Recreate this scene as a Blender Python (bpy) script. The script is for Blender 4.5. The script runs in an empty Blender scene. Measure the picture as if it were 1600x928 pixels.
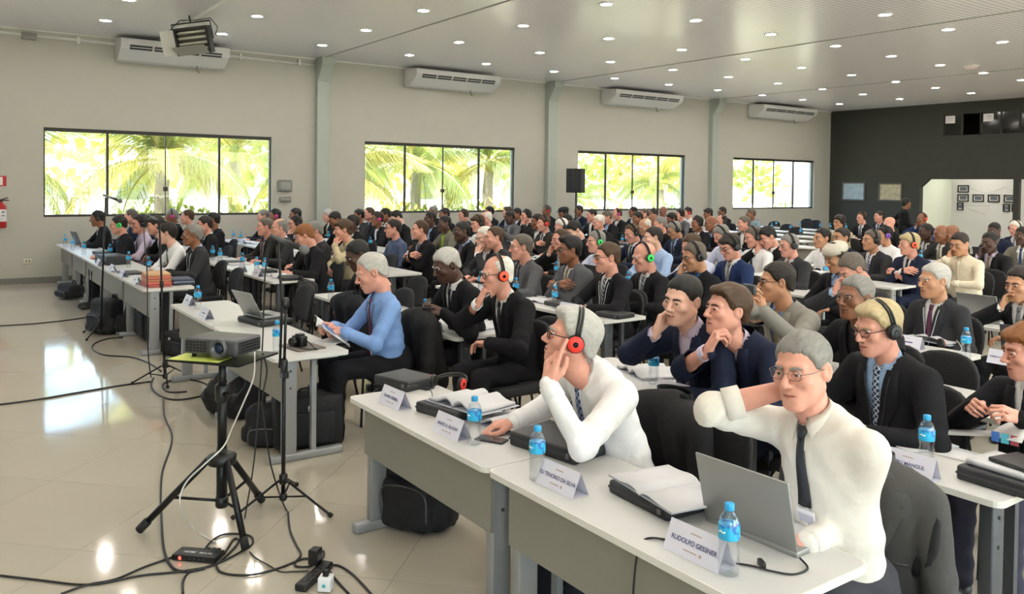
import bpy, bmesh, math, random
import numpy as np
from mathutils import Matrix, Vector, Euler

sc = bpy.context.scene
col = sc.collection
R = math.radians

# ------------------------------------------------------------------ camera, world, lights, exposure
F_PX, YAW, PIT, ROL, CY, CAM_H = 1279.6, 0.61587, 0.020941, 0.0115125, 315.74, 1.9605
_F = np.array([-math.cos(YAW)*math.cos(PIT), math.sin(YAW)*math.cos(PIT), -math.sin(PIT)])
_R0 = np.array([math.sin(YAW), math.cos(YAW), 0.0]); _U0 = np.cross(_R0, _F)
_R = math.cos(ROL)*_R0 + math.sin(ROL)*_U0; _U = -math.sin(ROL)*_R0 + math.cos(ROL)*_U0
cam_data = bpy.data.cameras.new('camera'); cam = bpy.data.objects.new('camera', cam_data); col.objects.link(cam)
cam.matrix_world = Matrix(((_R[0], _U[0], -_F[0], 0), (_R[1], _U[1], -_F[1], 0), (_R[2], _U[2], -_F[2], CAM_H), (0, 0, 0, 1)))
cam_data.sensor_width = 36.0; cam_data.lens = F_PX/1600*36; cam_data.shift_y = -(464-CY)/1600
cam_data.clip_start = 0.05; cam_data.clip_end = 500
sc.camera = cam
vs = sc.view_settings
vs.view_transform = 'Standard'; vs.look = 'None'; vs.gamma = 1.0; vs.use_curve_mapping = False
vs.exposure = EXPOSURE = 1.74

def ray(u, v):
    return (u-800)/F_PX*_R - (v-CY)/F_PX*_U + _F
def at_z(u, v, z):
    d = ray(u, v); return np.array([0, 0, CAM_H]) + d*((z-CAM_H)/d[2])
def at_y(u, v, y):
    d = ray(u, v); return np.array([0, 0, CAM_H]) + d*(y/d[1])
def at_x(u, v, x):
    d = ray(u, v); return np.array([0, 0, CAM_H]) + d*(x/d[0])

world = bpy.data.worlds.new('world'); sc.world = world; world.use_nodes = True
wn = world.node_tree; wbg = wn.nodes['Background']
sky = wn.nodes.new('ShaderNodeTexSky'); sky.sky_type = 'NISHITA'; sky.sun_disc = False
sky.sun_elevation = R(62); sky.sun_rotation = R(60); sky.air_density = 1.0; sky.dust_density = 2.4
wn.links.new(sky.outputs[0], wbg.inputs[0]); wbg.inputs[1].default_value = SKY_STRENGTH = 0.55
sun = bpy.data.lights.new('sun', 'SUN'); sun.energy = 12.0; sun.angle = R(1.0); sun.color = (1.0, 0.955, 0.87)
sun_o = bpy.data.objects.new('sun', sun); col.objects.link(sun_o); sun_o.location = (0, 0, 30)
sun_o.rotation_euler = Vector((-0.42, 0.22, -0.88)).to_track_quat('-Z', 'Y').to_euler()

# ------------------------------------------------------------------ material helpers
_mats = {}
def srgb(c):
    if isinstance(c, str):
        c = c.lstrip('#'); c = [int(c[i:i+2], 16)/255 for i in (0, 2, 4)]
    return tuple((x/12.92 if x <= 0.04045 else ((x+0.055)/1.055)**2.4) for x in c)
def mat(name, color, rough=0.6, metal=0.0, spec=0.5, noise=0.0, nscale=8.0, bump=0.0, bscale=60.0, stretch=None,
        trans=0.0, coat=0.0, emit=0.0, alpha=1.0, sss=0.0):
    key = (name, str(color), rough, metal, noise, bump, emit)
    if key in _mats: return _mats[key]
    m = bpy.data.materials.new(name); m.use_nodes = True
    nt = m.node_tree; b = nt.nodes['Principled BSDF']
    c = (*srgb(color), 1)
    b.inputs['Base Color'].default_value = c
    b.inputs['Roughness'].default_value = rough; b.inputs['Metallic'].default_value = metal
    b.inputs['Specular IOR Level'].default_value = spec
    b.inputs['Transmission Weight'].default_value = trans; b.inputs['Coat Weight'].default_value = coat
    b.inputs['Alpha'].default_value = alpha
    if emit > 0:
        b.inputs['Emission Color'].default_value = c; b.inputs['Emission Strength'].default_value = emit
    if noise > 0 or bump > 0:
        tc = nt.nodes.new('ShaderNodeTexCoord'); mp = nt.nodes.new('ShaderNodeMapping')
        nt.links.new(tc.outputs['Object'], mp.inputs[0])
        if stretch: mp.inputs['Scale'].default_value = stretch
        if noise > 0:
            n = nt.nodes.new('ShaderNodeTexNoise'); n.inputs['Scale'].default_value = nscale; n.inputs['Detail'].default_value = 4
            nt.links.new(mp.outputs[0], n.inputs['Vector'])
            mx = nt.nodes.new('ShaderNodeMix'); mx.data_type = 'RGBA'
            lo = tuple(max(0, x*(1-noise)) for x in c[:3]) + (1,); hi = tuple(min(1, x*(1+noise)) for x in c[:3]) + (1,)
            mx.inputs[6].default_value = lo; mx.inputs[7].default_value = hi
            nt.links.new(n.outputs[0], mx.inputs[0]); nt.links.new(mx.outputs[2], b.inputs['Base Color'])
        if bump > 0:
            n2 = nt.nodes.new('ShaderNodeTexNoise'); n2.inputs['Scale'].default_value = bscale; n2.inputs['Detail'].default_value = 3
            nt.links.new(mp.outputs[0], n2.inputs['Vector'])
            bp = nt.nodes.new('ShaderNodeBump'); bp.inputs['Strength'].default_value = bump; bp.inputs['Distance'].default_value = 0.01
            nt.links.new(n2.outputs[0], bp.inputs['Height']); nt.links.new(bp.outputs[0], b.inputs['Normal'])
    _mats[key] = m
    return m

# ------------------------------------------------------------------ mesh helpers
def mesh_np(name, V, faces, mats, midx=None, smooth=True):
    """faces: list of int arrays (n,k)"""
    me = bpy.data.meshes.new(name)
    V = np.asarray(V, dtype=np.float32)
    fl = [np.asarray(f, dtype=np.int32) for f in faces if len(f)]
    me.vertices.add(len(V)); me.vertices.foreach_set('co', V.ravel())
    loops = np.concatenate([f.ravel() for f in fl]) if fl else np.zeros(0, np.int32)
    tot = np.concatenate([np.full(len(f), f.shape[1], np.int32) for f in fl]) if fl else np.zeros(0, np.int32)
    start = np.concatenate([[0], np.cumsum(tot)[:-1]]).astype(np.int32) if len(tot) else tot
    me.loops.add(len(loops)); me.loops.foreach_set('vertex_index', loops)
    me.polygons.add(len(tot)); me.polygons.foreach_set('loop_start', start); me.polygons.foreach_set('loop_total', tot)
    me.polygons.foreach_set('use_smooth', np.full(len(tot), smooth))
    for m in (mats if isinstance(mats, (list, tuple)) else [mats]): me.materials.append(m)
    if midx is not None: me.polygons.foreach_set('material_index', np.asarray(midx, np.int32))
    me.update(calc_edges=True); me.validate()
    return me
class MB:
    """collects simple shapes into one mesh"""
    def __init__(s): s.v = []; s.f = []; s.m = []; s.sm = []
    def add(s, vs, fs, mi=0, M=None, smooth=False):
        o = len(s.v)
        for p in vs:
            p = Vector(p)
            if M is not None: p = M @ p
            s.v.append(tuple(p))
        for f in fs: s.f.append([i+o for i in f]); s.m.append(mi); s.sm.append(smooth)
        return s
    def box(s, x0, x1, y0, y1, z0, z1, mi=0, M=None):
        return s.add([(x0,y0,z0),(x1,y0,z0),(x1,y1,z0),(x0,y1,z0),(x0,y0,z1),(x1,y0,z1),(x1,y1,z1),(x0,y1,z1)],
                     [(3,2,1,0),(4,5,6,7),(0,1,5,4),(1,2,6,5),(2,3,7,6),(3,0,4,7)], mi, M)
    def rbox(s, x0, x1, y0, y1, z0, z1, b=0.01, mi=0, M=None):
        """box with bevelled edges"""
        bm = bmesh.new(); bmesh.ops.create_cube(bm, size=1)
        for v in bm.verts: v.co = Vector(((x0+x1)/2+v.co.x*(x1-x0), (y0+y1)/2+v.co.y*(y1-y0), (z0+z1)/2+v.co.z*(z1-z0)))
        bmesh.ops.bevel(bm, geom=bm.edges[:], offset=b, segments=2, profile=0.6, affect='EDGES')
        bm.verts.index_update()
        r = s.add([v.co.copy() for v in bm.verts], [[v.index for v in f.verts] for f in bm.faces], mi, M, True)
        bm.free(); return r
    def prism(s, poly, z0, z1, mi=0, M=None, smooth=False):
        n = len(poly)
        vs = [(x, y, z0) for x, y in poly] + [(x, y, z1) for x, y in poly]
        fs = [tuple(range(n-1, -1, -1)), tuple(range(n, 2*n))] + [(i, (i+1) % n, n+(i+1) % n, n+i) for i in range(n)]
        return s.add(vs, fs, mi, M, smooth)
    def tube(s, pts, r, n=8, mi=0, M=None, cap=True, closed=False):
        pts = [Vector(p) for p in pts]; N = len(pts)
        rs = r if isinstance(r, (list, tuple)) else [r]*N
        vs = []; up = None
        for i, p in enumerate(pts):
            if closed: t = (pts[(i+1) % N]-pts[i-1])
            else: t = (pts[min(i+1, N-1)]-pts[max(i-1, 0)])
            t = t.normalized() if t.length > 1e-9 else Vector((0, 0, 1))
            if up is None:
                up = Vector((0, 0, 1)) if abs(t.z) < 0.9 else Vector((1, 0, 0))
            a = (up - t*up.dot(t)).normalized(); b = t.cross(a); up = a
            for k in range(n):
                an = 2*math.pi*k/n
                vs.append(p + (a*math.cos(an)+b*math.sin(an))*rs[i])
        fs = []
        for i in range(N if closed else N-1):
            j = (i+1) % N
            for k in range(n):
                fs.append((i*n+k, i*n+(k+1) % n, j*n+(k+1) % n, j*n+k))
        if cap and not closed:
            fs.append(tuple(range(n-1, -1, -1))); fs.append(tuple((N-1)*n+k for k in range(n)))
        return s.add(vs, fs, mi, M, True)
    def lathe(s, prof, n=16, mi=0, M=None, smooth=True):
        vs = []; fs = []
        for (r, z) in prof:
            for k in range(n):
                a = 2*math.pi*k/n; vs.append((r*math.cos(a), r*math.sin(a), z))
        for i in range(len(prof)-1):
            for k in range(n):
                fs.append((i*n+k, i*n+(k+1) % n, (i+1)*n+(k+1) % n, (i+1)*n+k))
        if prof[0][0] > 1e-5: fs.append(tuple(range(n-1, -1, -1)))
        if prof[-1][0] > 1e-5: fs.append(tuple((len(prof)-1)*n+k for k in range(n)))
        return s.add(vs, fs, mi, M, smooth)
    def grid(s, P, mi=0, M=None, smooth=True, thick=None):
        """P: nested list rows x cols of points; thick: closed slab offset vector"""
        r, c = len(P), len(P[0]); vs = [p for row in P for p in row]
        fs = [(i*c+j, i*c+j+1, (i+1)*c+j+1, (i+1)*c+j) for i in range(r-1) for j in range(c-1)]
        if thick is not None:
            o = len(vs); t = Vector(thick); vs = vs + [Vector(p)+t for p in vs]
            fs2 = [(d+o, c_+o, b+o, a+o) for a, b, c_, d in fs]
            rim = [i for i in range(c)] + [i*c+c-1 for i in range(1, r)] + [(r-1)*c+j for j in range(c-2, -1, -1)] + [i*c for i in range(r-2, 0, -1)]
            fs3 = [(rim[i], o+rim[i], o+rim[(i+1) % len(rim)], rim[(i+1) % len(rim)]) for i in range(len(rim))]
            fs = fs + fs2 + fs3
        return s.add(vs, fs, mi, M, smooth)
    def mesh(s, name, mats):
        me = bpy.data.meshes.new(name); me.from_pydata(s.v, [], s.f)
        for m in (mats if isinstance(mats, (list, tuple)) else [mats]): me.materials.append(m)
        me.polygons.foreach_set('material_index', s.m); me.polygons.foreach_set('use_smooth', s.sm)
        me.update(); return me
def link(name, data, parent=None, M=None, loc=None):
    o = bpy.data.objects.new(name, data); col.objects.link(o)
    if parent is not None: o.parent = parent
    if M is not None: o.matrix_local = M
    if loc is not None: o.location = loc
    return o
def tag(o, label=None, cat=None, group=None, kind=None):
    if label: o['label'] = label
    if cat: o['category'] = cat
    if group: o['group'] = group
    if kind: o['kind'] = kind
    return o
def thing(name, label, cat, loc=(0, 0, 0), rz=0.0, group=None):
    o = link(name, None); o.location = loc; o.rotation_euler = (0, 0, rz); o.empty_display_size = 0.1
    return tag(o, label, cat, group)
def struct(name, data, parent=None, kind='structure'):
    o = link(name, data, parent)
    if parent is None: o['kind'] = kind
    return o
def dup(root, loc=None, rz=None, label=None, group=None, M=None):
    def cp(o, par):
        c = o.copy(); col.objects.link(c); c.parent = par
        if par is not None: c.matrix_local = o.matrix_local.copy()
        for ch in list(o.children): cp(ch, c)
        return c
    r = cp(root, None)
    if M is not None: r.matrix_world = M
    if loc is not None: r.location = loc
    if rz is not None: r.rotation_euler = (0, 0, rz)
    if label: r['label'] = label
    if group: r['group'] = group
    return r

# ------------------------------------------------------------------ signed distance modelling (bodies, heads, hands, cloth)
def smin(a, b, k):
    h = np.clip(0.5+0.5*(b-a)/k, 0, 1)
    return b+(a-b)*h - k*h*(1-h)
def smax(a, b, k): return -smin(-a, -b, k)
def cone(P, a, b, ra, rb, sc_=None):
    a = np.asarray(a, np.float32); b = np.asarray(b, np.float32)
    if sc_ is not None:
        s_ = np.asarray(sc_, np.float32); P = P*s_; a = a*s_; b = b*s_
    ba = b-a; pa = P-a
    t = np.clip((pa@ba)/max(1e-9, ba@ba), 0, 1)
    d = pa - t[..., None]*ba
    return np.sqrt((d*d).sum(-1)) - (ra+(rb-ra)*t)
def ell(P, c, r):
    r = np.asarray(r, np.float32); q = (P-np.asarray(c, np.float32))
    k0 = np.sqrt(((q/r)**2).sum(-1)); k1 = np.sqrt(((q/(r*r))**2).sum(-1))
    return k0*(k0-1)/np.maximum(k1, 1e-6)
def grid_pts(lo, hi, h):
    ax = [np.arange(lo[i], hi[i]+h, h, dtype=np.float32) for i in range(3)]
    return np.stack(np.meshgrid(*ax, indexing='ij'), -1), np.array(lo, np.float32)
def surfnet(V, lo, h):
    ins = V < 0; nx, ny, nz = V.shape
    c = np.zeros((nx-1, ny-1, nz-1), np.int8)
    for dx in (0, 1):
        for dy in (0, 1):
            for dz in (0, 1):
                c += ins[dx:nx-1+dx, dy:ny-1+dy, dz:nz-1+dz]
    act = (c > 0) & (c < 8); idx = np.argwhere(act)
    vid = np.full(act.shape, -1, np.int32); vid[act] = np.arange(len(idx))
    cv = {}
    for dx in (0, 1):
        for dy in (0, 1):
            for dz in (0, 1):
                cv[dx, dy, dz] = V[idx[:, 0]+dx, idx[:, 1]+dy, idx[:, 2]+dz]
    acc = np.zeros((len(idx), 3), np.float32); cnt = np.zeros(len(idx), np.float32)
    for ax in range(3):
        for o1 in (0, 1):
            for o2 in (0, 1):
                k0 = [o1, o2]; k0.insert(ax, 0); k1 = list(k0); k1[ax] = 1
                a, b = cv[tuple(k0)], cv[tuple(k1)]
                cr = (a < 0) != (b < 0)
                t = np.where(cr, a/np.where(a == b, 1, a-b), 0)
                pos = np.tile(np.array(k0, np.float32), (len(idx), 1)); pos[:, ax] = t
                acc += np.where(cr[:, None], pos, 0); cnt += cr
    verts = (idx + acc/np.maximum(cnt, 1)[:, None])*h + lo
    faces = []
    for ax in range(3):
        sl0 = [slice(1, -1)]*3; sl0[ax] = slice(0, -1); sl1 = [slice(1, -1)]*3; sl1[ax] = slice(1, None)
        a, b = ins[tuple(sl0)], ins[tuple(sl1)]
        e = np.argwhere(a != b)
        if not len(e): continue
        fl = a[e[:, 0], e[:, 1], e[:, 2]]
        off = np.ones(3, int); off[ax] = 0; e = e+off
        u, w = (ax+1) % 3, (ax+2) % 3
        def cell(du, dw):
            k = e.copy(); k[:, u] += du; k[:, w] += dw
            return vid[k[:, 0], k[:, 1], k[:, 2]]
        q = np.stack([cell(-1, -1), cell(0, -1), cell(0, 0), cell(-1, 0)], -1)
        q[~fl] = q[~fl][:, ::-1]
        faces.append(q)
    return verts, (np.concatenate(faces) if faces else np.zeros((0, 4), np.int32))
def keep_faces(V, Fq, mask):
    """keep quads whose mask is true, drop loose verts"""
    Fq = Fq[mask]; used = np.unique(Fq); remap = np.full(len(V), -1, np.int32); remap[used] = np.arange(len(used))
    return V[used], remap[Fq]
# ------------------------------------------------------------------ people: cached heads, hair, hands
def _abs(P):
    Q = P.copy(); Q[..., 0] = np.abs(Q[..., 0]); return Q
def head_sdf(P, full):
    Q = _abs(P)
    d = ell(Q, (0, .018, .038), (.077, .098, .083))
    d = smin(d, ell(Q, (0, -.022, -.035), (.061+full*.010, .067, .088)), .03)
    d = smin(d, cone(Q, (.050+full*.010, .002, -.052), (.016+full*.004, -.064, -.101), .021+full*.008, .021), .03)
    d = smin(d, ell(Q, (0, -.076, -.103), (.022, .018, .017)), .02)
    d = smin(d, cone(Q, (0, -.083, .027), (.043, -.069, .026), .0115, .0095), .016)
    d = smin(d, ell(Q, (.044, -.064, -.022), (.021+full*.006, .02, .019)), .025)
    d = smax(d, -ell(Q, (.031, -.1005, .004), (.019, .0175, .013)), .018)
    d = smin(d, cone(Q, (.016, -.0845, .0075), (.031, -.0915, .0122), .0034, .0038), .004)
    d = smin(d, cone(Q, (.031, -.0915, .0122), (.047, -.0810, .0055), .0038, .0034), .004)
    d = smin(d, cone(Q, (.017, -.0845, .000), (.031, -.0888, -.0055), .0030, .0034), .004)
    d = smin(d, cone(Q, (.031, -.0888, -.0055), (.047, -.0805, .000), .0034, .0030), .004)
    d = smin(d, cone(Q, (0, -.085, .018), (0, -.1135, -.027), .0078, .0115), .012)
    d = smin(d, ell(Q, (.0115, -.1005, -.032), (.0088, .011, .008)), .008)
    d = smin(d, ell(Q, (0, -.074, -.066), (.033, .022, .026)), .02)
    d = smin(d, cone(Q, (0, -.0965, -.0605), (.022, -.086, -.0640), .0052, .0032), .005)
    d = smin(d, cone(Q, (0, -.0955, -.0725), (.018, -.087, -.0700), .0062, .004), .005)
    d = smax(d, -cone(Q, (0, -.1045, -.0665), (.025, -.092, -.0668), .0036, .003), .003)
    e = ell(Q - (Q[..., 1:2]-.01)*np.array([.35, 0, 0], np.float32), (.080, .013, -.002), (.0105, .020, .033))
    e = smax(e, -ell(Q, (.0935, .010, .002), (.010, .011, .019)), .004)
    d = smin(d, e, .008)
    d = smin(d, cone(Q, (0, .028, -.07), (0, .038, -.13), .052, .054), .03)
    return d
_HEADS = {}
LODH = (.0032, .0052, .0085)
def sphere_np(c, r, n=8):
    vs = []; fs = []
    for i in range(n+1):
        a = math.pi*i/n
        for k in range(2*n):
            b = math.pi*k/n; vs.append((c[0]+r*math.sin(a)*math.cos(b), c[1]-r*math.cos(a), c[2]+r*math.sin(a)*math.sin(b)))
    for i in range(n):
        for k in range(2*n):
            k2 = (k+1) % (2*n); fs.append((i*2*n+k, i*2*n+k2, (i+1)*2*n+k2, (i+1)*2*n+k))
    return np.array(vs, np.float32), np.array(fs, np.int32)
def head_mesh(full, lod):
    key = (full, lod)
    if key in _HEADS: return _HEADS[key]
    h = LODH[lod]
    P, lo = grid_pts((-.108, -.132, -.145), (.108, .13, .132), h)
    V, Fq = surfnet(head_sdf(P, full), lo, h)
    Fq = np.concatenate([Fq]); C = V[Fq].mean(1)
    V, Fq = keep_faces(V, Fq, C[:, 2] > -.128)
    C = V[Fq].mean(1)
    mi = np.zeros(len(Fq), np.int32)
    lips = (np.abs(C[:, 0]) < .0215) & (C[:, 1] < -.084) & (C[:, 2] > -.0775+np.abs(C[:, 0])*.38) & (C[:, 2] < -.0575-np.abs(C[:, 0])*.28)
    mi[lips] = 1
    mi[(np.abs(C[:, 0]) < .021) & (C[:, 1] < -.082) & (np.abs(C[:, 2]+.0668) < (.0020, .0026, .0042)[lod])] = 4
    vs, fs, ms, o = [V], [Fq], [mi], len(V)
    for sx in (-1, 1):
        for c, r, m, n in (((sx*.031, -.0778, .0035), .0128, 2, (8, 6, 4)[lod]), ((sx*.0315, -.0846, .0038), .0078, 3, (6, 5, 3)[lod])):
            v, f = sphere_np(c, r, n); vs.append(v); fs.append(f+o); ms.append(np.full(len(f), m)); o += len(v)
    _HEADS[key] = (np.concatenate(vs), np.concatenate(fs), np.concatenate(ms))
    return _HEADS[key]
_HAIR = {}
HAIRLINE = {
 'short':    ([-.13, -.075, -.05, -.025, .0, .03, .06, .09, .13], [.078, .074, .052, .012, -.004, -.004, -.045, -.062, -.066]),
 'fringe':   ([-.13, -.085, -.05, -.025, .0, .03, .06, .09, .13], [.056, .054, .042, .008, -.012, -.012, -.055, -.072, -.078]),
 'receding': ([-.13, -.075, -.05, -.025, .0, .03, .06, .09, .13], [.130, .104, .082, .030, -.002, -.004, -.045, -.062, -.066]),
 'balding':  ([-.13, -.040, -.02, -.010, .0, .03, .06, .09, .13], [.140, .120, .060, .022, -.002, -.004, -.050, -.066, -.070]),
 'long':     ([-.13, -.085, -.05, -.025, .0, .03, .06, .09, .13], [.062, .060, .035, -.070, -.13, -.15, -.16, -.16, -.16]),
}
def hair_mesh(style, lod):
    key = (style, lod)
    if key in _HAIR: return _HAIR[key]
    h = (.0038, .006, .0095)[lod]
    parts_v, parts_f, o = [], [], 0
    if style != 'bald':
        base = 'short' if style in ('cropped', 'side', 'swept') else style
        lo_, hi_ = ((-.115, -.13, -.19 if style == 'long' else -.09), (.115, .15, .165))
        P, lo = grid_pts(lo_, hi_, h); Q = _abs(P)
        t = {'short': .0075, 'cropped': .0035, 'side': .016, 'swept': .014, 'fringe': .014, 'receding': .008, 'balding': .007, 'long': .022}[style]
        ys, zs = HAIRLINE[base]
        hl = np.interp(P[..., 1], ys, zs).astype(np.float32)
        if base == 'receding': hl = hl - .03*np.clip(1-np.abs(P[..., 0])/.03, 0, 1)*(P[..., 1] < 0)
        if base in ('short', 'fringe'): hl = hl + .010*np.clip(1-np.abs(np.abs(P[..., 0])-.045)/.02, 0, 1)*(P[..., 1] < -.03)
        hl = hl + (.0030*np.sin(P[..., 0]*210+1.3)+.0025*np.sin(P[..., 0]*340+P[..., 1]*200))*(1 if lod < 2 else 0)
        tf = np.clip((P[..., 2]-hl)/.034, 0, 1); tf = (.15+.85*tf*(2-tf))
        d = ell(Q, (0, .018, .038), (.077, .098, .083)) - (t*tf+.0012)
        d = smin(d, ell(Q, (0, .05, -.02), (.060, .058, .07)) - t*.6, .02)
        if style == 'side': d = smin(d, ell(P, (.012, -.050, .094), (.060, .042, .026)), .02)
        if style == 'swept': d = smin(d, ell(P, (-.01, -.030, .102), (.064, .06, .028)), .025)
        if style == 'fringe': d = smin(d, ell(P, (-.008, -.060, .078), (.060, .034, .024)), .02)
        if style == 'long': d = smin(d, cone(Q, (.07, .02, .0), (.075, .03, -.15), .03, .028), .03)
        ph = P[..., 0]*150 + 2.0*np.sin(P[..., 1]*30) + P[..., 2]*25
        wob = (.0016*np.sin(ph)*np.cos(P[..., 1]*26+P[..., 0]*30) + .0016*np.sin(P[..., 0]*62+P[..., 1]*48+P[..., 2]*40)) if style != 'cropped' else 0
        d = d + wob
        d = smax(d, (hl-P[..., 2])*.75, .006)
        if base == 'balding':
            top = ell(P, (0, -.01, .12), (.06, .085, .065)); d = smax(d, -top, .012)
        if style != 'long': d = smax(d, -ell(Q, (.088, .008, -.006), (.028, .021, .030)), .006)
        V, Fq = surfnet(d, lo, h); parts_v.append(V); parts_f.append(Fq); o = len(V)
    # eyebrows
    for sx in (-1, 1):
        mb = MB(); mb.tube([(sx*.013, -.0945, .0215), (sx*.026, -.0935, .0262), (sx*.038, -.0865, .0265), (sx*.048, -.0765, .0205)], [.0036, .0046, .0042, .0022], (6, 5, 4)[lod])
        v = np.array(mb.v, np.float32); f = np.array([q for q in mb.f if len(q) == 4], np.int32)
        parts_v.append(v); parts_f.append(f+o); o += len(v)
    _HAIR[key] = (np.concatenate(parts_v), np.concatenate(parts_f))
    return _HAIR[key]
_HANDS = {}
FING = {  # finger joint bends (mcp, pip, dip) in degrees
 'flat': (14, 18, 10), 'rest': (28, 38, 22), 'curl': (48, 62, 38), 'fist': (68, 85, 48), 'point': (30, 40, 25)}
def hand_mesh(pose, lod):
    """right hand, wrist at origin, fingers to -y, palm to -z, thumb on +x"""
    key = (pose, lod)
    if key in _HANDS: return _HANDS[key]
    h = (.0036, .0055, .009)[lod]
    P, lo = grid_pts((-.07, -.215, -.13), (.095, .05, .045), h)
    d = cone(P, (.010, -.03, 0), (.022, -.082, 0), .023, .017, (1, 1, 1.35))
    d = smin(d, cone(P, (-.010, -.03, 0), (-.024, -.078, 0), .022, .016, (1, 1, 1.35)), .012)
    d = smin(d, cone(P, (0, .016, 0), (0, -.01, 0), .025, .026, (1, 1, 1.2)), .02)
    mcp, pip, dip = [R(a) for a in FING[pose]]
    names = [(.030, -.090, .043, .026, .021, .0088, 7), (.0105, -.095, .047, .030, .022, .0090, 2), (-.0095, -.091, .043, .027, .021, .0086, -3), (-.028, -.081, .034, .021, .019, .0076, -9)]
    for i, (x, y, l1, l2, l3, r, spl) in enumerate(names):
        m = mcp; pp = pip
        if pose == 'point' and i == 0: m, pp, dd = R(4), R(8), R(5)
        else: dd = dip
        m += R(3*i) if pose != 'flat' else 0
        a = 0; p0 = np.array([x, y, 0.0]); sx = math.sin(R(spl))
        fd = None
        for l, b, rr in ((l1, m, 1.0), (l2, pp, .95), (l3, dd, .86)):
            a += b
            p1 = p0 + l*np.array([sx*math.cos(a), -math.cos(a), -math.sin(a)])
            c_ = cone(P, p0, p1, r*rr, r*rr*.93)
            fd = c_ if fd is None else smin(fd, c_, .002)
            p0 = p1
        d = smin(d, fd, .006)
    th = [(.022, -.025, -.006), (.045, -.058, -.018), (.052, -.088, -.024), (.048, -.112, -.026)] if pose in ('flat', 'rest', 'point') else \
         [(.022, -.025, -.008), (.040, -.055, -.026), (.034, -.083, -.040), (.018, -.104, -.046)]
    td = cone(P, th[0], th[1], .015, .0115)
    td = smin(td, cone(P, th[1], th[2], .0115, .0098), .004); td = smin(td, cone(P, th[2], th[3], .0098, .0085), .004)
    d = smin(d, td, .010)
    V, Fq = surfnet(d, lo, h)
    _HANDS[key] = (V, Fq)
    return _HANDS[key]

# ------------------------------------------------------------------ clothes in the torso frame (origin hip, z along the spine, facing -y)
SHO = np.array([.178, .018, .415])
def torso_sdf(P, fat, pad):
    Q = _abs(P); s_ = (1, 1/.66, 1)
    d = cone(P, (0, .005, -.06), (0, .0, .13), .158+fat+pad, .150+fat*1.1+pad, s_)*.8
    d = smin(d, ell(P, (0, -.035-fat*.25, .07), (.145+fat+pad, .105+fat*.9+pad, .15)), .06)
    d = smin(d, cone(P, (0, .004, .20), (0, .012, .34), .155+fat*.6+pad, .160+fat*.3+pad, s_)*.8, .06)
    d = smin(d, cone(Q, (0, .02, .418), (.155, .022, .408), .068+pad, .056+pad), .05)
    d = smin(d, cone(Q, (0, .022, .485), (.125, .022, .425), .050+pad, .040+pad), .04)
    return d
def arms_sdf(P, arms, pad, cuff):
    d = None
    for ia, (S, E_, W) in enumerate(arms):
        dirw = (W-E_)/np.linalg.norm(W-E_); We = W-dirw*(cuff[ia] if isinstance(cuff, tuple) else cuff)
        a = cone(P, S, E_, .060+pad, .049+pad)
        L = P-E_
        wr = .0048*np.sin((P@(E_-S)/np.linalg.norm(E_-S))*82 + P[..., 0]*26 + P[..., 2]*18)
        a = smin(a, cone(P, E_, We, .048+pad, .036+pad), .02) + wr*np.exp(-((L*L).sum(-1))/.022)
        d = a if d is None else np.minimum(d, a)
    return d
def ik(S, W, pole, a=.285, b=.255):
    v = W-S; L = np.linalg.norm(v); mx = (a+b)*.985
    if L > mx: W = S+v/L*mx; v = W-S; L = mx
    mn = abs(a-b)+.06
    if L < mn: W = S+v/L*mn; v = W-S; L = mn
    n = v/L; x = (a*a-b*b+L*L)/(2*L); hh = math.sqrt(max(0, a*a-x*x))
    pl = pole - n*(pole@n); pl = pl/np.linalg.norm(pl)
    return S+n*x+pl*hh, W
def front_y(sdf, X, Z):
    ys = np.linspace(-.34, .10, 90, dtype=np.float32)
    P = np.stack(np.broadcast_arrays(X[..., None], ys, Z[..., None]), -1).astype(np.float32)
    d = sdf(P); ins = d < 0
    i = np.where(ins.any(-1), ins.argmax(-1), 60); i = np.clip(i, 1, 89)
    a = np.take_along_axis(d, (i-1)[..., None], -1)[..., 0]; b = np.take_along_axis(d, i[..., None], -1)[..., 0]
    t = np.clip(a/np.where(np.abs(a-b) < 1e-6, 1, a-b), 0, 1)
    return ys[i-1]+(ys[i]-ys[i-1])*t
def vee(z, apex=.13): return np.clip((z-apex)/(.48-apex), 0, 1.2)*.060
def vcols(z, sdf, xs, off):
    return [(float(x), float(y)-off, float(zz)) for x, y, zz in zip(xs, front_y(sdf, np.array(xs), np.full(len(xs), z)), [z]*len(xs))]

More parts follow.
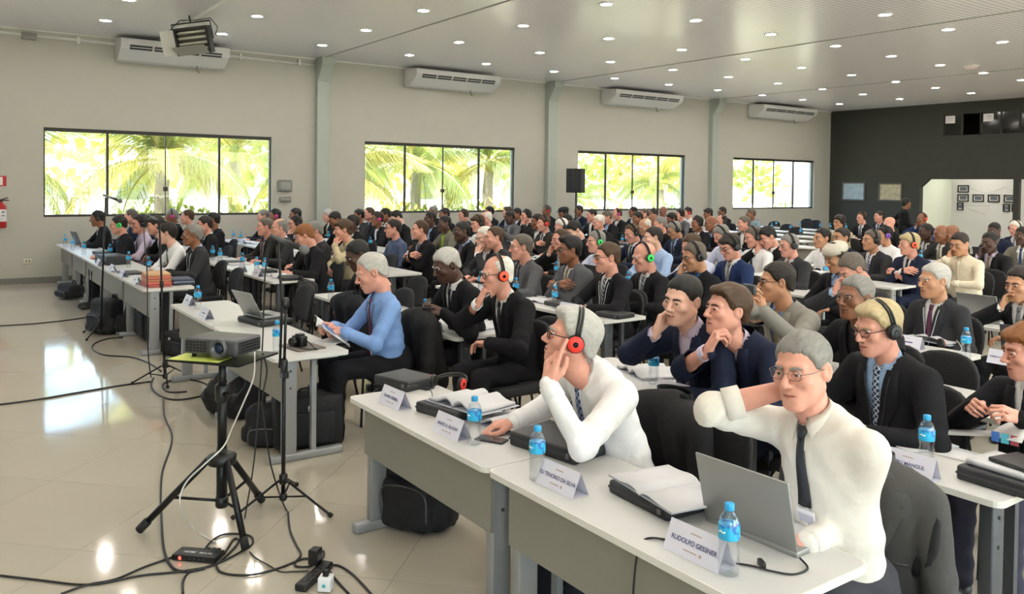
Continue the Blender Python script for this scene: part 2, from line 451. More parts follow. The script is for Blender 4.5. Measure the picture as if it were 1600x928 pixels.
_legs = {}
def legs_mesh(lod, key='sit'):
    if (lod, key) in _legs: return _legs[(lod, key)]
    h = (.013, .02, .03)[lod]
    if key == 'sit':
        P, lo = grid_pts((-.27, -.60, -.50), (.27, .2, .16), h); Q = _abs(P)
        d = ell(Q, (0, .03, .01), (.185, .14, .125))
        d = smin(d, cone(Q, (.088, .02, -.005), (.115, -.42, .0), .088, .066), .04)
        s = smin(cone(Q, (.115, -.42, .0), (.118, -.43, -.42), .064, .050), cone(Q, (.118, -.43, -.36), (.118, -.43, -.44), .05, .058), .03)
    elif key == 'cross':   # one ankle tucked back
        P, lo = grid_pts((-.27, -.62, -.50), (.27, .2, .16), h); Q = _abs(P)
        d = ell(Q, (0, .03, .01), (.185, .14, .125))
        d = smin(d, cone(Q, (.088, .02, -.005), (.115, -.42, .01), .088, .066), .04)
        s = np.minimum(cone(P, (.115, -.42, .0), (.10, -.22, -.41), .064, .052), cone(P, (-.115, -.42, .0), (-.12, -.50, -.42), .064, .052))
    else:                  # standing
        P, lo = grid_pts((-.26, -.2, -.92), (.26, .2, .14), h); Q = _abs(P)
        d = ell(Q, (0, .01, .0), (.175, .12, .11))
        d = smin(d, cone(Q, (.085, 0, -.02), (.10, .0, -.42), .092, .070), .03)
        s = cone(Q, (.10, 0, -.42), (.105, .01, -.86), .068, .056)
    d = smin(d, s, .02) + .004*np.sin(P[..., 2]*60+P[..., 1]*35)*np.sin(P[..., 0]*30)
    V, Fq = surfnet(d, lo, h)
    _legs[(lod, key)] = (V, Fq); return _legs[(lod, key)]
def shoe_mesh():
    P, lo = grid_pts((-.06, -.22, -.01), (.06, .12, .13), .012)
    d = cone(P, (0, .05, .045), (0, -.12, .03), .045, .042, (1, 1, 1.1)); d = smin(d, cone(P, (0, .045, .05), (0, .05, .11), .045, .04), .03)
    d = smax(d, -P[..., 2]+.0, .006)
    return surfnet(d, lo, .012)

# ------------------------------------------------------------------ wearable meshes shared by everyone (head space)
BLACKP = mat('black_plastic', '#141414', .38)
def build_wear():
    W = {}
    mb = MB(); pts = [(math.sin(a)*.098, .012, .030+math.cos(a)*.105) for a in np.linspace(-1.62, 1.62, 17)]
    for sx in (-.007, .007): mb.tube([(p[0], p[1]+sx, p[2]) for p in pts], .0062, 6)
    W['band'] = mb.mesh('headphone_band', BLACKP)
    mb = MB(); Mx = Matrix.Rotation(R(90), 4, 'Y')
    mb.lathe([(.022, -.012), (.034, -.012), (.038, -.004), (.038, .006), (.033, .013), (.026, .016)], 18, 0, Mx)
    mb.lathe([(.0345, .0135), (.030, .0185), (.012, .0185)], 18, 1, Mx); mb.lathe([(.012, .0188), (.0, .0188)], 10, 0, Mx)
    W['cup'] = mb
    def glasses(r, w, hh, rimless=False):
        g = MB()
        for sx in (-1, 1):
            loop = [(sx*.032+w*math.copysign(abs(math.cos(a))**.7, math.cos(a)), -.1035+abs(sx*.032+w*math.cos(a))*.10, .003+hh*math.copysign(abs(math.sin(a))**.75, math.sin(a))) for a in np.linspace(0, 2*math.pi, 18, endpoint=False)]
            g.tube(loop, r, 5, closed=True)
            g.tube([(sx*(.032+w), -.1, .008), (sx*.078, -.07, .010), (sx*.082, .0, .008), (sx*.080, .018, -.004)], r*1.1, 5)
        g.tube([(-.032+w, -.103, .008), (0, -.108, .011), (.032-w, -.103, .008)], r, 5)
        return g
    W['glass_thin'] = glasses(.0012, .023, .0155).mesh('glasses_frame', mat('thin_metal_frame', '#6f6a62', .35, .8))
    W['glass_dark'] = glasses(.0021, .024, .0165).mesh('glasses_frame', mat('dark_frame', '#1b1714', .35))
    lm = bpy.data.materials.new('lens_glass'); lm.use_nodes = True; nt = lm.node_tree
    for n in list(nt.nodes):
        if n.type != 'OUTPUT_MATERIAL': nt.nodes.remove(n)
    tr = nt.nodes.new('ShaderNodeBsdfTransparent'); gl = nt.nodes.new('ShaderNodeBsdfGlossy'); gl.inputs['Roughness'].default_value = .03
    mx = nt.nodes.new('ShaderNodeMixShader'); mx.inputs[0].default_value = .07
    nt.links.new(tr.outputs[0], mx.inputs[1]); nt.links.new(gl.outputs[0], mx.inputs[2]); nt.links.new(mx.outputs[0], nt.nodes['Material Output'].inputs[0])
    g = MB()
    for sx in (-1, 1):
        g.add([(sx*.032+.022*math.cos(a), -.1035+abs(sx*.032+.022*math.cos(a))*.10, .003+.0148*math.sin(a)) for a in np.linspace(0, 2*math.pi, 14, endpoint=False)], [tuple(range(14))])
    W['lens'] = g.mesh('glasses_lens', lm)
    v, f = shoe_mesh(); W['shoe'] = mesh_np('shoe', v, [f], mat('shoe_leather', '#17130f', .35))
    mb = MB(); mb.rbox(-.036, .036, -.004, .0, -.105, 0, .0015, 0); mb.box(-.030, .030, -.0048, -.0042, -.05, -.012, 1); mb.box(-.016, .016, -.0048, -.0042, -.085, -.06, 2)
    W['badge'] = mb.mesh('badge', [mat('badge_card', '#e4e2e6', .35), mat('badge_print', '#c3c2cf', .4), mat('badge_print_dark', '#70707c', .4)])
    return W
WEAR = build_wear()
_cups = {}
def cup_mesh(c):
    if c not in _cups:
        m = BLACKP if c == 'black' else mat('headphone_cap', {'red': '#f0392e', 'green': '#33d860', 'pink': '#d8408c', 'purple': '#8b52c8', 'orange': '#f9532f'}[c], .4)
        _cups[c] = WEAR['cup'].mesh('ear_cup', [BLACKP, m])
    return _cups[c]
SKIN = {'pale': '#dfae98', 'pink': '#d79a86', 'tan': '#c08c6c', 'brown': '#8d5c42', 'dark': '#53372b'}
LIP = {'pale': '#c98e82', 'pink': '#c2816f', 'tan': '#a9735e', 'brown': '#7c4c40', 'dark': '#56352e'}
HAIRC = {'black': '#14110f', 'dark': '#251c17', 'brown': '#47321f', 'red': '#85532c', 'grey': '#7f7c77', 'silver': '#b3b0aa', 'white': '#d9d4ca', 'blond': '#b3a079', 'greybrown': '#5f564c'}
def skin_mats(t):
    return [mat('skin_'+t, SKIN[t], .48, noise=.10, nscale=35, bump=.12, bscale=300), mat('lips_'+t, LIP[t], .42), mat('eye_white', '#d9d2ca', .25), mat('eye_iris', '#1d1511', .2), mat('mouth_'+t, {'pale': '#8f5148', 'pink': '#8a4c42', 'tan': '#774638', 'brown': '#4d2b25', 'dark': '#2f1b18'}[t], .5)]
def cloth(c, kind='wool'):
    if kind == 'wool': return mat('wool_'+str(c).strip('#'), c, .85, spec=.25, noise=.10, nscale=120, bump=.25, bscale=25)
    return mat('cotton_'+str(c).strip('#'), c, .75, spec=.3, noise=.04, nscale=20, bump=.85, bscale=13)
def tie_mat(spec):
    c, st = (spec if isinstance(spec, tuple) else (spec, None))
    if st is None: return mat('silk_'+c.strip('#'), c, .42, noise=.12, nscale=90)
    key = ('tie', c, st)
    if key in _mats: return _mats[key]
    m = mat('silk_'+c.strip('#')+'_pattern', c, .421); nt = m.node_tree; b = nt.nodes['Principled BSDF']
    tc = nt.nodes.new('ShaderNodeTexCoord'); mp = nt.nodes.new('ShaderNodeMapping'); nt.links.new(tc.outputs['Object'], mp.inputs[0])
    kind, c2 = st
    mix = nt.nodes.new('ShaderNodeMix'); mix.data_type = 'RGBA'; mix.inputs[6].default_value = (*srgb(c), 1); mix.inputs[7].default_value = (*srgb(c2), 1)
    def wave(ang, sc_, lo):
        mp2 = nt.nodes.new('ShaderNodeMapping'); mp2.inputs['Rotation'].default_value = (0, R(ang), 0); nt.links.new(tc.outputs['Object'], mp2.inputs[0])
        w = nt.nodes.new('ShaderNodeTexWave'); w.inputs['Scale'].default_value = sc_; nt.links.new(mp2.outputs[0], w.inputs['Vector'])
        g = nt.nodes.new('ShaderNodeMath'); g.operation = 'GREATER_THAN'; g.inputs[1].default_value = lo; nt.links.new(w.outputs[1], g.inputs[0]); return g
    a = wave(45, 11 if kind == 'stripe' else 17, .55 if kind == 'stripe' else .88)
    if kind == 'check':
        b2 = wave(-45, 17, .88); g = nt.nodes.new('ShaderNodeMath'); g.operation = 'MAXIMUM'; nt.links.new(a.outputs[0], g.inputs[0]); nt.links.new(b2.outputs[0], g.inputs[1]); a = g
    nt.links.new(a.outputs[0], mix.inputs[0]); nt.links.new(mix.outputs[2], b.inputs['Base Color'])
    _mats[key] = m; return m

# ------------------------------------------------------------------ arm poses; targets in the body frame (origin hip on floor, facing -y, x to the person's left)
def V3(*a): return np.array(a, float)
# each arm: wrist target, elbow pole, finger direction, palm normal, hand pose ; r = right (x<0), l = left (x>0)
ARM = {
 'rest':   (V3(.13, -.40, .785), V3(.7, .1, -.6), V3(-.45, -.9, -.04), V3(0, 0, -1), 'rest'),
 'fore':   (V3(.07, -.36, .79), V3(.9, .0, -.4), V3(-.9, -.4, -.02), V3(0, -.1, -1), 'rest'),
 'far':    (V3(.22, -.52, .785), V3(.7, .1, -.6), V3(-.1, -1, -.03), V3(0, 0, -1), 'flat'),
 'lap':    (V3(.10, -.26, .67), V3(.8, .4, -.3), V3(-.6, -.8, -.1), V3(0, 0, -1), 'rest'),
 'cross':  (V3(-.09, -.245, .885), V3(.7, .0, -.7), V3(-.95, .05, .1), V3(0, .8, -.5), 'rest'),
 'crossu': (V3(-.06, -.275, .925), V3(.7, .0, -.7), V3(-.95, .1, .05), V3(0, .9, -.3), 'rest'),
 'hold':   (V3(.11, -.36, .92), V3(.7, .1, -.7), V3(-.35, -.85, .30), V3(-.75, .2, -.5), 'curl'),
 'type':   (V3(.10, -.38, .80), V3(.8, .2, -.5), V3(-.15, -1, -.08), V3(0, 0, -1), 'curl'),
 'down':   (V3(.26, .02, .60), V3(.3, 1, 0), V3(0, -.2, -1), V3(-1, 0, 0), 'rest'),
}
HEADM = {}
def make_person(d):
    """d: dict with head (world), yaw, lean, side, fat, lod, skin, hair, hairc, jacket, shirt, tie, hp, glasses, hyaw, hpitch, hroll, L, R ... """
    lod = d['lod']; s = d.get('s'); yaw = R(d.get('yaw', 0)); lean = R(d.get('lean', 6)); side = R(d.get('side', 0)); fat = d.get('fat', 0.0)
    hip_z = d.get('hip_z', .55)
    Hc = Vector(d['head'])
    Rt = Matrix.Rotation(lean, 3, 'X') @ Matrix.Rotation(side, 3, 'Y')     # torso relative to the yaw frame (lean > 0 bends forward)
    hsz = d.get('headscale', 1.13); hl = Vector((0, -.032, .655))
    off = Rt @ hl
    if s is None: s = max(.88, min(1.20, (Hc.z-hip_z)/off.z))
    hl = Vector((0, -.032, .533+.120*hsz/s)); off = Rt @ hl
    if d.get('s') is None: s = max(.88, min(1.22, (Hc.z-hip_z)/off.z)); hl = Vector((0, -.032, .533+.120*hsz/s)); off = Rt @ hl
    sw = max(1.0, min(1.11, s))
    off = Rt @ Vector((hl.x*sw/s, hl.y*sw/s, hl.z))
    Bz = Hc.z - s*off.z                                                   # hip height
    ByM = Matrix.Rotation(yaw, 3, 'Z')
    base = Vector((Hc.x, Hc.y, 0)) - (ByM @ Vector((off.x*s, off.y*s, 0)))
    root = thing('person', d['label'], 'person', (base.x, base.y, 0), yaw, d.get('group'))
    TM = Matrix.Translation((0, 0, Bz)) @ Rt.to_4x4() @ Matrix.Diagonal((sw, sw, s, 1))
    TI = np.array(TM.inverted())
    def toT(p): return (TI @ np.array([*p, 1.0]))[:3]
    def dirT(v): r_ = TI[:3, :3]@np.asarray(v, float); return r_/np.linalg.norm(r_)
    # head matrix in torso frame (head angles are given against the body frame)
    Hm = Matrix.Diagonal((hsz/sw, hsz/sw, hsz/s, 1)) @ Rt.inverted().to_4x4() @ Euler((R(d.get('hpitch', 0)), R(d.get('hroll', 0)), R(d.get('hyaw', 0))), 'XYZ').to_matrix().to_4x4()
    Hm = Matrix.Translation(hl) @ Hm @ Matrix.Diagonal((*d.get('hs', (1, 1, 1)), 1))
    HM = np.array(Hm); HEADM[root.name] = TM @ Hm
    # arms
    arms = []; hands = []
    for sgn, nm in ((-1, 'R'), (1, 'L')):
        spec = d.get(nm, 'rest')
        if isinstance(spec, str): spec = ARM[spec]
        tgt, pole, fd, pn, hp_ = spec
        m = np.array([sgn, 1, 1.])
        if len(d.get(nm+'w', ())) == 3:     # world wrist target
            w = ByM.inverted() @ (Vector(d[nm+'w'])-Vector((base.x, base.y, 0))); W = toT(w)
        else: W = toT(tgt*m)
        S = SHO*m; pol = dirT(pole*m)
        if nm+'p' in d:
            ew = toT(ByM.inverted() @ (Vector(d[nm+'p'])-Vector((base.x, base.y, 0)))); pol = ew-(S+W)/2; pol = pol/np.linalg.norm(pol)
        E_, W = ik(S, W, pol)
        arms.append((S, E_, W)); hands.append((sgn, W, E_, dirT(fd*m), dirT(pn*m), hp_))
    # body mesh: head, neck, hands and the limbs under the clothes
    hv, hf, hm_ = head_mesh(d.get('full', 0.0), lod)
    V = [hv@HM[:3, :3].T + HM[:3, 3]]; Fs = [hf]; Ms = [hm_]; o = len(hv)
    def addpart(v, f, mi=0):
        nonlocal o
        V.append(np.asarray(v, np.float32)); Fs.append(np.asarray(f, np.int32)+o); Ms.append(np.full(len(f), mi)); o += len(v)
    nb = np.array([0, .022, .40]); nt_ = HM[:3, :3]@np.array([0, .026, -.075])+HM[:3, 3]; md = HM[:3, :3]@np.array([0, .032, -.12])+HM[:3, 3]
    mb = MB(); mb.tube([nb, nb*.5+md*.5, md, nt_], [.062, .060, .056, .052], 14, cap=False)
    mb.tube([(0, .01, -.05), (0, 0, .1), (0, .01, .3), (0, .02, .42)], [.11, .10, .10, .05], 10, cap=False)
    for S, E_, W in arms: mb.tube([S*np.array([.3, 1, 1]), S, E_*.9+S*.1, E_, E_*.65+W*.35, W], [.04, .045, .040, .040, .037, .027], 10, cap=False)
    addpart(mb.v, mb.f)
    for sgn, W, E_, fd, pn, hp_ in hands:
        fa = (W-E_)/np.linalg.norm(W-E_); c_ = float(fd@fa)
        if c_ < .72:
            pr = fd-fa*c_; pr = pr/max(1e-6, np.linalg.norm(pr)); fd = fa*.72+pr*.694
        v, f = hand_mesh(hp_, lod)
        y = -fd; z = -(pn - fd*(pn@fd)); z = z/np.linalg.norm(z); x = np.cross(y, z)
        M3 = np.stack([x, y, z], 1)
        vv = v.copy(); ff = f
        if sgn > 0: vv[:, 0] *= -1; ff = f[:, ::-1]
        addpart(vv@M3.T + W - fd*.005, ff)
    body = mesh_np('body', np.concatenate(V), [np.concatenate(Fs)], skin_mats(d['skin']), np.concatenate(Ms))
    link('body', body, root, TM)
    # hair
    if d.get('hair', 'short') is not None:
        v, f = hair_mesh(d.get('hair', 'short'), lod); k = ('hairme', d.get('hair', 'short'), lod, d['hairc'])
        if k not in _mats:
            _mats[k] = mesh_np('hair', v, [f], mat('hair_'+d['hairc'], HAIRC[d['hairc']], .55, spec=.4, noise=.35, nscale=60, bump=.5, bscale=55, stretch=(2.4, .5, 1.0)))
        link('hair', _mats[k], root, TM @ Hm)
    # clothes
    hvx = (.0125, .019, .027)[lod]
    jk = d.get('jacket'); sh = d.get('shirt', '#e6e6e6')
    pts = np.array([p for a in arms for p in a]); lo_ = np.minimum(pts.min(0)-.09, [-.27-fat, -.22-fat*1.5, -.16]); hi_ = np.maximum(pts.max(0)+.09, [.27+fat, .2+fat, .57])
    P, lo = grid_pts(lo_, hi_, hvx)
    pad = .010 if jk else .003
    tor = lambda Q, pd: torso_sdf(Q, fat, pd)
    d1 = tor(P, pad) + ((.0034*np.sin(P[..., 2]*46+P[..., 0]*34+2*np.sin(P[..., 0]*14))*np.cos(P[..., 0]*22+P[..., 1]*17) + .0022*np.sin(P[..., 2]*88-P[..., 0]*55)) if not jk else .0015*np.sin(P[..., 2]*35+P[..., 0]*18))
    dd = smin(d1, arms_sdf(P, arms, pad*.8 if jk else .000, .012 if jk else (d.get('Rcuff', .004), d.get('Lcuff', .004))), .022)
    Vj, Fj = surfnet(dd, lo, hvx); C = Vj[Fj].mean(1)
    neck_cut = (C[:, 2] > .49) & (np.hypot(C[:, 0], C[:, 1]-.02) < .070)
    keep = (C[:, 2] > -.13) & ~neck_cut
    if not jk: keep = C[:, 2] > -.13
    if jk:
        keep &= ~((C[:, 1] < .03) & (np.abs(C[:, 0]) < vee(C[:, 2])+(.011 if lod < 2 else 0)) & (C[:, 2] > .13))
        V2, F2 = keep_faces(Vj, Fj, keep)
        jo = link('jacket', mesh_np('jacket', V2, [F2], cloth(jk)), root, TM)
        if lod < 2:
            mbl = MB(); js = lambda Q: tor(Q, pad)
            for sx in (-1, 1):
                rows = []
                for z in np.linspace(.475, .15, 9):
                    w0 = float(vee(z)); wd = .018+.052*max(0, min(1, (z-.13)/.20)) if z < .36 else .070-.20*(z-.36)
                    rows.append([(sx*p[0], p[1], p[2]) for p in vcols(z, js, [w0-.004, w0+wd*.5, w0+wd], .010)])
                mbl.grid(rows, thick=(0, .004, 0))
            ring = [[((.072+.014*b_)*math.sin(a), .020+(.066+.016*b_)*math.cos(a), .502+.018*math.cos(a*.5)**2-.034*b_) for b_ in (0, 1)] for a in np.linspace(-1.75, 1.75, 15)]
            mbl.grid(ring, thick=(0, 0, -.005))
            link('lapels', mbl.mesh('lapels', cloth(jk)), root, TM)
        # shirt front and cuffs
        ps, los = grid_pts((-.16, -.24-fat*1.5, .0), (.16, .13, .56), max(hvx, .016)*.9)
        Vs, Fs_ = surfnet(tor(ps, -.004), los, max(hvx, .016)*.9); C = Vs[Fs_].mean(1)
        k_ = (C[:, 1] < .04) & (np.abs(C[:, 0]) < vee(C[:, 2])+.04) & (C[:, 2] > .08) & ~((C[:, 2] > .485) & (np.hypot(C[:, 0], C[:, 1]-.02) < .06))
        Vs, Fs_ = keep_faces(Vs, Fs_, k_)
        sv, sf, so = [Vs], [Fs_], len(Vs)
        mbc = MB()
        for S, E_, W in arms:
            dw = (W-E_)/np.linalg.norm(W-E_); mbc.tube([W-dw*.05, W-dw*.008, W-dw*.006], [.036, .035, .029], 12, cap=False)
        sv.append(np.array(mbc.v, np.float32)); sf.append(np.array(mbc.f, np.int32)+so)
        sobj = link('shirt', mesh_np('shirt', np.concatenate(sv), [np.concatenate(sf)], cloth(sh, 'cotton')), root, TM)
        ss = lambda Q: tor(Q, -.004); tie_end = .12
    else:
        V2, F2 = keep_faces(Vj, Fj, keep)
        link('shirt', mesh_np('shirt', V2, [F2], cloth(sh, 'cotton')), root, TM)
        if lod < 2:
            for ia, (S, E_, W) in enumerate(arms):
                cu = d.get(('Rcuff', 'Lcuff')[ia], 0); dw = (W-E_)/np.linalg.norm(W-E_); W = W-dw*max(0, cu-.03); rr_ = .010 if cu else 0
                mbc = MB(); mbc.tube([W-dw*.062, W-dw*.060, W-dw*.004, W-dw*.002], [.037+rr_, .0425+rr_, .040+rr_, .030+rr_], 14, cap=False)
                link('cuff', mbc.mesh('cuff', cloth(sh, 'cotton')), root, TM)
            mbc = MB(); ss0 = lambda Q: tor(Q, .004)
            mbc.grid([vcols(z, ss0, [-.016, 0, .016], .0045) for z in np.linspace(.46, -.05, 14)], thick=(0, .004, 0)); link('placket', mbc.mesh('placket', cloth(sh, 'cotton')), root, TM)
        ss = lambda Q: tor(Q, .004); tie_end = d.get('tie_end', -.02)
    # shirt collar
    if d.get('collar', True):
        mbc = MB()
        if False: mbc.tube([W_ for W_ in [(.066*math.sin(a), .020+.058*math.cos(a), .512+.026*math.cos(a*.5)**2) for a in np.linspace(-math.pi, math.pi, 20, endpoint=False)]], .012, 6, closed=True)
        rows = []
        for a in np.linspace(-2.85, 2.85, 22):
            e = max(0, (abs(a)-2.0)/.85); zt = .520+.018*math.cos(a*.5)**2
            ro = 0 if jk else .005
            rows.append([(.060*math.sin(a), .018+.054*math.cos(a), zt), ((.065+ro+.004*e)*math.sin(a), .018+(.058+ro+.012*e)*math.cos(a), zt-.018-.004*e),
                         ((.068+ro+.016*e)*math.sin(a)*(1-.12*e)+math.copysign(.020*e, a), .018+(.061+ro+.026*e)*math.cos(a), zt-.036-.030*e)])
        mbc.grid(rows, thick=(0, 0, -.003))
        nd = Vector(md-nb).normalized(); q_ = Vector((0, .10, 1)).normalized().rotation_difference(nd); q_ = Vector((0, 0, 1)).rotation_difference(Vector((0, 0, 1))).slerp(q_, .7)
        piv = Vector((0, .022, .47)); CM = Matrix.Translation(piv) @ q_.to_matrix().to_4x4() @ Matrix.Translation(-piv)
        link('collar', mbc.mesh('collar', cloth(d.get('collarc', sh), 'cotton')), root, TM @ CM)
    if d.get('tie'):
        mbt = MB(); ztop = .478
        rows = []
        for z, w in [(ztop, .017), (ztop-.012, .019), (ztop-.034, .013)]:
            rows.append([(p[0], p[1]-(.010 if abs(p[0]) < .004 else .004), p[2]) for p in vcols(z, ss, [-w, 0, w], .006)])
        mbt.grid(rows, thick=(0, .006, 0)); rows = []
        for z in np.linspace(ztop-.030, tie_end, 10):
            w = .012+.028*(ztop-z)/.45
            rows.append([(p[0], p[1]-(.004 if abs(p[0]) < .004 else 0), p[2]) for p in vcols(z, ss, [-w, 0, w], .006)])
        mbt.grid(rows, thick=(0, .004, 0))
        link('tie', mbt.mesh('tie', tie_mat(d['tie'])), root, TM)
    # trousers and shoes
    tr = d.get('trousers', '#1c1c20'); lk = d.get('legs', 'sit')
    k = ('legme', lod, lk, tr)
    if lk and k not in _mats:
        v, f = legs_mesh(lod, lk); _mats[k] = mesh_np('trousers', v, [f], cloth(tr))
    LS = sw
    if lk: link('trousers', _mats[k], root, Matrix.Translation((0, 0, Bz)) @ Matrix.Diagonal((LS, LS*d.get('leg_y', 1), LS, 1)))
    if d.get('shoes', True):
        az = {'sit': ((.118, -.47), (-.118, -.47)), 'cross': ((.10, -.26), (-.12, -.54)), 'stand': ((.105, -.03), (-.105, -.03))}[lk]
        for x, y in az: link('shoe', WEAR['shoe'], root, Matrix.Translation((x*LS, y*LS*d.get('leg_y', 1), .0)))
    if d.get('glasses'):
        g = link('glasses', WEAR['glass_'+d['glasses']], root, TM @ Hm)
        if lod == 0: link('lens', WEAR['lens'], g)
    if d.get('hp'):
        hpo = link('headphones', WEAR['band'], root, TM @ Hm)
        for sx in (-1, 1): link('ear_cup', cup_mesh(d['hp']), hpo, Matrix.Translation((sx*.094, .010, -.006)) @ (Matrix.Identity(4) if sx > 0 else Matrix.Rotation(math.pi, 4, 'Z')))
    if d.get('badge'):
        zb = d.get('badge_z', .16); yb = float(front_y(lambda Q: tor(Q, pad), np.array([0.03]), np.array([zb]))[0])-.012
        bo = link('badge', WEAR['badge'], root, TM @ Matrix.Translation((.01, yb, zb)))
        mbs = MB()
        for sg in (() if d.get('no_lanyard') else (-1, 1)):
            col_ = [(0.01+sg*.012, yb-.002, zb-.002)]
            for z in np.linspace(zb+.03, .45, 6):
                x = .01+sg*(.012+.055*(z-zb)/(.46-zb)); yy = float(front_y(lambda Q: tor(Q, pad), np.array([x]), np.array([z]))[0])
                col_.append((x, yy-.011, z))
            mbs.tube(col_, .003, 4)
        if mbs.v: link('lanyard', mbs.mesh('lanyard', mat('lanyard_cord', d['badge'] if isinstance(d['badge'], str) else '#2b2b2f', .6)), root, TM)
    return root
# ------------------------------------------------------------------ the hall
XW, YB, ZC = -17.835, 26.91, 4.78        # window wall, back wall, ceiling
XR, YF = 5.2, -7.5                        # opposite wall, front wall
SILL, HEAD = 1.245, 2.955
WIN = [(1.72, 6.11), (8.34, 12.70), (14.89, 19.25), (21.53, 25.95), (-4.88, -0.49)]
COLS = (7.25, 13.85, 20.47)
rnd = random.Random(7)

M_wall = mat('painted_wall', '#b6b4aa', .85, noise=.03, nscale=3, bump=.12, bscale=90)
M_dark = mat('charcoal_wall', '#33342f', .8, noise=.10, nscale=2.5, bump=.1, bscale=60)
M_base = mat('grey_skirting', '#75736c', .5)
M_frame = mat('dark_window_frame', '#2e2c28', .5)
M_white = mat('white_paint', '#dcdcd6', .55)
M_green = mat('pale_green_column', '#a9b0a8', .6, noise=.03, nscale=4)

def window_wall(name, x0, x1, y0, y1, wins, SILL=SILL, HEAD=HEAD):
    mb = MB()
    ws = sorted(w for w in wins if w[0] > y0 and w[1] < y1)
    mb.box(x0, x1, y0, y1, 0, SILL); mb.box(x0, x1, y0, y1, HEAD, ZC+.3)
    ys = [y0] + [v for w in ws for v in w] + [y1]
    for a, b in zip(ys[::2], ys[1::2]): mb.box(x0, x1, a, b, SILL, HEAD)
    return struct(name, mb.mesh(name, M_wall))
window_wall('wall_left', XW-.22, XW, YF, YB+.2, WIN)
WR = [(-5.0, -.4), (1.6, 6.2), (8.2, 12.8), (14.8, 19.4)]
window_wall('wall_right', XR, XR+.22, YF, YB+.2, WR, .06, 3.5)

def glass_mat():
    m = bpy.data.materials.new('window_glass'); m.use_nodes = True; nt = m.node_tree
    for n in list(nt.nodes):
        if n.type != 'OUTPUT_MATERIAL': nt.nodes.remove(n)
    tr = nt.nodes.new('ShaderNodeBsdfTransparent'); tr.inputs[0].default_value = (.93, .96, .94, 1)
    gl = nt.nodes.new('ShaderNodeBsdfGlossy'); gl.inputs['Roughness'].default_value = .01
    mx = nt.nodes.new('ShaderNodeMixShader'); mx.inputs[0].default_value = .04
    nt.links.new(tr.outputs[0], mx.inputs[1]); nt.links.new(gl.outputs[0], mx.inputs[2]); nt.links.new(mx.outputs[0], nt.nodes['Material Output'].inputs[0])
    return m
M_glass = glass_mat()
def window(n, x, y0, y1, sgn, SILL=SILL, HEAD=HEAD):
    mb = MB(); t = .045
    xa, xb = sorted((x-sgn*.04, x-sgn*.12))
    mb.box(xa, xb, y0, y1, SILL, SILL+t); mb.box(xa, xb, y0, y1, HEAD-.07, HEAD)
    mb.box(xa, xb, y0, y0+t*.6, SILL+t, HEAD-.07); mb.box(xa, xb, y1-t*.6, y1, SILL+t, HEAD-.07)
    w = link('window_%d' % n, None); tag(w, kind='structure')
    link('window_frame', mb.mesh('window_frame', M_frame), w)
    s = (y1-y0-2*t*.6)/4
    for k in range(4):
        a = y0+t*.6+k*s; g = MB(); off = .015 if k in (1, 2) else -.015
        g.box(x-sgn*.08+off-.004, x-sgn*.08+off+.004, a+.004, a+s-.004, SILL+t, HEAD-.07)
        link('pane', g.mesh('pane', M_glass), w)
        if k:
            e = MB(); th = .022 if k != 2 else .009
            e.box(x-sgn*.08-.022, x-sgn*.08+.022, a-th, a+th, SILL+t, HEAD-.07); link('glass_joint', e.mesh('glass_joint', M_frame), w)
    l = MB(); zc = SILL+.55
    l.rbox(x-sgn*.08-.035, x-sgn*.08+.035, (y0+y1)/2-.045, (y0+y1)/2+.045, zc-.045, zc+.045, .006); link('latch', l.mesh('latch', mat('latch_metal', '#4c463d', .4, .6)), w)
for i, (a, b) in enumerate(WIN): window(i+1, XW, a, b, 1)
for i, (a, b) in enumerate(WR): window(i+6, XR, a, b, -1, .06, 3.5)

# ceiling, front wall
def ceiling_mat():
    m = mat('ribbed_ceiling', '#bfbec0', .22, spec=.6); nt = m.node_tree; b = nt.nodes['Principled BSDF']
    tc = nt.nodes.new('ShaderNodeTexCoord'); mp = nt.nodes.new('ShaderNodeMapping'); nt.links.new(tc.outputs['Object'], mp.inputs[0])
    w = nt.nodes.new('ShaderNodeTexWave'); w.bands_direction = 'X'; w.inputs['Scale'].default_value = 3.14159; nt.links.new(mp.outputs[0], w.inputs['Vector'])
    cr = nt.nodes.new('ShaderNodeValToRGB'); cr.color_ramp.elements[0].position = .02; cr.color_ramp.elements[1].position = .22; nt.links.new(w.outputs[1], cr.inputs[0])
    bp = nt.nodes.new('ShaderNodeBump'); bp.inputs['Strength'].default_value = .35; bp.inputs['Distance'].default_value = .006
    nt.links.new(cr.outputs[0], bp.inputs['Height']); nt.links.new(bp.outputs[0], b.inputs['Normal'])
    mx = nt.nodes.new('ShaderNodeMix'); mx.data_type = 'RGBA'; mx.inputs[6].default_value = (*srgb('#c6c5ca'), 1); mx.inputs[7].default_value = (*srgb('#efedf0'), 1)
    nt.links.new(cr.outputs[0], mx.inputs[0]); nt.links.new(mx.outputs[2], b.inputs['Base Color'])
    return m
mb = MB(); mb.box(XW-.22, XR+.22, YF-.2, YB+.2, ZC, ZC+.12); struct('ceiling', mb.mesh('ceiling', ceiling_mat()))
for i, y in enumerate((.45, 7.2, 13.9, 20.5)):
    mb = MB(); mb.box(XW, XR, y-.018, y+.018, ZC-.010, ZC); struct('trim_%d' % (i+1), mb.mesh('ceiling_joint', mat('ceiling_joint', '#97958f', .5)))
mb = MB(); mb.box(XW, XW+.03, YF, YB, ZC-.03, ZC); struct('trim_5', mb.mesh('ceiling_cornice', M_white))
mb = MB(); mb.box(XW-.2, XR+.2, YF-.2, YF, 0, ZC); struct('wall_front', mb.mesh('wall_front', M_wall))

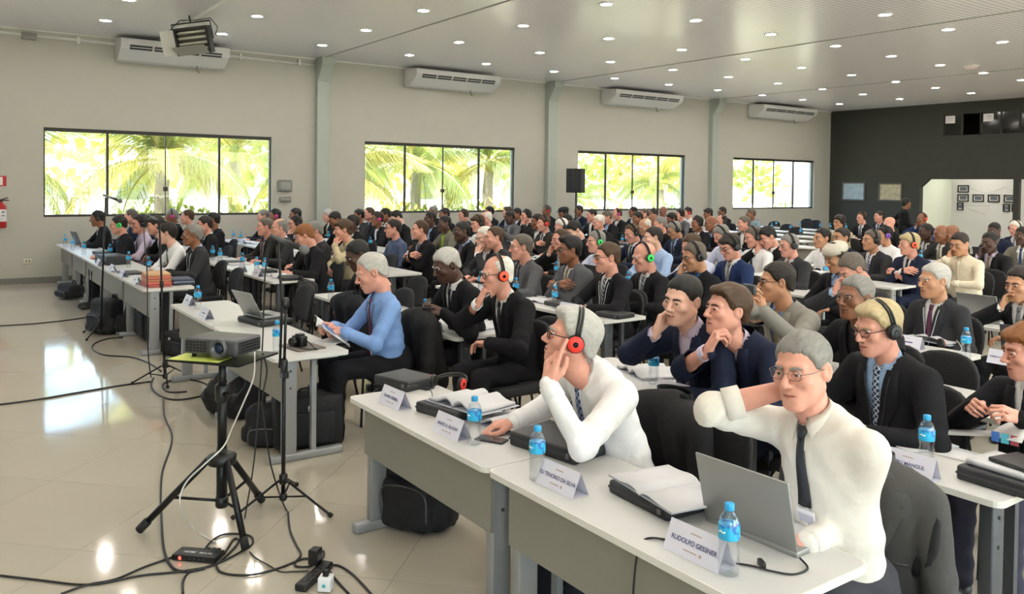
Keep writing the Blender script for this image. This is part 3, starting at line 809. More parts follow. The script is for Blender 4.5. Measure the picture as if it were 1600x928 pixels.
# back wall with the passage opening, its post and the interpreters' window
XO, ZO, YR = -14.47, 2.31, 29.02
BX0, BX1, BZ0, BZ1 = -13.72, -11.0, 3.70, 4.42
mb = MB(); Mxz = Matrix(((1, 0, 0, 0), (0, 0, 1, 0), (0, 1, 0, 0), (0, 0, 0, 1)))   # (x, z, y) -> (x, y, z)
def bw(poly): mb.prism(poly, YB, YB+.22, 0, Mxz)
bw([(XW-.22, 0), (XO, 0), (XO, 2.05), (XO+.28, ZO), (XO+.28, BZ0), (XW-.22, BZ0)])
bw([(XO+.28, ZO), (XR+.2, ZO), (XR+.2, BZ0), (XO+.28, BZ0)])
bw([(XW-.22, BZ0), (BX0, BZ0), (BX0, ZC), (XW-.22, ZC)]); bw([(BX0, BZ1), (XR+.2, BZ1), (XR+.2, ZC), (BX0, ZC)]); bw([(BX1, BZ0), (XR+.2, BZ0), (XR+.2, BZ1), (BX1, BZ1)])
bw([(-4.5, 0), (XR+.2, 0), (XR+.2, ZO), (-4.5, ZO)])
struct('wall_back', mb.mesh('wall_back', M_dark))
mb = MB(); mb.box(-11.57, -11.41, YB, YB+.16, 0, ZO); struct('trim_6', mb.mesh('passage_post', M_dark))
M_pale = mat('pale_passage_wall', '#d6dccd', .8)
mb = MB(); mb.box(XO-.2, XO, YB+.22, YR+.2, 0, 3.2); struct('wall_passage_side', mb.mesh('passage_side', M_pale))
mb = MB(); mb.box(XO-.2, -4.3, YR, YR+.2, 0, 3.2); struct('wall_passage_rear', mb.mesh('passage_rear', mat('passage_rear_wall', '#c9c9c6', .8)))
mb = MB(); mb.box(XO-.2, -4.3, YB+.22, YR+.2, 3.0, 3.1); struct('ceiling_passage', mb.mesh('passage_ceiling', M_white))
mb = MB(); mb.box(-4.5, -4.3, YB+.22, YR, 0, 3.1); struct('wall_passage_end', mb.mesh('passage_end', M_pale))
# booth behind the interpreters' window
mb = MB(); d_ = YB+.22
mb.box(BX0-.1, BX1+.1, d_+1.4, d_+1.5, 3.2, ZC); mb.box(BX0-.2, BX0-.1, d_, d_+1.5, 3.2, ZC); mb.box(BX1+.1, BX1+.2, d_, d_+1.5, 3.2, ZC); mb.box(BX0-.2, BX1+.2, d_, d_+1.5, 3.15, 3.2); mb.box(BX0-.2, BX1+.2, d_, d_+1.5, ZC, ZC+.1)
struct('wall_booth', mb.mesh('booth_shell', mat('booth_dark', '#24231d', .9)))
bwn = link('window_20', None); tag(bwn, kind='structure')
M_bglass = mat('dark_booth_glass', '#1f201e', .08, spec=.6)
for a, b, op in ((-13.70, -13.16, 0), (-13.14, -12.58, 1), (-12.54, -11.98, 0), (-11.96, -11.45, 0), (-11.43, -11.02, 0)):
    f = MB()
    for (p0, p1, q0, q1) in ((a, b, BZ0, BZ0+.025), (a, b, BZ1-.025, BZ1), (a, a+.02, BZ0, BZ1), (b-.02, b, BZ0, BZ1)): f.box(p0, p1, YB+.03, YB+.07, q0, q1)
    link('window_frame', f.mesh('booth_frame', mat('booth_frame', '#2a2b28', .5)), bwn)
    if not op:
        g = MB(); g.box(a+.02, b-.02, YB+.045, YB+.053, BZ0+.025, BZ1-.025); link('pane', g.mesh('pane', M_bglass), bwn)
for i, (a, z) in enumerate(((-13.68, 4.12), (-12.50, 4.12))):
    p = MB(); p.box(a, a+.30, YB+.030, YB+.044, z, z+.24, 0); p.box(a+.10, a+.25, YB+.0292, YB+.030, z+.15, z+.165, 1); p.box(a+.12, a+.2, YB+.0292, YB+.030, z+.09, z+.10, 1)
    tag(link('notice_sheet', p.mesh('notice_sheet', [mat('notice_paper', '#dcd5da', .6), mat('notice_print', '#8e868c', .6)])), 'white notice sheet on the dark booth glass %s the open pane' % ('before', 'beyond')[i], 'notice')

# assumed fill lamps, added to brighten the passage and the booth
for i, x in enumerate((-13.3, -10.5, -7.5)):
    o = thing('passage_fill_lamp', 'added square fill lamp hidden in the passage, %s from the pale side wall' % ('first', 'second', 'third')[i], 'ceiling light', (x, 28.0, 3.0)); a_ = MB(); a_.rbox(-.32, .32, -.32, .32, -.05, 0, .01); link('housing', a_.mesh('housing', M_white), o)
    a_ = MB(); a_.box(-.29, .29, -.29, .29, -.054, -.05); link('diffuser', a_.mesh('diffuser', mat('passage_fill_glow', '#fff9ee', .5, emit=9.0)), o)  # added glow behind the lintel, lifts the passage walls
o = thing('booth_fill_lamp', 'small warm fill lamp added inside the dark interpreters booth', 'lamp', (-12.4, YB+1.25, 4.55)); a_ = MB(); a_.lathe([(.06, .06), (.08, 0), (.078, 0), (.05, .055)], 14); link('fill_lamp_shade', a_.mesh('fill_lamp_shade', M_frame), o)
a_ = MB(); a_.lathe([(0, -.01), (.03, .0), (.03, .03), (.01, .05)], 12); link('fill_bulb', a_.mesh('fill_bulb', mat('booth_fill_glow', '#ffd9a0', .5, emit=14.0)), o)  # added warm glow so the interpreter shows in the booth
# skirting
mb = MB(); mb.box(XW, XW+.02, YF, YB, 0, .11); struct('baseboard_left', mb.mesh('baseboard_left', M_base))
mb = MB(); mb.box(XW, XO, YB-.02, YB, 0, .11); struct('baseboard_back', mb.mesh('baseboard_back', M_base))

# columns with haunches
Mcol = Matrix(((1, 0, 0, 0), (0, 0, 1, 0), (0, 1, 0, 0), (0, 0, 0, 1)))
for i, y in enumerate(COLS):
    mb = MB(); mb.prism([(XW, 0), (XW+.16, 0), (XW+.16, 4.25), (XW+.42, 4.62), (XW+.42, ZC), (XW, ZC)], y-.15, y+.15, 0, Mcol)
    struct('column_%d' % (i+1), mb.mesh('column', M_green))

# floor: grout bed with diagonal polished tiles
def tile_mat():
    m = mat('polished_tile', '#b6ae9e', .07, spec=.55, noise=.06, nscale=.9); nt = m.node_tree; b = nt.nodes['Principled BSDF']
    oi = nt.nodes.new('ShaderNodeObjectInfo'); mr = nt.nodes.new('ShaderNodeMapRange'); mr.inputs[3].default_value = .06; mr.inputs[4].default_value = .085
    nt.links.new(oi.outputs['Random'], mr.inputs[0]); nt.links.new(mr.outputs[0], b.inputs['Roughness'])
    return m
M_tile = tile_mat()
mb = MB(); mb.box(XW-.2, XR+.2, YF-.2, YR+.2, -.12, -.002); floor = struct('floor', mb.mesh('floor_bed', mat('tile_grout', '#8f8777', .6)))
STEP = 1.22; TS = STEP/math.sqrt(2)/2-.0012
tb = MB(); tb.box(-TS, TS, -TS, TS, -.002, 0); tile_me = tb.mesh('tile', M_tile)
cent = []
for k in range(-30, 40):
    for m_ in range(-45, 20):
        u_ = -1.75+STEP*(k+.5); w_ = -5.45+STEP*(m_+.5); x, y = (u_+w_)/2, (u_-w_)/2
        if XW-.6 < x < XR+.6 and YF-.6 < y < YR+.6: cent.append((x, y))
def tile_seen(c):
    v = np.array([c[0], c[1], -CAM_H]); z = v@_F
    if z < .5: return 1e6+math.hypot(*c)
    u = 800+F_PX*(v@_R)/z; vv = CY-F_PX*(v@_U)/z
    return (0 if -120 < u < 1720 and vv < 1050 else 1e5) + math.hypot(*c)
cent.sort(key=tile_seen)
for x, y in cent[:290]: link('tile', tile_me, floor, Matrix.Translation((x, y, 0)) @ Matrix.Rotation(R(45), 4, 'Z'))
tb = MB()
for x, y in cent[290:]: tb.box(-TS, TS, -TS, TS, -.002, 0, 0, Matrix.Translation((x, y, 0)) @ Matrix.Rotation(R(45), 4, 'Z'))
tag(link('tile_field', tb.mesh('tile_field', M_tile), floor), kind='stuff')

# ------------------------------------------------------------------ fixtures on walls and ceiling
M_lamp = mat('downlight_diffuser', '#fff8ef', .5, emit=60.0)
tr_ = MB(); tr_.lathe([(.088, 0), (.118, 0), (.124, -.006), (.120, -.012), (.092, -.010), (.088, 0)], 20); ring_me = tr_.mesh('trim_ring', M_white)
ds = MB(); ds.lathe([(.090, -.004), (.088, -.007), (0, -.007)], 20); disc_me = ds.mesh('diffuser', M_lamp)
for ix, x in enumerate((-16.0, -13.93, -11.77, -9.58, -7.38, -5.2, -3.02, -.85, 1.3, 3.5)):
    for k in range(-3, 13):
        y = 2.5+2.01*k
        if y > YB-.3: continue
        e = np.array([x, y, ZC-CAM_H]); z = e@_F
        if k < 0 and ix % 2: continue
        o = thing('ceiling_downlight', 'round white recessed downlight, one of the lit grid in the ribbed ceiling', 'ceiling light', (x, y, ZC), 0, 'downlights in the ceiling grid')
        link('trim_ring', ring_me, o); link('diffuser', disc_me, o)
M_acw = mat('white_ac_plastic', '#d3d3d0', .4); M_slot = mat('ac_slot', '#3a3b3b', .6)
def ac_unit(y0, y1, label):
    o = thing('air_conditioner', label, 'air conditioner', (XW, (y0+y1)/2, 4.30)); hw = (y1-y0)/2
    mb = MB(); Mp = Matrix(((1, 0, 0, 0), (0, 0, 1, 0), (0, 1, 0, 0), (0, 0, 0, 1)))
    mb.prism([(.02, .10), (.10, .0), (.30, .02), (.62, .20), (.68, .28), (.66, .40), (.02, .44)], -hw, hw, 0, Mp); link('casing', mb.mesh('casing', M_acw), o)
    n = 5 if hw > 1.05 else 4
    for k in range(n):
        a = -hw+.14+k*(2*hw-.28)/n
        g = MB(); p0, p1 = Vector((.625, 0, .195)), Vector((.682, 0, .275)); nx = Vector((.82, 0, -.57))*.006
        g.add([(p0+nx)+Vector((0, a+.02, 0)), (p0+nx)+Vector((0, a+(2*hw-.28)/n-.02, 0)), (p1+nx)+Vector((0, a+(2*hw-.28)/n-.02, 0)), (p1+nx)+Vector((0, a+.02, 0)),
               p0+Vector((0, a+.02, 0)), p0+Vector((0, a+(2*hw-.28)/n-.02, 0)), p1+Vector((0, a+(2*hw-.28)/n-.02, 0)), p1+Vector((0, a+.02, 0))], [(0, 1, 2, 3), (4, 7, 6, 5), (0, 4, 5, 1), (1, 5, 6, 2), (2, 6, 7, 3), (3, 7, 4, 0)])
        s_ = link('air_outlet', g.mesh('air_outlet', M_slot), o)
        f = MB(); f.box(.648, .664, a+.03, a+(2*hw-.28)/n-.03, .226, .238); link('vane', f.mesh('vane', M_acw), s_)
    d = MB(); d.tube([(.3, hw*.45, .03), (.3, hw*.45, -.06), (.34, hw*.45+.04, -.11)], .012, 6); link('drain_hose', d.mesh('drain_hose', mat('drain_hose', '#6b6a66', .6)), o)
ac_unit(2.95, 5.0, 'long white air conditioner over the window, behind the hanging studio light')
ac_unit(9.35, 11.75, 'white air conditioner on the wall between the first and second pale columns')
ac_unit(15.7, 18.4, 'white air conditioner on the wall between the second and third pale columns')
ac_unit(22.2, 25.1, 'white air conditioner on the wall beside the charcoal wall')
# conduit along the wall top
mb = MB(); mb.tube([(XW+.05, .2, 4.66), (XW+.05, 7.08, 4.62)], .028, 8); o = thing('wall_conduit', 'white conduit pipe running along the top of the window wall', 'pipe', (0, 0, 0))
link('pipe', mb.mesh('pipe', M_white), o)
for y in (.6, 2.3, 5.4, 6.7): b_ = MB(); b_.box(XW+.01, XW+.09, y-.025, y+.025, 4.58, 4.71); link('clip', b_.mesh('clip', M_white), o)
b_ = MB(); b_.rbox(XW, XW+.10, 1.36, 1.60, 4.58, 4.70, .01); link('junction_box', b_.mesh('junction_box', mat('grey_box', '#8e8d88', .5)), o)
# ceiling pipe and studio light
mb = MB(); mb.tube([(XW+.3, 3.65, ZC-.05), (-11.0, 3.65, ZC-.05)], .03, 8); tag(link('ceiling_pipe', mb.mesh('ceiling_pipe', M_white)), 'thin white pipe under the ceiling carrying the studio light', 'pipe')
sl = thing('studio_light', 'black hanging studio light with four tubes and silver barn doors', 'stage light', (-14.6, 3.65, 4.36))
Msl = Matrix.Rotation(R(52), 4, 'Z') @ Matrix.Rotation(R(12), 4, 'X') @ Matrix.Rotation(R(-7), 4, 'Y')
bk = mat('studio_black', '#1b1a18', .5); sv = mat('barn_door_silver', '#9c9a92', .45, .3)
mb = MB()
for (a, b, c, d) in ((-.30, .30, .19, .23), (-.30, .30, -.23, -.19), (-.30, -.26, -.19, .19), (.26, .30, -.19, .19)): mb.box(a, b, -.09, .03, c, d)
mb.box(-.30, .30, .03, .07, -.23, .23); link('housing', mb.mesh('housing', bk), sl, Msl)
for k in range(4):
    t = MB(); z = -.14+.095*k; t.tube([(-.25, -.035, z), (.25, -.035, z)], .022, 8); link('tube_lamp', t.mesh('tube_lamp', mat('unlit_tube', '#b8b7a6', .3)), sl, Msl)
    r = MB(); r.box(-.26, .26, .018, .028, z-.04, z+.04); link('reflector', r.mesh('reflector', mat('reflector_metal', '#6f6d62', .35, .6)), sl, Msl)
for A in (Matrix.Translation((0, -.09, -.23)) @ Matrix.Rotation(R(-38), 4, 'X') @ Matrix.Translation((0, -.12, 0)), Matrix.Translation((-.30, -.09, 0)) @ Matrix.Rotation(R(90), 4, 'Y') @ Matrix.Rotation(R(48), 4, 'X') @ Matrix.Translation((0, -.1, 0))):
    d = MB(); L = .27 if A[1][3] and abs(A[0][3]) < .1 else .21
    d.box(-L, L, -.12, .12, -.003, .003); link('barn_door', d.mesh('barn_door', sv), sl, Msl @ A)
mb = MB(); mb.tube([(-.34, 0, .0), (-.34, 0, .30), (.34, 0, .30), (.34, 0, 0)], .014, 6); mb.tube([(0, 0, .30), (0, 0, .42)], .016, 6); link('yoke', mb.mesh('yoke', bk), sl, Msl)
mb = MB(); mb.tube([(.36, .06, .05), (.42, .08, .18), (.34, .03, .34), (.1, 0, .33), (-.2, .05, .36), (-.42, .03, .20), (-.38, .05, .02)], .008, 5); link('power_cord', mb.mesh('power_cord', bk), sl, Msl)
# wall boxes, socket, sign, extinguisher
for (y0, y1, z0, z1, lb) in ((6.24, 6.57, 1.75, 2.01, 'larger grey plastic wall box beside the palm window'), (6.28, 6.55, 1.52, 1.64, 'smaller grey plastic wall box under the larger one')):
    o = thing('wall_box', lb, 'wall box', (XW, (y0+y1)/2, z0)); b_ = MB(); hw = (y1-y0)/2
    b_.rbox(0, .06, -hw, hw, 0, z1-z0, .03); link('case', b_.mesh('case', mat('grey_plastic_box', '#7f807c', .5)), o)
    b_ = MB(); b_.rbox(.058, .068, -hw*.7, hw*.7, (z1-z0)*.2, (z1-z0)*.8, .01); link('cover', b_.mesh('cover', mat('grey_plastic_cover', '#93948f', .5)), o)
o = thing('wall_socket', 'small cream wall socket low on the window wall', 'socket', (XW, 1.46, .42)); b_ = MB(); b_.rbox(0, .012, -.07, .07, -.05, .05, .005); link('plate', b_.mesh('plate', mat('cream_plastic', '#d5cdb9', .4)), o)
for yy in (-.025, .025):
    b_ = MB(); b_.box(.012, .0135, yy-.012, yy+.012, -.02, .02); link('outlet', b_.mesh('outlet', mat('outlet_dark', '#6d675b', .5)), o)
o = thing('extinguisher_sign', 'red and white safety sign above the fire extinguisher', 'sign', (XW, .95, 1.83)); b_ = MB(); b_.box(0, .006, -.18, .17, 0, .19); link('board', b_.mesh('board', mat('sign_red', '#b3202a', .5)), o)
b_ = MB(); b_.box(.006, .008, -.16, .11, .02, .17); link('panel', b_.mesh('panel', mat('sign_white', '#e4dfda', .5)), o)
b_ = MB(); b_.tube([(.009, .02, .06), (.009, .06, .06), (.009, .06, .13), (.009, .02, .13)], .008, 4); link('pictogram', b_.mesh('pictogram', mat('sign_red', '#b3202a', .5)), o)
fe = thing('fire_extinguisher', 'red fire extinguisher with white label hanging on the wall', 'fire extinguisher', (XW+.12, 1.03, 1.06))
b_ = MB(); b_.lathe([(.07, 0), (.085, .02), (.085, .37), (.07, .42), (.03, .45), (.025, .48)], 18); link('cylinder', b_.mesh('cylinder', mat('extinguisher_red', '#b01e22', .3)), fe)
b_ = MB(); b_.lathe([(.0855, .12), (.0865, .122), (.0865, .34), (.0855, .342)], 18); lb_ = link('label_band', b_.mesh('label_band', mat('extinguisher_label', '#dad7d6', .5)), fe)
b_ = MB(); b_.box(.0, .0885, .0, .05, .28, .31); b_.box(.0, .0885, .0, .05, .22, .24); link('print', b_.mesh('print', mat('print_grey', '#77777e', .6)), lb_)
b_ = MB(); b_.tube([(0, 0, .48), (0, 0, .53)], .018, 8); b_.tube([(0, 0, .52), (.03, .10, .56)], .01, 6); b_.tube([(0, 0, .51), (.03, .12, .51)], .01, 6); link('valve', b_.mesh('valve', bk), fe)
b_ = MB(); b_.tube([(0, -.02, .5), (.02, -.12, .5), (.06, -.15, .35), (.09, -.10, .15)], .011, 6); link('hose', b_.mesh('hose', bk), fe)
# loudspeaker on a stand by the second column
sp = thing('loudspeaker', 'black loudspeaker cabinet on a tall stand beside the second pale column', 'loudspeaker', (-16.35, 13.6, 1.78), R(25))
b_ = MB(); b_.prism([(-.17, .17), (.17, .17), (.21, -.16), (-.21, -.16)], 0, .62); link('cabinet', b_.mesh('cabinet', mat('speaker_black', '#1c1c1b', .7)), sp)
b_ = MB(); b_.box(-.185, .185, -.172, -.16, .03, .59); link('grille', b_.mesh('grille', mat('speaker_grille', '#26272a', .8, bump=.5, bscale=200)), sp)
b_ = MB(); b_.tube([(0, -.175, .02), (0, -.178, .60)], .004, 4); link('badge_strip', b_.mesh('badge_strip', mat('grey_metal', '#6b6b6a', .4, .7)), sp)
ss_ = thing('speaker_stand', 'black tripod stand carrying the loudspeaker near the window wall', 'stand', (-16.35, 13.6, 0))
b_ = MB(); b_.tube([(0, 0, .05), (0, 0, 1.78)], .022, 8); link('pole', b_.mesh('pole', bk), ss_)
for k in range(3):
    a = 2.1*k+.4; b_ = MB(); b_.tube([(0, 0, .75), (.5*math.cos(a), .5*math.sin(a), .015)], .014, 6); link('leg', b_.mesh('leg', bk), ss_)
# smoke detector
o = thing('smoke_detector', 'round pinkish white smoke detector beside a ceiling downlight', 'smoke detector', (-9.2, 19.2, ZC)); b_ = MB(); b_.lathe([(.15, 0), (.15, -.03), (.11, -.07), (0, -.075)], 18); link('dome', b_.mesh('dome', mat('detector_plastic', '#d9c9c8', .5)), o)
b_ = MB(); b_.lathe([(.17, 0), (.17, -.015), (.15, -.02)], 18); link('base', b_.mesh('base', M_white), o)
# pictures on the charcoal wall and in the passage
def picture(x0, x1, z0, z1, y, lb, fr, inner, group=None, mount=None):
    o = thing('framed_picture', lb, 'picture', ((x0+x1)/2, y, z0), 0, group); hw = (x1-x0)/2; h_ = z1-z0; t = .05 if hw > .3 else .035
    b_ = MB()
    for (a, b, c, d) in ((-hw, hw, 0, t), (-hw, hw, h_-t, h_), (-hw, -hw+t, t, h_-t), (hw-t, hw, t, h_-t)): b_.box(a, b, -.035, 0, c, d)
    link('frame', b_.mesh('frame', fr), o)
    b_ = MB(); b_.box(-hw+t, hw-t, -.012, 0, t, h_-t); link('mount', b_.mesh('mount', mount or inner), o)
    if mount:
        b_ = MB(); b_.box(-hw*.62, hw*.62, -.016, -.012, h_*.25, h_*.75); link('print', b_.mesh('print', inner), o)
picture(-17.32, -16.42, 1.54, 2.20, YB, 'pale blue landscape picture on the charcoal wall nearer the window wall', mat('art_frame', '#4c4a44', .5), mat('art_blue', '#93a3ad', .6, noise=.5, nscale=6))
picture(-15.92, -15.06, 1.55, 2.18, YB, 'sandy gold landscape picture on the charcoal wall nearer the passage', mat('art_frame', '#4c4a44', .5), mat('art_gold', '#a59c84', .6, noise=.55, nscale=7))
fb = mat('black_picture_frame', '#17171a', .5); mt = mat('picture_mount', '#d4d3d2', .7); ph = mat('photo_print', '#5a5f68', .6, noise=.6, nscale=9)
wide = [(-14.25, 1.88, 'top'), (-14.25, 1.57, 'a'), (-13.75, 1.57, 'b'), (-13.25, 1.57, 'c'), (-12.75, 1.57, 'd'), (-12.1, 1.57, 'e')]
for (x, z, n), w_ in zip(wide, ('topmost in the column by the pale side wall', 'below the topmost one by the pale side wall', 'second in its row from the pale side wall', 'third in its row from the pale side wall', 'fourth in its row, cut by the dark post', 'beyond the dark post')): picture(x, x+.37, z, z+.25, YR, 'wide black framed photograph, '+w_, fb, ph, 'wide photographs on the passage wall', mt)
for (x, z), w_ in zip(((-14.26, 1.27), (-12.77, 1.26), (-12.5, 1.26), (-12.1, 1.26)), ('lowest in the column by the pale side wall', 'before the dark post, farther from it', 'right beside the dark post', 'beyond the dark post')): picture(x, x+.21, z, z+.26, YR, 'small upright framed portrait, '+w_, fb, ph, 'upright portraits on the passage wall', mt)
b_ = MB()
for pts in ([(-13.9, 2.05), (-13.3, 1.85), (-12.7, 2.1), (-12.45, 1.9)], [(-14.0, 1.42), (-13.2, 1.45), (-13.35, 1.15), (-13.95, 1.36)]): b_.tube([(x, YR-.004, z) for x, z in pts], .004, 4)
tag(link('wall_strings', b_.mesh('wall_strings', mat('string_grey', '#a4a4a0', .7))), 'thin grey strings strung in angles between the passage photographs', 'strings')

# ------------------------------------------------------------------ outdoors
mb = MB(); mb.box(-120, 120, -90, 110, -.75, -.60); g = struct('ground', mb.mesh('ground', mat('sunlit_lawn', '#b3ae98', .9, noise=.25, nscale=.6)))
M_trunk = mat('palm_trunk', '#8d8474', .9, noise=.3, nscale=5, bump=.6, bscale=14, stretch=(1, 1, 6))
def frond_mesh(seed, L=2.6, wid=.75, droop=1.0):
    rr = random.Random(seed); mb = MB(); n = 22; pts = []
    for i in range(n+1):
        t = i/n; pts.append(Vector((L*(t-.18*t*t*droop), 0, .75*t-1.55*droop*t*t)))
    mb.tube(pts, [.028*(1-.85*i/n)+.004 for i in range(n+1)], 4, 1)
    for i in range(2, n+1):
        for h_ in (0, .33, .66):
            for sg in (-1, 1):
                t = min(1, (i+h_)/n); k = min(n, i); p = pts[k]; ln = wid*(math.sin(math.pi*min(1, .12+t*.86))**.6)*rr.uniform(.85, 1.1)
                ax = (pts[k]-pts[k-1]).normalized(); sd = Vector((0, sg, 0))
                a = p+(pts[k]-pts[k-1])*(h_-.5); tip = a+sd*ln*.62+ax*ln*.55+Vector((0, 0, -ln*(.45+.35*rr.random())))
                mid = a+sd*ln*.38+ax*ln*.25+Vector((0, 0, .02)); wv = ax*.013
                mb.add([a-wv, a+wv, mid+wv*1.1, tip, mid-wv*1.1], [(0, 1, 2, 4), (4, 2, 3)], 0)
    return mb
def leaf_mat(name, c, tl):
    m = bpy.data.materials.new(name); m.use_nodes = True; nt = m.node_tree; b = nt.nodes['Principled BSDF']
    b.inputs['Base Color'].default_value = (*srgb(c), 1); b.inputs['Roughness'].default_value = .45
    t = nt.nodes.new('ShaderNodeBsdfTranslucent'); t.inputs[0].default_value = (*srgb(tl), 1)
    mx = nt.nodes.new('ShaderNodeMixShader'); mx.inputs[0].default_value = .45
    nt.links.new(b.outputs[0], mx.inputs[1]); nt.links.new(t.outputs[0], mx.inputs[2]); nt.links.new(mx.outputs[0], nt.nodes['Material Output'].inputs[0])
    return m
M_leafs = [leaf_mat('palm_leaf', '#566230', '#84953e'), leaf_mat('palm_leaf_yellow', '#757336', '#a8a24a')]
M_stem = mat('palm_stem', '#a39a55', .6)
FR = [[frond_mesh(s).mesh('frond', [m, M_stem]) for s in (1, 2)] for m in M_leafs]
def palm(x, y, h, label, scale=1.0, seed=0, n=15):
    rr = random.Random(seed); o = thing('palm_tree', label, 'palm tree', (x, y, -.6), rr.uniform(0, 6), 'palm trees outside the windows')
    tb = MB(); k = 9
    tb.tube([(0.05*math.sin(i*.7), .03*i/k, h*i/k) for i in range(k+1)], [.19*scale*(1-.25*i/k)+(.012 if i % 2 else 0) for i in range(k+1)], 10); link('trunk', tb.mesh('trunk', M_trunk), o)
    cs = MB(); cs.tube([(0, .03, h-.05), (0, .03, h+.35), (0, .03, h+.7)], [.15*scale, .12*scale, .04], 8); link('crownshaft', cs.mesh('crownshaft', M_stem), o)
    for i in range(n):
        a = i*2.4+rr.uniform(-.2, .2); el = R(rr.uniform(10, 70) if i > n*.35 else rr.uniform(-35, 10))
        M = Matrix.Translation((0, .03, h+.35)) @ Matrix.Rotation(a, 4, 'Z') @ Matrix.Rotation(-el, 4, 'Y') @ Matrix.Scale(scale*rr.uniform(.85, 1.15), 4)
        link('frond', FR[0 if rr.random() < .6 else 1][i % 2], o, M)
palm(-22.6, 4.9, 2.75, 'stout palm with a thick trunk and arching fronds outside the window by the wall boxes', 1.15, 3, 18)
palm(-21.5, 9.3, 2.5, 'palm with a pale trunk outside the window past the first pale column', 1.1, 5, 18)
palm(-23.6, 12.9, 2.9, 'leafy palm leaning over the end of the window past the first pale column', 1.1, 8, 17)
palm(-22.6, 1.3, 2.5, 'palm with drooping fronds outside the end of the window by the extinguisher', 1.0, 11, 15)
palm(-23.4, 15.6, 3.0, 'palm with hanging fronds outside the window behind the loudspeaker', 1.1, 13, 15)
palm(-25.5, 21.0, 1.5, 'short young palm outside the window behind the loudspeaker', .9, 17, 13)
palm(-26.5, 27.0, 2.4, 'palm outside the window beside the charcoal wall', 1.0, 19, 15)
palm(-27.0, 8.0, 3.2, 'tall palm set back on the lawn behind the pale trunked palm', 1.2, 23, 16)
# shrubs: one bush each
def bush_mesh(seed, n=420):
    rr = random.Random(seed); mb = MB()
    for i in range(n):
        a = rr.uniform(0, 6.283); b = math.acos(rr.uniform(-.2, 1)); r_ = rr.uniform(.55, 1.0); c = Vector((math.sin(b)*math.cos(a)*r_, math.sin(b)*math.sin(a)*r_, math.cos(b)*r_*.9))
        t = Vector((rr.uniform(-1, 1), rr.uniform(-1, 1), rr.uniform(-.4, 1))).normalized()*.17; s_ = t.cross(Vector((rr.uniform(-1, 1), rr.uniform(-1, 1), .3))).normalized()*.05
        mb.add([c, c+t*.5+s_, c+t, c+t*.5-s_], [(0, 1, 2, 3)])
    return mb
BM = [bush_mesh(31+i).mesh('foliage', m) for i, m in enumerate((leaf_mat('bush_leaf', '#5f6b2e', '#8f9b40'), leaf_mat('bush_leaf_yellow', '#7b7536', '#aca24c'), leaf_mat('bush_leaf_dark', '#4a582a', '#72853a')))]
st_ = MB()
for k in range(5): st_.tube([(0, 0, -.2), (.25*math.cos(k*1.26), .25*math.sin(k*1.26), .55)], .025, 5)
st_me = st_.mesh('stem', M_trunk)
BLAB = ('lush yellow green shrub growing outside the window by the wall boxes', 'yellow green shrub growing outside the window past the first pale column', 'shrub growing outside the window behind the loudspeaker', 'shrub growing outside the window beside the charcoal wall')
for wi, (a, b) in enumerate(WIN[:4]):
    for k in range(9):
        t = (k+.5)/9; y = a+(b-a)*t + (4.2 + .9*wi)*.0 ; xx = -20.4-rr_ if (rr_ := rnd.uniform(0, 4.5)) else -20.4
        yy = y + (abs(xx)-17.8)*(y/17.8)*1.0
        s_ = rnd.uniform(.9, 1.45)*(1.0 if wi < 2 else .8)
        o = thing('shrub', BLAB[wi], 'shrub', (xx, yy, -.6), rnd.uniform(0, 6), 'shrubs outside the windows'); o.scale = (s_, s_, s_*1.25)
        link('foliage', BM[rnd.randrange(3)], o, Matrix.Translation((0, 0, .45))); link('stem', st_me, o)
for k in range(7):
    o = thing('shrub', 'large pale tree canopy far across the lawn', 'tree', (-44-rnd.uniform(0, 8), -4+k*10, -.6), k, 'trees far across the lawn'); o.scale = (4.5, 4.5, 5.5)
    link('foliage', BM[k % 2], o, Matrix.Translation((0, 0, .5))); link('stem', st_me, o)
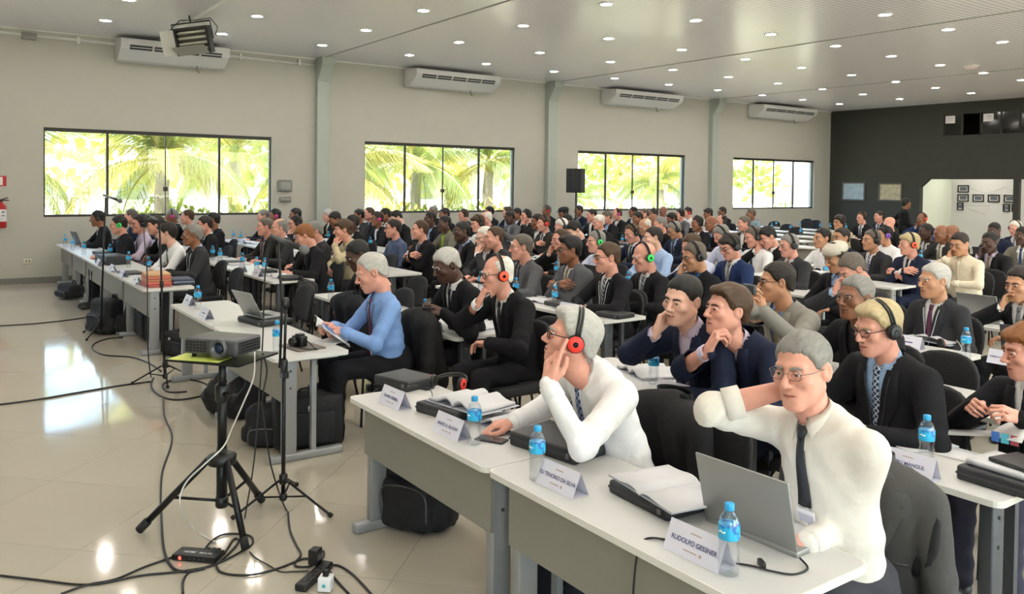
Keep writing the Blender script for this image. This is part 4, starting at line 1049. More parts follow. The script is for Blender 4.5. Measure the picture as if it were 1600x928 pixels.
# ------------------------------------------------------------------ furniture
M_top = mat('laminate_top', '#c4c3c0', .38, noise=.02, nscale=30); M_edge = mat('top_edge_band', '#d9d7d0', .4); M_panel = mat('modesty_panel', '#8b877d', .55, noise=.03, nscale=20)
M_steel = mat('grey_steel', '#9a9b9b', .38, .35); M_steeld = mat('dark_steel', '#4a4d50', .45, .3)
TD = .56
def rrect(x0, x1, y0, y1, r, n=5):
    out = []
    for cx, cy, a0 in ((x1-r, y1-r, 0), (x0+r, y1-r, 90), (x0+r, y0+r, 180), (x1-r, y0+r, 270)):
        for k in range(n+1): a = R(a0+90*k/n); out.append((cx+r*math.cos(a), cy+r*math.sin(a)))
    return out
_tm = {}
def table(x0, x1, yf, panel, label, group, dark=False):
    L = round(x1-x0, 3); key = (L, dark)
    if key not in _tm:
        t = MB(); pl = rrect(0.004, L-.004, 0, TD, .045); t.prism(pl, .724, .750, 1)
        t.prism(rrect(.010, L-.010, .006, TD-.006, .042), .7500, .7506, 0)
        p = MB(); p.box(.07, L-.07, .075, .093, .43, .724)
        lg = MB(); lg.rbox(-.028, .028, .09, .19, .05, .724, .008); lg.box(-.02, .02, .30, .335, .05, .724); lg.box(-.02, .02, .06, .50, .70, .724)
        ft = MB(); ft.rbox(-.032, .032, .0, .54, .0, .055, .012)
        bolts = MB()
        for z in (.64, .52): bolts.tube([(.026, .14, z), (.034, .14, z)], .008, 8)
        _tm[key] = [x.mesh(n, m) for x, n, m in ((t, 'tabletop', [M_top, M_edge]), (p, 'modesty_panel', M_panel), (lg, 'upright', M_steeld if dark else M_steel), (ft, 'foot', M_steeld if dark else M_steel), (bolts, 'bolts', M_steeld))]
    T = _tm[key]; o = thing('conference_table', label, 'table', (x0, yf, 0), 0, group)
    link('tabletop', T[0], o)
    if panel: link('modesty_panel', T[1], o)
    for x in (.10, L-.10):
        l = link('leg_frame', T[2], o, Matrix.Translation((x, 0, 0))); link('foot', T[3], l); link('bolt', T[4], l)
    return o
FR_Y = [1.90, 3.35, 4.88, 6.45, 8.0, 9.62, 11.3, 12.9, 14.5, 16.1, 17.7, 19.3, 20.9]
ORD = ['front', 'second', 'third', 'fourth', 'fifth', 'sixth', 'seventh', 'eighth', 'ninth', 'tenth', 'eleventh', 'twelfth', 'thirteenth']
RY = [1.92, 3.37, 4.58, 5.75, 7.6]
BLK = {'R': [(-4.31, -2.885), (-2.885, -1.46)], 'M': [(-8.49, -6.98), (-6.98, -5.47)], 'L': [(-17.55+i*1.56, -17.55+(i+1)*1.56) for i in range(5)]}
BN = {'R': 'camera side block', 'M': 'middle block', 'L': 'window wall block'}
TL = {('R', 0, 0): 'white topped table with grey modesty panel, front row, behind the upright backpack', ('R', 0, 1): 'white topped table with the open silver laptop on its rounded end', ('M', 0, 1): 'white topped table with the camera and reading man, beside the projector tripod', ('M', 0, 0): 'white topped front table behind the projector, joined to the one with the camera'}
for b, rows in (('R', 5), ('M', 10), ('L', 13)):
    for r in range(rows):
        for i, (x0, x1) in enumerate(BLK[b]):
            if x1 < -1.41-.43*(FR_Y[r]-3.4) + 1.2 and not (r >= 9 and b == 'L' and i > 3) and not (b == 'M' and r > 8):
                lb = TL.get((b, r, i), 'white topped table, %s row of the %s, %s from the window wall side' % (ORD[r], BN[b], ORD[i].replace('front', 'first')))
                table(x0, x1, RY[r] if b == 'R' else FR_Y[r], r == 0 or r >= 5, lb, 'tables in the %s row of the %s' % (ORD[r], BN[b]), dark=r in (1, 2))
# chairs
M_up = mat('black_upholstery', '#1b1b1d', .8, bump=.3, bscale=150); M_tube = mat('black_tube', '#131314', .35, .3); M_shell = mat('black_shell', '#161616', .4)
def chair_meshes():
    P, lo = grid_pts((-.26, -.26, -.06), (.26, .26, .06), .018)
    q = np.maximum(np.abs(P)-np.array([.16, .15, .012]), 0); d = np.sqrt((q**2).sum(-1))-.062*1.0
    d = np.maximum(d, np.abs(P[..., 2]-.02*(P[..., 0]/.2)**2)-.034)
    seat = surfnet(d, lo, .018)
    P, lo = grid_pts((-.26, -.12, -.24), (.26, .12, .24), .016)
    yb = P[..., 1]-(-.05*(P[..., 0]/.22)**2)
    el = (np.abs(P[..., 0]/.225)**2.6+np.abs(P[..., 2]/.195)**2.6)**(1/2.6)-1
    d = smax(el*.19, np.abs(yb)-.022, .02)
    back = surfnet(d, lo, .016)
    return mesh_np('seat', seat[0], [seat[1]], M_up), mesh_np('backrest', back[0], [back[1]], M_up)
SEAT, BACK = chair_meshes()
lf = MB(); lf.tube([(0, 0, 0), (0, .015, .40), (0, .05, .43)], .011, 6); LEGF = lf.mesh('leg', M_tube)
lb_ = MB(); lb_.tube([(0, 0, 0), (0, -.10, .40), (0, -.13, .43)], .011, 6); LEGB = lb_.mesh('leg', M_tube)
sb = MB(); _h = [(.11, .250, .72), (.11, .240, .60), (.11, .222, .46), (.10, .10, .425)]
sb.tube([(-x, y, z) for x, y, z in _h]+_h[::-1], .011, 6)
SUPP = sb.mesh('back_support', M_tube)
def chair(x, y, rz, label, group=None):
    o = thing('black_chair', label, 'chair', (x, y, 0), rz, group)
    link('seat', SEAT, o, Matrix.Translation((0, 0, .445))); link('backrest', BACK, o, Matrix.Translation((0, .245, .735)) @ Matrix.Rotation(R(-8), 4, 'X'))
    link('back_support', SUPP, o)
    for sx in (-1, 1):
        link('leg', LEGF, o, Matrix.Translation((sx*.19, -.20, 0))); link('leg', LEGB, o, Matrix.Translation((sx*.19, .26, 0)))
    return o
# garments hung over chair backs (chair frame)
def draped_jacket(x, y, rz, colour, label, lapels=False):
    o = thing('draped_jacket', label, 'jacket', (x, y, 0), rz)
    h = .014; P, lo = grid_pts((-.42, -.02, .20), (.42, .50, 1.06), h); Q = _abs(P)
    d = smin(cone(Q, (0, .225, .88), (.20, .195, .85), .092, .075), cone(Q, (.12, .225, .78), (.14, .28, .40), .120, .125, (1, 1.1, 1))*.8, .06)
    d = smin(d, cone(Q, (0, .25, .8), (0, .31, .42), .125, .14, (1, 1.3, 1))*.8, .05)
    sl_ = smin(cone(Q, (.245, .185, .84), (.285, .165, .58), .060, .055), cone(Q, (.285, .165, .58), (.275, .17, .36), .055, .050), .03)
    d = smin(d, sl_, .02)+.004*np.sin(P[..., 0]*45+P[..., 2]*12)*np.sin(P[..., 2]*9+1)
    V, Fq = surfnet(d, lo, h); link('jacket_body', mesh_np('jacket_body', V, [Fq], cloth(colour)), o)
    cb = MB(); cb.grid([[(.11*math.sin(a), .235+.065*math.cos(a)+.012*b, .972-.045*b) for b in (0, 1)] for a in np.linspace(-2.2, 2.2, 14)], thick=(0, 0, -.006)); link('collar', cb.mesh('collar', cloth(colour)), o)
    if lapels:
        def fy(x, z):
            ys = np.linspace(-.02, .35, 80); Pq = np.stack([np.full(80, abs(x)), ys, np.full(80, z)], -1).astype(np.float32)
            dd = smin(cone(Pq, (0, .225, .88), (.20, .195, .85), .092, .075), cone(Pq, (.12, .225, .78), (.14, .28, .40), .120, .125, (1, 1.1, 1))*.8, .06)
            i = np.argmax(dd < 0); return ys[i] if (dd < 0).any() else .2
        for sx in (-1, 1):
            l = MB(); rows = []
            for z, a, b in ((.93, .07, .12), (.86, .08, .20), (.80, .08, .205), (.785, .075, .17), (.66, .06, .12), (.50, .04, .06)): rows.append([(sx*q_, fy(sx*q_, z)-.010, z) for q_ in (a, (a+b)/2, b)])
            l.grid(rows, thick=(0, .006, 0)); link('lapel', l.mesh('lapel', cloth(colour)), o)
        pk = MB(); pk.tube([(.10, fy(.10, .6)-.006, .60), (.19, fy(.17, .605)-.004, .61)], .005, 4); link('pocket_edge', pk.mesh('pocket_edge', cloth(colour)), o)
    return o
# ------------------------------------------------------------------ the audience
JC = {'K': ('#17171a', 'black'), 'C': ('#303033', 'charcoal'), 'G': ('#5b5b5e', 'grey'), 'N': ('#1a2136', 'navy'), 'B': ('#22325a', 'blue'), 'D': ('#2c2a27', 'dark brown'), 'L': ('#8b877f', 'light grey'), 'O': ('#6f6c60', 'olive grey'), '-': (None, None)}
SC = {'w': ('#e6e4e3', 'white'), 'b': ('#9db4d8', 'light blue'), 'l': ('#cbbdd2', 'lilac'), 'g': ('#96989a', 'grey'), 'c': ('#ddd0b8', 'cream'), 's': ('#4d5b78', 'slate blue'), 'v': ('#8aa838', 'lime green'), 'd': ('#30527e', 'deep blue'), 'e': ('#bfb08f', 'beige'), 'p': ('#c7cbe0', 'pale blue'), 't': ('#7d93a0', 'teal grey'), 'k': ('#1d1d20', 'black')}
TC = {'k': '#1b1e26', 'r': '#5a2034', 'y': '#a8913f', 'u': '#2a3a64', 't': '#86765a', 'g': '#77787c', 'S': ('#262b3a', ('stripe', '#9aa3b0')), 'X': ('#1d2a40', ('check', '#c6d4e4')), 'L': ('#3c3550', ('stripe', '#bdb2cc')), '-': None}
HW = {'short': 'short', 'fringe': 'full', 'receding': 'receding', 'balding': 'thinning', 'bald': 'bald head,', 'cropped': 'cropped', 'side': 'side-parted', 'swept': 'swept-back', 'long': 'long'}
CW = {'black': 'black', 'dark': 'dark', 'brown': 'brown', 'red': 'reddish', 'grey': 'grey', 'silver': 'silver', 'white': 'white', 'blond': 'blond', 'greybrown': 'grey-brown'}
def head_pos(u, v, z=1.27, snap=.5, Z=None):
    if Z is not None:
        P = np.array([0, 0, CAM_H])+ray(u, v)*Z; return P
    P = at_z(u, v, z); y = P[1]
    if y > 4.5:
        rows = [f+.86 for f in FR_Y]; r = min(rows, key=lambda q: abs(q-y)); y2 = r+(y-r)*(1-snap); P = at_y(u, v, y2)
    if P[0] < -17.25: P = at_x(u, v, -17.2)
    return P
def row_of(y): return min(range(len(FR_Y)), key=lambda i: abs(FR_Y[i]+.9-y))
_labels = {}
ARMS = {'t': ('rest', 'rest'), 'f': ('fore', 'fore'), 'x': ('crossu', 'cross'), 'l': ('lap', 'lap'), 'h': ('hold', 'hold'), 'y': ('type', 'type')}
CHIN = (V3(.045, -.235, 1.045), V3(.6, -.5, -.6), V3(-.15, .35, .9), V3(-.3, .9, -.2), 'curl')
CHEEK = (V3(.10, -.215, 1.07), V3(.6, -.6, -.5), V3(-.05, .30, .95), V3(-.85, .4, .2), 'rest')
people = []
def person(u, v, look, wear, gear='', hy=0, hp_=4, lean=7, arms='t', **kw):
    skin, hair, hairc = look.split('/'); j, s_, t_ = wear
    P = head_pos(u, v, kw.pop('z', 1.27), kw.pop('snap', .5), kw.pop('Z', None)); dist = float((P-np.array([0, 0, CAM_H]))@_F)
    lod = 0 if dist < 6.9 else (1 if dist < 12.5 else 2)
    skin = {'a': 'pale', 'i': 'pink', 't': 'tan', 'b': 'brown', 'd': 'dark'}[skin]
    hpc = None; gl = None; tw = min(1, max(0, (u-700)/500)); hy -= 13*tw
    for g in gear.split():
        if g.startswith('hp'): hpc = {'k': 'black', 'r': 'red', 'g': 'green', 'p': 'pink', 'u': 'purple', 'o': 'orange'}[g[2]]
        if g == 'gt': gl = 'thin'
        if g == 'gd': gl = 'dark'
    r = row_of(P[1])
    label = kw.pop('label', None); short = ' '.join(label.split()[:11]).rstrip(',') if label else None
    if not label:
        hh = 'a bald head' if hair == 'bald' else '%s %s hair' % (HW[hair], CW[hairc])
        cl = '%s suit' % JC[j][1] if j != '-' else '%s shirt' % SC[s_][1]
        ex = (', glasses' if gl else '') + (', %s headphones' % hpc if hpc else '')
        act = {'t': '', 'f': '', 'x': ' with folded arms', 'l': '', 'h': ' holding papers', 'y': ' writing', 'c': ' with a hand at the chin', 'k': ' resting a cheek on one hand'}[arms]
        label = 'person%s, %s, %s%s, %s row' % (act, hh, cl, ex, ORD[r])
        if len(label.split()) > 16: label = 'person, %s, %s%s, %s row' % (hh, cl, ex, ORD[r])
        short = 'person with %s and %s, %s row' % (hh.replace(' head', ''), cl, ORD[r])
        c_auto = 'black chair of the person with %s and %s, %s row' % (hh.replace(' head', ''), cl, ORD[r])
    else: c_auto = ' '.join(('black chair of the '+label).split()[:15])
    d = dict(head=tuple(P), lod=lod, skin=skin, hair=hair, hairc=hairc, jacket=JC[j][0], shirt=SC[s_][0], tie=TC[t_], hp=hpc, glasses=gl, hyaw=hy, hpitch=hp_, lean=lean, label=label,
             full=kw.pop('full', [0.0, .5, 1.0][(u*7+v) % 3]), fat=kw.pop('fat', [0, .012, .025, .004][(u+v*3) % 4]), group='people seated in the %s row' % ORD[r])
    if arms in ARMS: d['R'], d['L'] = ARMS[arms]
    elif arms == 'c': d['R'], d['L'] = 'fore', CHIN
    elif arms == 'k': d['R'], d['L'] = CHEEK, 'fore'
    d['trousers'] = JC[j][0] if j in 'KCGNB' else '#22232a'
    d['short'] = short; d['yaw'] = -8*tw; with_chair = kw.pop('chair', True); d.update(kw)
    for nm, sg in (('R', -1), ('L', 1)):
        if d.get(nm) is CHIN and nm+'w' not in d: d[nm+'w'] = (P[0]+sg*.03, P[1]-.135, P[2]-.205)
        if d.get(nm) is CHEEK and nm+'w' not in d: d[nm+'w'] = (P[0]+sg*.085, P[1]-.115, P[2]-.185)
    root = make_person(d)
    people.append((root, P, r, d))
    if with_chair:
        b = root.location; yaw = root.rotation_euler.z
        c_lab = c_auto
        o = Vector((0, .03, 0)); o.rotate(Euler((0, 0, yaw)))
        chair(b.x+o.x, b.y+o.y, yaw, d.get('chair_label', c_lab), 'occupied chairs in the %s row' % ORD[r])
    return root
# --- front row
def pix(u, v, Z): return tuple(np.array([0, 0, CAM_H])+ray(u, v)*Z)
G = person(1253, 577, 'i/short/grey', '-wk', 'gt', 26, 5, 10, 't', Z=2.90, yaw=-8, side=-3, full=.3, fat=.0, shirt='#d9d3c9', trousers='#3a3a40', tie_end=.25, badge='#26262b', badge_z=.245, no_lanyard=True, hroll=-4, headscale=1.06,
       Rw=pix(1226, 608, 3.0), Rp=tuple(np.array(pix(1213, 655, 2.97))+.3*(-.62*_R+.60*_F-.48*_U)), Rcuff=.17, leg_y=.8, R=(V3(0, 0, 0), V3(1, 0, 0), V3(-.9, .3, .55), V3(-.3, .5, .5), 'rest'), Lw=pix(1262, 850, 2.75), Lp=pix(1385, 800, 3.1), L=(V3(0, 0, 0), V3(.6, .5, -.3), V3(-.6, -.7, -.2), V3(-.4, 0, -.9), 'rest'),
       label='person in cream white shirt and dark tie leaning head on hand beside the silver laptop', chair_label='black chair with a grey jacket over its back beside the table end')
WM = person(893, 528, 'i/swept/silver', '-wX', 'gd hpr', -22, -12, 21, 't', Z=3.72, headscale=1.08, yaw=-8, full=.4, fat=.015, tie=('#22304e', ('check', '#8fa0c0')),
       leg_y=.75, Lw=pix(856, 600, 3.56), Lp=pix(905, 690, 3.45), L=(V3(0, 0, 0), V3(.45, -.8, -.6), V3(-.05, .35, .93), V3(-.25, .95, -.2), 'point'), R=(V3(.36, -.42, .80), V3(.7, .3, -.4), V3(.35, -.9, -.1), V3(0, 0, -1), 'rest'),
       label='person in white shirt with red headphones resting chin on hand at the front table', chair_label='black chair with a black jacket over it behind the red headphones and white shirt')
BM_ = person(580, 425, 'i/receding/silver', '-br', '', -14, 22, 10, 'h', Z=6.4, headscale=1.18, yaw=-6, full=.0, fat=.0, shirt='#7d9ed2', badge=True, trousers='#17171b',
       L=(V3(.06, -.40, .83), V3(.7, .2, -.7), V3(-.5, -.8, .1), V3(-.5, .2, -.8), 'curl'), R=(V3(.08, -.44, .85), V3(.7, .2, -.7), V3(-.2, -.9, .2), V3(-.5, .2, -.8), 'curl'),
       label='person in blue shirt and burgundy tie reading a magazine', chair_label='black chair with a jacket over it under the person in blue shirt')
person(300, 367, 'b/receding/grey', 'Cbk', 'gt', -8, 3, 6, 't', badge='#d5d5d8', label='person in dark suit and grey shirt with badge behind the stacked folders')
person(260, 364, 'a/fringe/dark', '-wk', '', -20, 8, 14, 'f', label='person in white shirt and dark tie leaning forward between dark suited people')
person(243, 352, 'i/fringe/dark', 'Kw-', '', -15, 10, 18, 'f', R='far', label='dark suited person leaning forward and holding out a white sheet')
person(217, 350, 'i/short/dark', '-lS', 'gt hpk', 15, 4, 6, 't', label='person in lilac shirt with striped tie, glasses and black headphones')
person(185, 351, 'i/short/dark', 'Kgk', 'gt hpg', -12, 10, 8, 't', label='person in black suit with green headphones at the end table by the wall')
person(152, 341, 'b/short/black', 'Kw-', 'hpk', -12, 10, 10, 'f', label='person in black suit and black headphones nearest the window wall')
# --- second row
person(1370, 512, 'i/side/blond', 'KpX', 'gd hpk', 4, 12, 13, 't', Z=4.12, headscale=1.08, full=.2, badge=True, shirt='#9dbbe0', label='person in black suit, light blue shirt and checked tie with large black headphones')
person(1607, 548, 'i/fringe/red', 'Kwk', 'hpk', -20, 10, 8, 'h', Z=3.95, headscale=1.08, trousers='#3b3946', label='dark suited person with reddish hair paging through a large open brochure')
person(1135, 484, 'i/side/brown', 'Nl-', '', 2, -4, 20, 'c', Z=4.5, headscale=1.13, full=.8, tie='#8b8478', L='fore', Rw=pix(1106, 548, 4.36), R=(V3(.10, -.25, 1.03), V3(.6, -.5, -.6), V3(-.25, .3, .9), V3(-.4, .8, 0), 'curl'), label='brown haired person in navy suit and lilac shirt with hand near the chin')
person(1066, 468, 'a/short/black', 'Nl-', '', 22, 8, 18, 'k', Z=4.7, headscale=1.12, full=.9, hroll=6, label='dark haired person in navy suit pressing one hand against the cheek')
person(776, 428, 'i/balding/white', 'Kwk', 'gd hpo', -10, 6, 16, 'c', Z=6.15, headscale=1.13, L='fore', R=CHIN, label='white haired person in black suit with orange headphones and hand over the mouth')
person(697, 414, 'd/short/silver', 'Kwk', '', -4, 24, 18, 'h', Z=6.75, headscale=1.12, label='grey haired person in black suit looking down at a leaflet')
person(558, 398, 'd/cropped/black', 'Kk-', '', -4, 28, 16, 'y', Z=7.8, label='close-cropped person in black suit bent low behind the person in blue shirt')
person(475, 368, 'i/fringe/red', 'Kkk', '', -18, 26, 14, 'y', badge=True, label='reddish haired person in black suit writing at the end of the second row')
person(436, 356, 'i/balding/grey', 'Cwy', 'gt', -10, 4, 6, 't', label='balding person in dark suit and yellow tie beside the person in red tie')
person(414, 354, 'i/short/greybrown', 'Dwr', '', -12, 2, 5, 't', badge='#cfcfd2', label='person in brown-black suit and red tie beside the person in yellow tie')
person(491, 361, 'i/short/grey', 'Cw-', '', -10, 12, 8, 't')
person(319, 351, 'i/short/dark', 'Kwk', 'gd', -5, 6, 6, 't', label='person in black suit and dark glasses behind the white shirted person')
person(332, 344, 'b/short/black', 'Kw-', '', -18, 4, 6, 't')
person(292, 339, 'i/receding/brown', 'Cwk', '', -18, 4, 5, 't', label='balding person in charcoal suit in front of the window by the wall boxes')
person(268, 338, 'b/short/grey', 'Kw-', 'hpp', -10, 8, 6, 't')
person(204, 338, 'i/short/greybrown', 'Nwu', '', -25, 0, 5, 't', label='grey haired person in navy suit looking toward the stage by the window')
# --- third row
person(1336, 464, 'b/short/grey', 'Kk-', 'gt', 10, 2, 10, 't', Z=5.25, headscale=1.12, full=.6, label='grey haired person in black suit and thin glasses looking sideways')
person(1213, 440, 't/short/dark', 'Lbt', 'gd', -18, 4, 12, 'h', Z=5.75, headscale=1.12, full=1.0, shirt='#7f9ad0', fat=.02, Lw=pix(1192, 486, 5.46), Rw=pix(1172, 482, 5.43), L=(V3(.10, -.33, 1.04), V3(.7, -.2, -.7), V3(-.45, -.3, .8), V3(-.7, .5, 0), 'curl'), R=(V3(.02, -.36, 1.02), V3(.7, .2, -.7), V3(-.2, -.4, .85), V3(-.6, .6, 0), 'curl'), label='person in light grey suit photographing with a small camera')
person(948, 402, 'i/short/brown', 'KwS', 'gd', -12, 4, 5, 'f', Z=8.0, headscale=1.18, badge='#d8d8da', full=.2, label='brown haired person in black suit, glasses and striped tie, third row table end')
person(889, 390, 'b/swept/black', 'Gwt', 'gd', -14, 4, 6, 'x', Z=8.75, headscale=1.16, fat=.03, full=1, label='black haired person in grey suit and dark glasses with folded arms')
person(814, 386, 'i/receding/greybrown', 'Ggk', 'gt', -20, 4, 6, 't', Z=9.2, headscale=1.16, fat=.02, label='grey suited person with receding hair beside the folded-arm person')
person(772, 371, 'i/receding/brown', 'Cwr', '', -14, 4, 6, 't', full=1, label='receding brown haired person in charcoal suit next to a white haired one')
person(757, 371, 'a/short/white', 'Cw-', 'gt', -2, 8, 12, 'c', label='white haired person in glasses with a hand at the chin')
person(656, 359, 'i/receding/brown', 'Kwu', '', -22, 2, 4, 'x', label='brown haired person in black suit with arms folded, blue tie')
person(614, 357, 'i/short/dark', '-s-', 'gd', -20, 3, 4, 'l', label='person in slate blue shirt and glasses sitting upright')
person(536, 359, 'i/fringe/brown', '-e-', '', -18, 6, 14, 'c', label='brown haired person in beige pullover with hand at the mouth')
person(550, 348, 'd/cropped/black', 'Kw-', '', -10, 6, 6, 't')
person(461, 349, 'i/short/dark', 'Kw-', 'gd hpk', -5, 6, 8, 'c')
person(411, 338, 'i/short/grey', 'Kw-', '', -10, 8, 6, 't')
person(429, 337, 'b/short/black', 'Kw-', 'hpp', -8, 4, 5, 't')
person(461, 336, 'b/short/black', 'Kw-', '', -5, 6, 5, 't')
# --- fourth row and beyond, left part
for a in [
 (512, 337, 'i/short/silver', 'Kwy', '', -2, 16, 8, 't'), (523, 343, 'b/short/black', 'Kk-', '', 5, 26, 14, 't'), (560, 337, 'b/short/black', 'Cw-', '', -8, 6, 6, 't'),
 (576, 334, 'i/receding/brown', 'Cbk', '', -10, 2, 5, 't'), (589, 342, 'b/short/dark', 'Kw-', 'hpp gd', -8, 2, 6, 't'), (601, 336, 'b/short/black', 'Cw-', '', -6, 8, 6, 't'),
 (619, 340, 'a/short/black', 'Kw-', '', -5, 30, 18, 't'), (672, 342, 'd/cropped/black', 'Kb-', '', -8, 4, 6, 't'), (694, 349, 'd/cropped/black', 'Ov-', '', -6, 4, 5, 't'),
 (676, 331, 'b/short/grey', 'Kw-', '', -8, 4, 5, 't'), (694, 335, 'b/short/black', 'Kw-', '', -8, 6, 6, 't'), (724, 336, 'i/receding/brown', 'Kw-', 'hpk', -10, 10, 6, 't'),
 (721, 361, 'd/cropped/black', 'Kbr', 'gt', -8, 4, 8, 'f'), (746, 349, 'i/fringe/brown', '-wk', 'hpk', 0, 12, 8, 't'), (759, 341, 'i/balding/white', 'Kb-', '', -25, 8, 6, 't'),
 (764, 331, 'b/short/black', 'Kw-', '', -8, 6, 5, 't'), (792, 331, 'i/short/brown', 'Kw-', '', -25, 4, 5, 't'), (796, 339, 'd/cropped/black', 'Gg-', '', -10, 14, 8, 'h'),
 (807, 334, 'b/short/black', 'Kw-', '', -5, 10, 6, 't'), (822, 337, 'i/short/black', 'Kwk', 'hpk', -4, 4, 6, 'c'), (849, 349, 'i/short/brown', 'Dwk', 'hpr', -6, 4, 4, 'x'),
 (839, 346, 'b/short/black', 'Kw-', '', -6, 10, 6, 't'), (854, 329, 'b/short/greybrown', 'Kw-', 'hpr', -12, 6, 5, 't'), (904, 329, 'b/short/dark', 'Nwu', '', -8, 4, 4, 't'),
 (924, 336, 'i/short/dark', 'Kw-', '', -10, 6, 5, 't'), (877, 354, 'i/short/white', 'Dw-', 'hpk', 0, 18, 8, 't'), (885, 346, 'b/short/black', 'Kw-', '', 0, 10, 6, 't'),
 (897, 360, 'a/short/black', 'Kw-', '', 0, 34, 18, 't'), (875, 374, 'i/receding/brown', 'Kw-', '', -4, 6, 10, 'k'), (935, 347, 'i/short/white', 'Kw-', '', 0, 8, 6, 't'),
 (931, 377, 'i/short/grey', '-p-', 'hpg', -8, 6, 8, 'f'), (948, 339, 'i/short/greybrown', 'Kb-', '', -12, 16, 8, 't'), (964, 334, 'i/balding/brown', 'Kw-', 'hpp', -14, 8, 5, 't'),
 (989, 331, 'b/short/black', 'Kw-', '', -6, 6, 5, 't'), (996, 341, 'b/short/black', 'Kw-', '', -2, 10, 6, 't'), (1006, 334, 'i/short/greybrown', 'Gw-', '', -8, 4, 5, 't'),
 (1021, 334, 'b/short/dark', 'Kw-', 'gt hpk', -6, 4, 5, 't'), (1036, 330, 'b/bald/black', '-l-', '', 0, 4, 6, 't'), (1007, 354, 't/balding/white', 'Nwk', 'gt', 4, 18, 8, 't'),
 (1020, 345, 'b/bald/dark', 'Kw-', '', 0, 10, 8, 't'), (1031, 351, 'i/receding/grey', 'Kw-', '', -20, 10, 6, 't'), (987, 364, 'i/receding/brown', 'Nwk', 'hpk', 4, 20, 7, 't'),
 (1020, 371, 'a/short/dark', '-b-', '', -16, 6, 8, 'f'), (1049, 343, 'b/short/black', 'Kw-', '', 0, 20, 10, 't'), (1053, 359, 't/short/grey', 'Nbk', 'hpk gd', -2, 24, 8, 't'),
 (1062, 335, 'i/short/dark', 'Gw-', 'hpk', -8, 4, 5, 't'), (1074, 332, 'i/short/dark', '-w-', 'hpr', -8, 6, 6, 't'), (1089, 349, 'b/short/dark', 'Kwr', 'hpk', 0, 6, 5, 't'),
 (1106, 334, 'b/fringe/black', '-w-', '', -8, 8, 6, 't'), (1128, 331, 'b/short/dark', 'Kw-', 'gd', -8, 6, 5, 't'), (1110, 349, 'b/bald/dark', 'Kb-', '', -8, 8, 8, 't'),
 (1127, 346, 'i/balding/dark', '-w-', 'hpk', 2, 10, 8, 't'), (1162, 349, 'i/short/greybrown', 'Kw-', '', -10, 4, 5, 't'), (1173, 334, 'b/short/greybrown', '-t-', '', -14, 4, 5, 't'),
 (1127, 367, 'i/short/grey', '-p-', 'hpk', 2, 30, 16, 'f'), (1177, 370, 'i/short/greybrown', '-wk', 'hpk', -6, 16, 7, 't'), (1199, 370, 'i/short/black', 'Kw-', '', 0, 30, 16, 'k'),
 (1006, 401, 'i/bald/white', 'KwS', 'hpg gt', -4, 14, 8, 't'), (1084, 400, 't/short/greybrown', 'Kdu', 'hpk gd', -4, 16, 8, 'k'), (1080, 384, 'i/short/brown', '-p-', '', 0, 20, 12, 'c'),
 (1140, 385, 'i/fringe/dark', 'Bwg', 'hpk gd', 8, 22, 8, 't'), (1232, 383, 'i/short/grey', 'Cwr', 'hpk gt', 0, 10, 6, 't'),
 (1284, 372, 't/short/black', '-w-', '', 2, 2, 5, 't'), (1314, 371, 't/short/dark', 'Nwk', 'gt', 4, 2, 5, 't'), (1361, 375, 't/short/greybrown', 'CwL', 'hpk', -2, 2, 4, 't'),
 (1381, 367, 't/short/black', '-w-', 'hpu', -14, 4, 5, 't'), (1420, 381, 'i/fringe/blond', 'Nwk', 'hpo', -12, 4, 5, 'x'), (1499, 381, 't/short/dark', '-c-', 'gt', 14, 16, 9, 'k'),
 (1546, 378, 'd/cropped/black', 'Klt', '', 14, 12, 8, 'k'), (1553, 360, 'd/cropped/black', 'Nw-', '', 10, 16, 12, 't'), (1586, 356, 'i/short/white', 'NwS', 'hpk', 10, 14, 7, 't'),
 (1446, 362, 'd/cropped/black', 'CwS', '', -2, 4, 5, 't'), (1470, 365, 'b/bald/dark', 'Dwt', '', -10, 10, 5, 't'), (1486, 365, 'b/bald/dark', 'Dw-', '', -12, 10, 5, 't'),
 (1597, 368, 'd/cropped/black', 'Owu', '', -2, 8, 6, 't'), (1311, 347, 't/long/dark', '-e-', 'gd', 8, 4, 8, 'c'), (1346, 340, 'i/receding/brown', 'Kwu', 'hpk gt', 6, 8, 6, 't'),
 (1373, 338, 'i/short/dark', 'Nwu', '', -4, 2, 5, 't'), (1389, 350, 'i/bald/white', 'Kwr', '', 0, 6, 6, 't'), (1441, 342, 'b/bald/dark', 'Bw-', 'hpo gt', -6, 6, 6, 'k'),
 (1459, 438, 't/short/silver', 'CwL', '', -4, 4, 5, 't'), (1594, 443, 't/short/dark', 'Kwg', '', 6, 12, 8, 'k'), (1331, 421, 'i/short/greybrown', 'C' 'b-', '', -4, 34, 16, 'k')]:
    u, v = a[:2]; kw = {}
    if (u, v) == (1459, 438): kw = dict(Z=6.6, R='lap', L='lap', full=1, fat=.035, badge='#cfcfd2', tie='#5a2746', label='silver haired person in charcoal suit and purple tie with badge')
    if (u, v) == (1594, 443): kw = dict(Z=6.65, label='dark suited person covering the face with one hand beside the green bottle')
    if (u, v) == (1331, 421): kw = dict(Z=7.2, label='grey-brown haired person in charcoal suit bent over with the face hidden')
    if (u, v) == (1232, 383): kw = dict(badge='#d8d8da', snap=.4, label='person in charcoal suit, purple-red tie and badge wearing large black headphones')
    if (u, v) in ((1006, 401), (1084, 400)): kw = dict(Z=8.3, headscale=1.16)
    person(*a[:9], **kw)
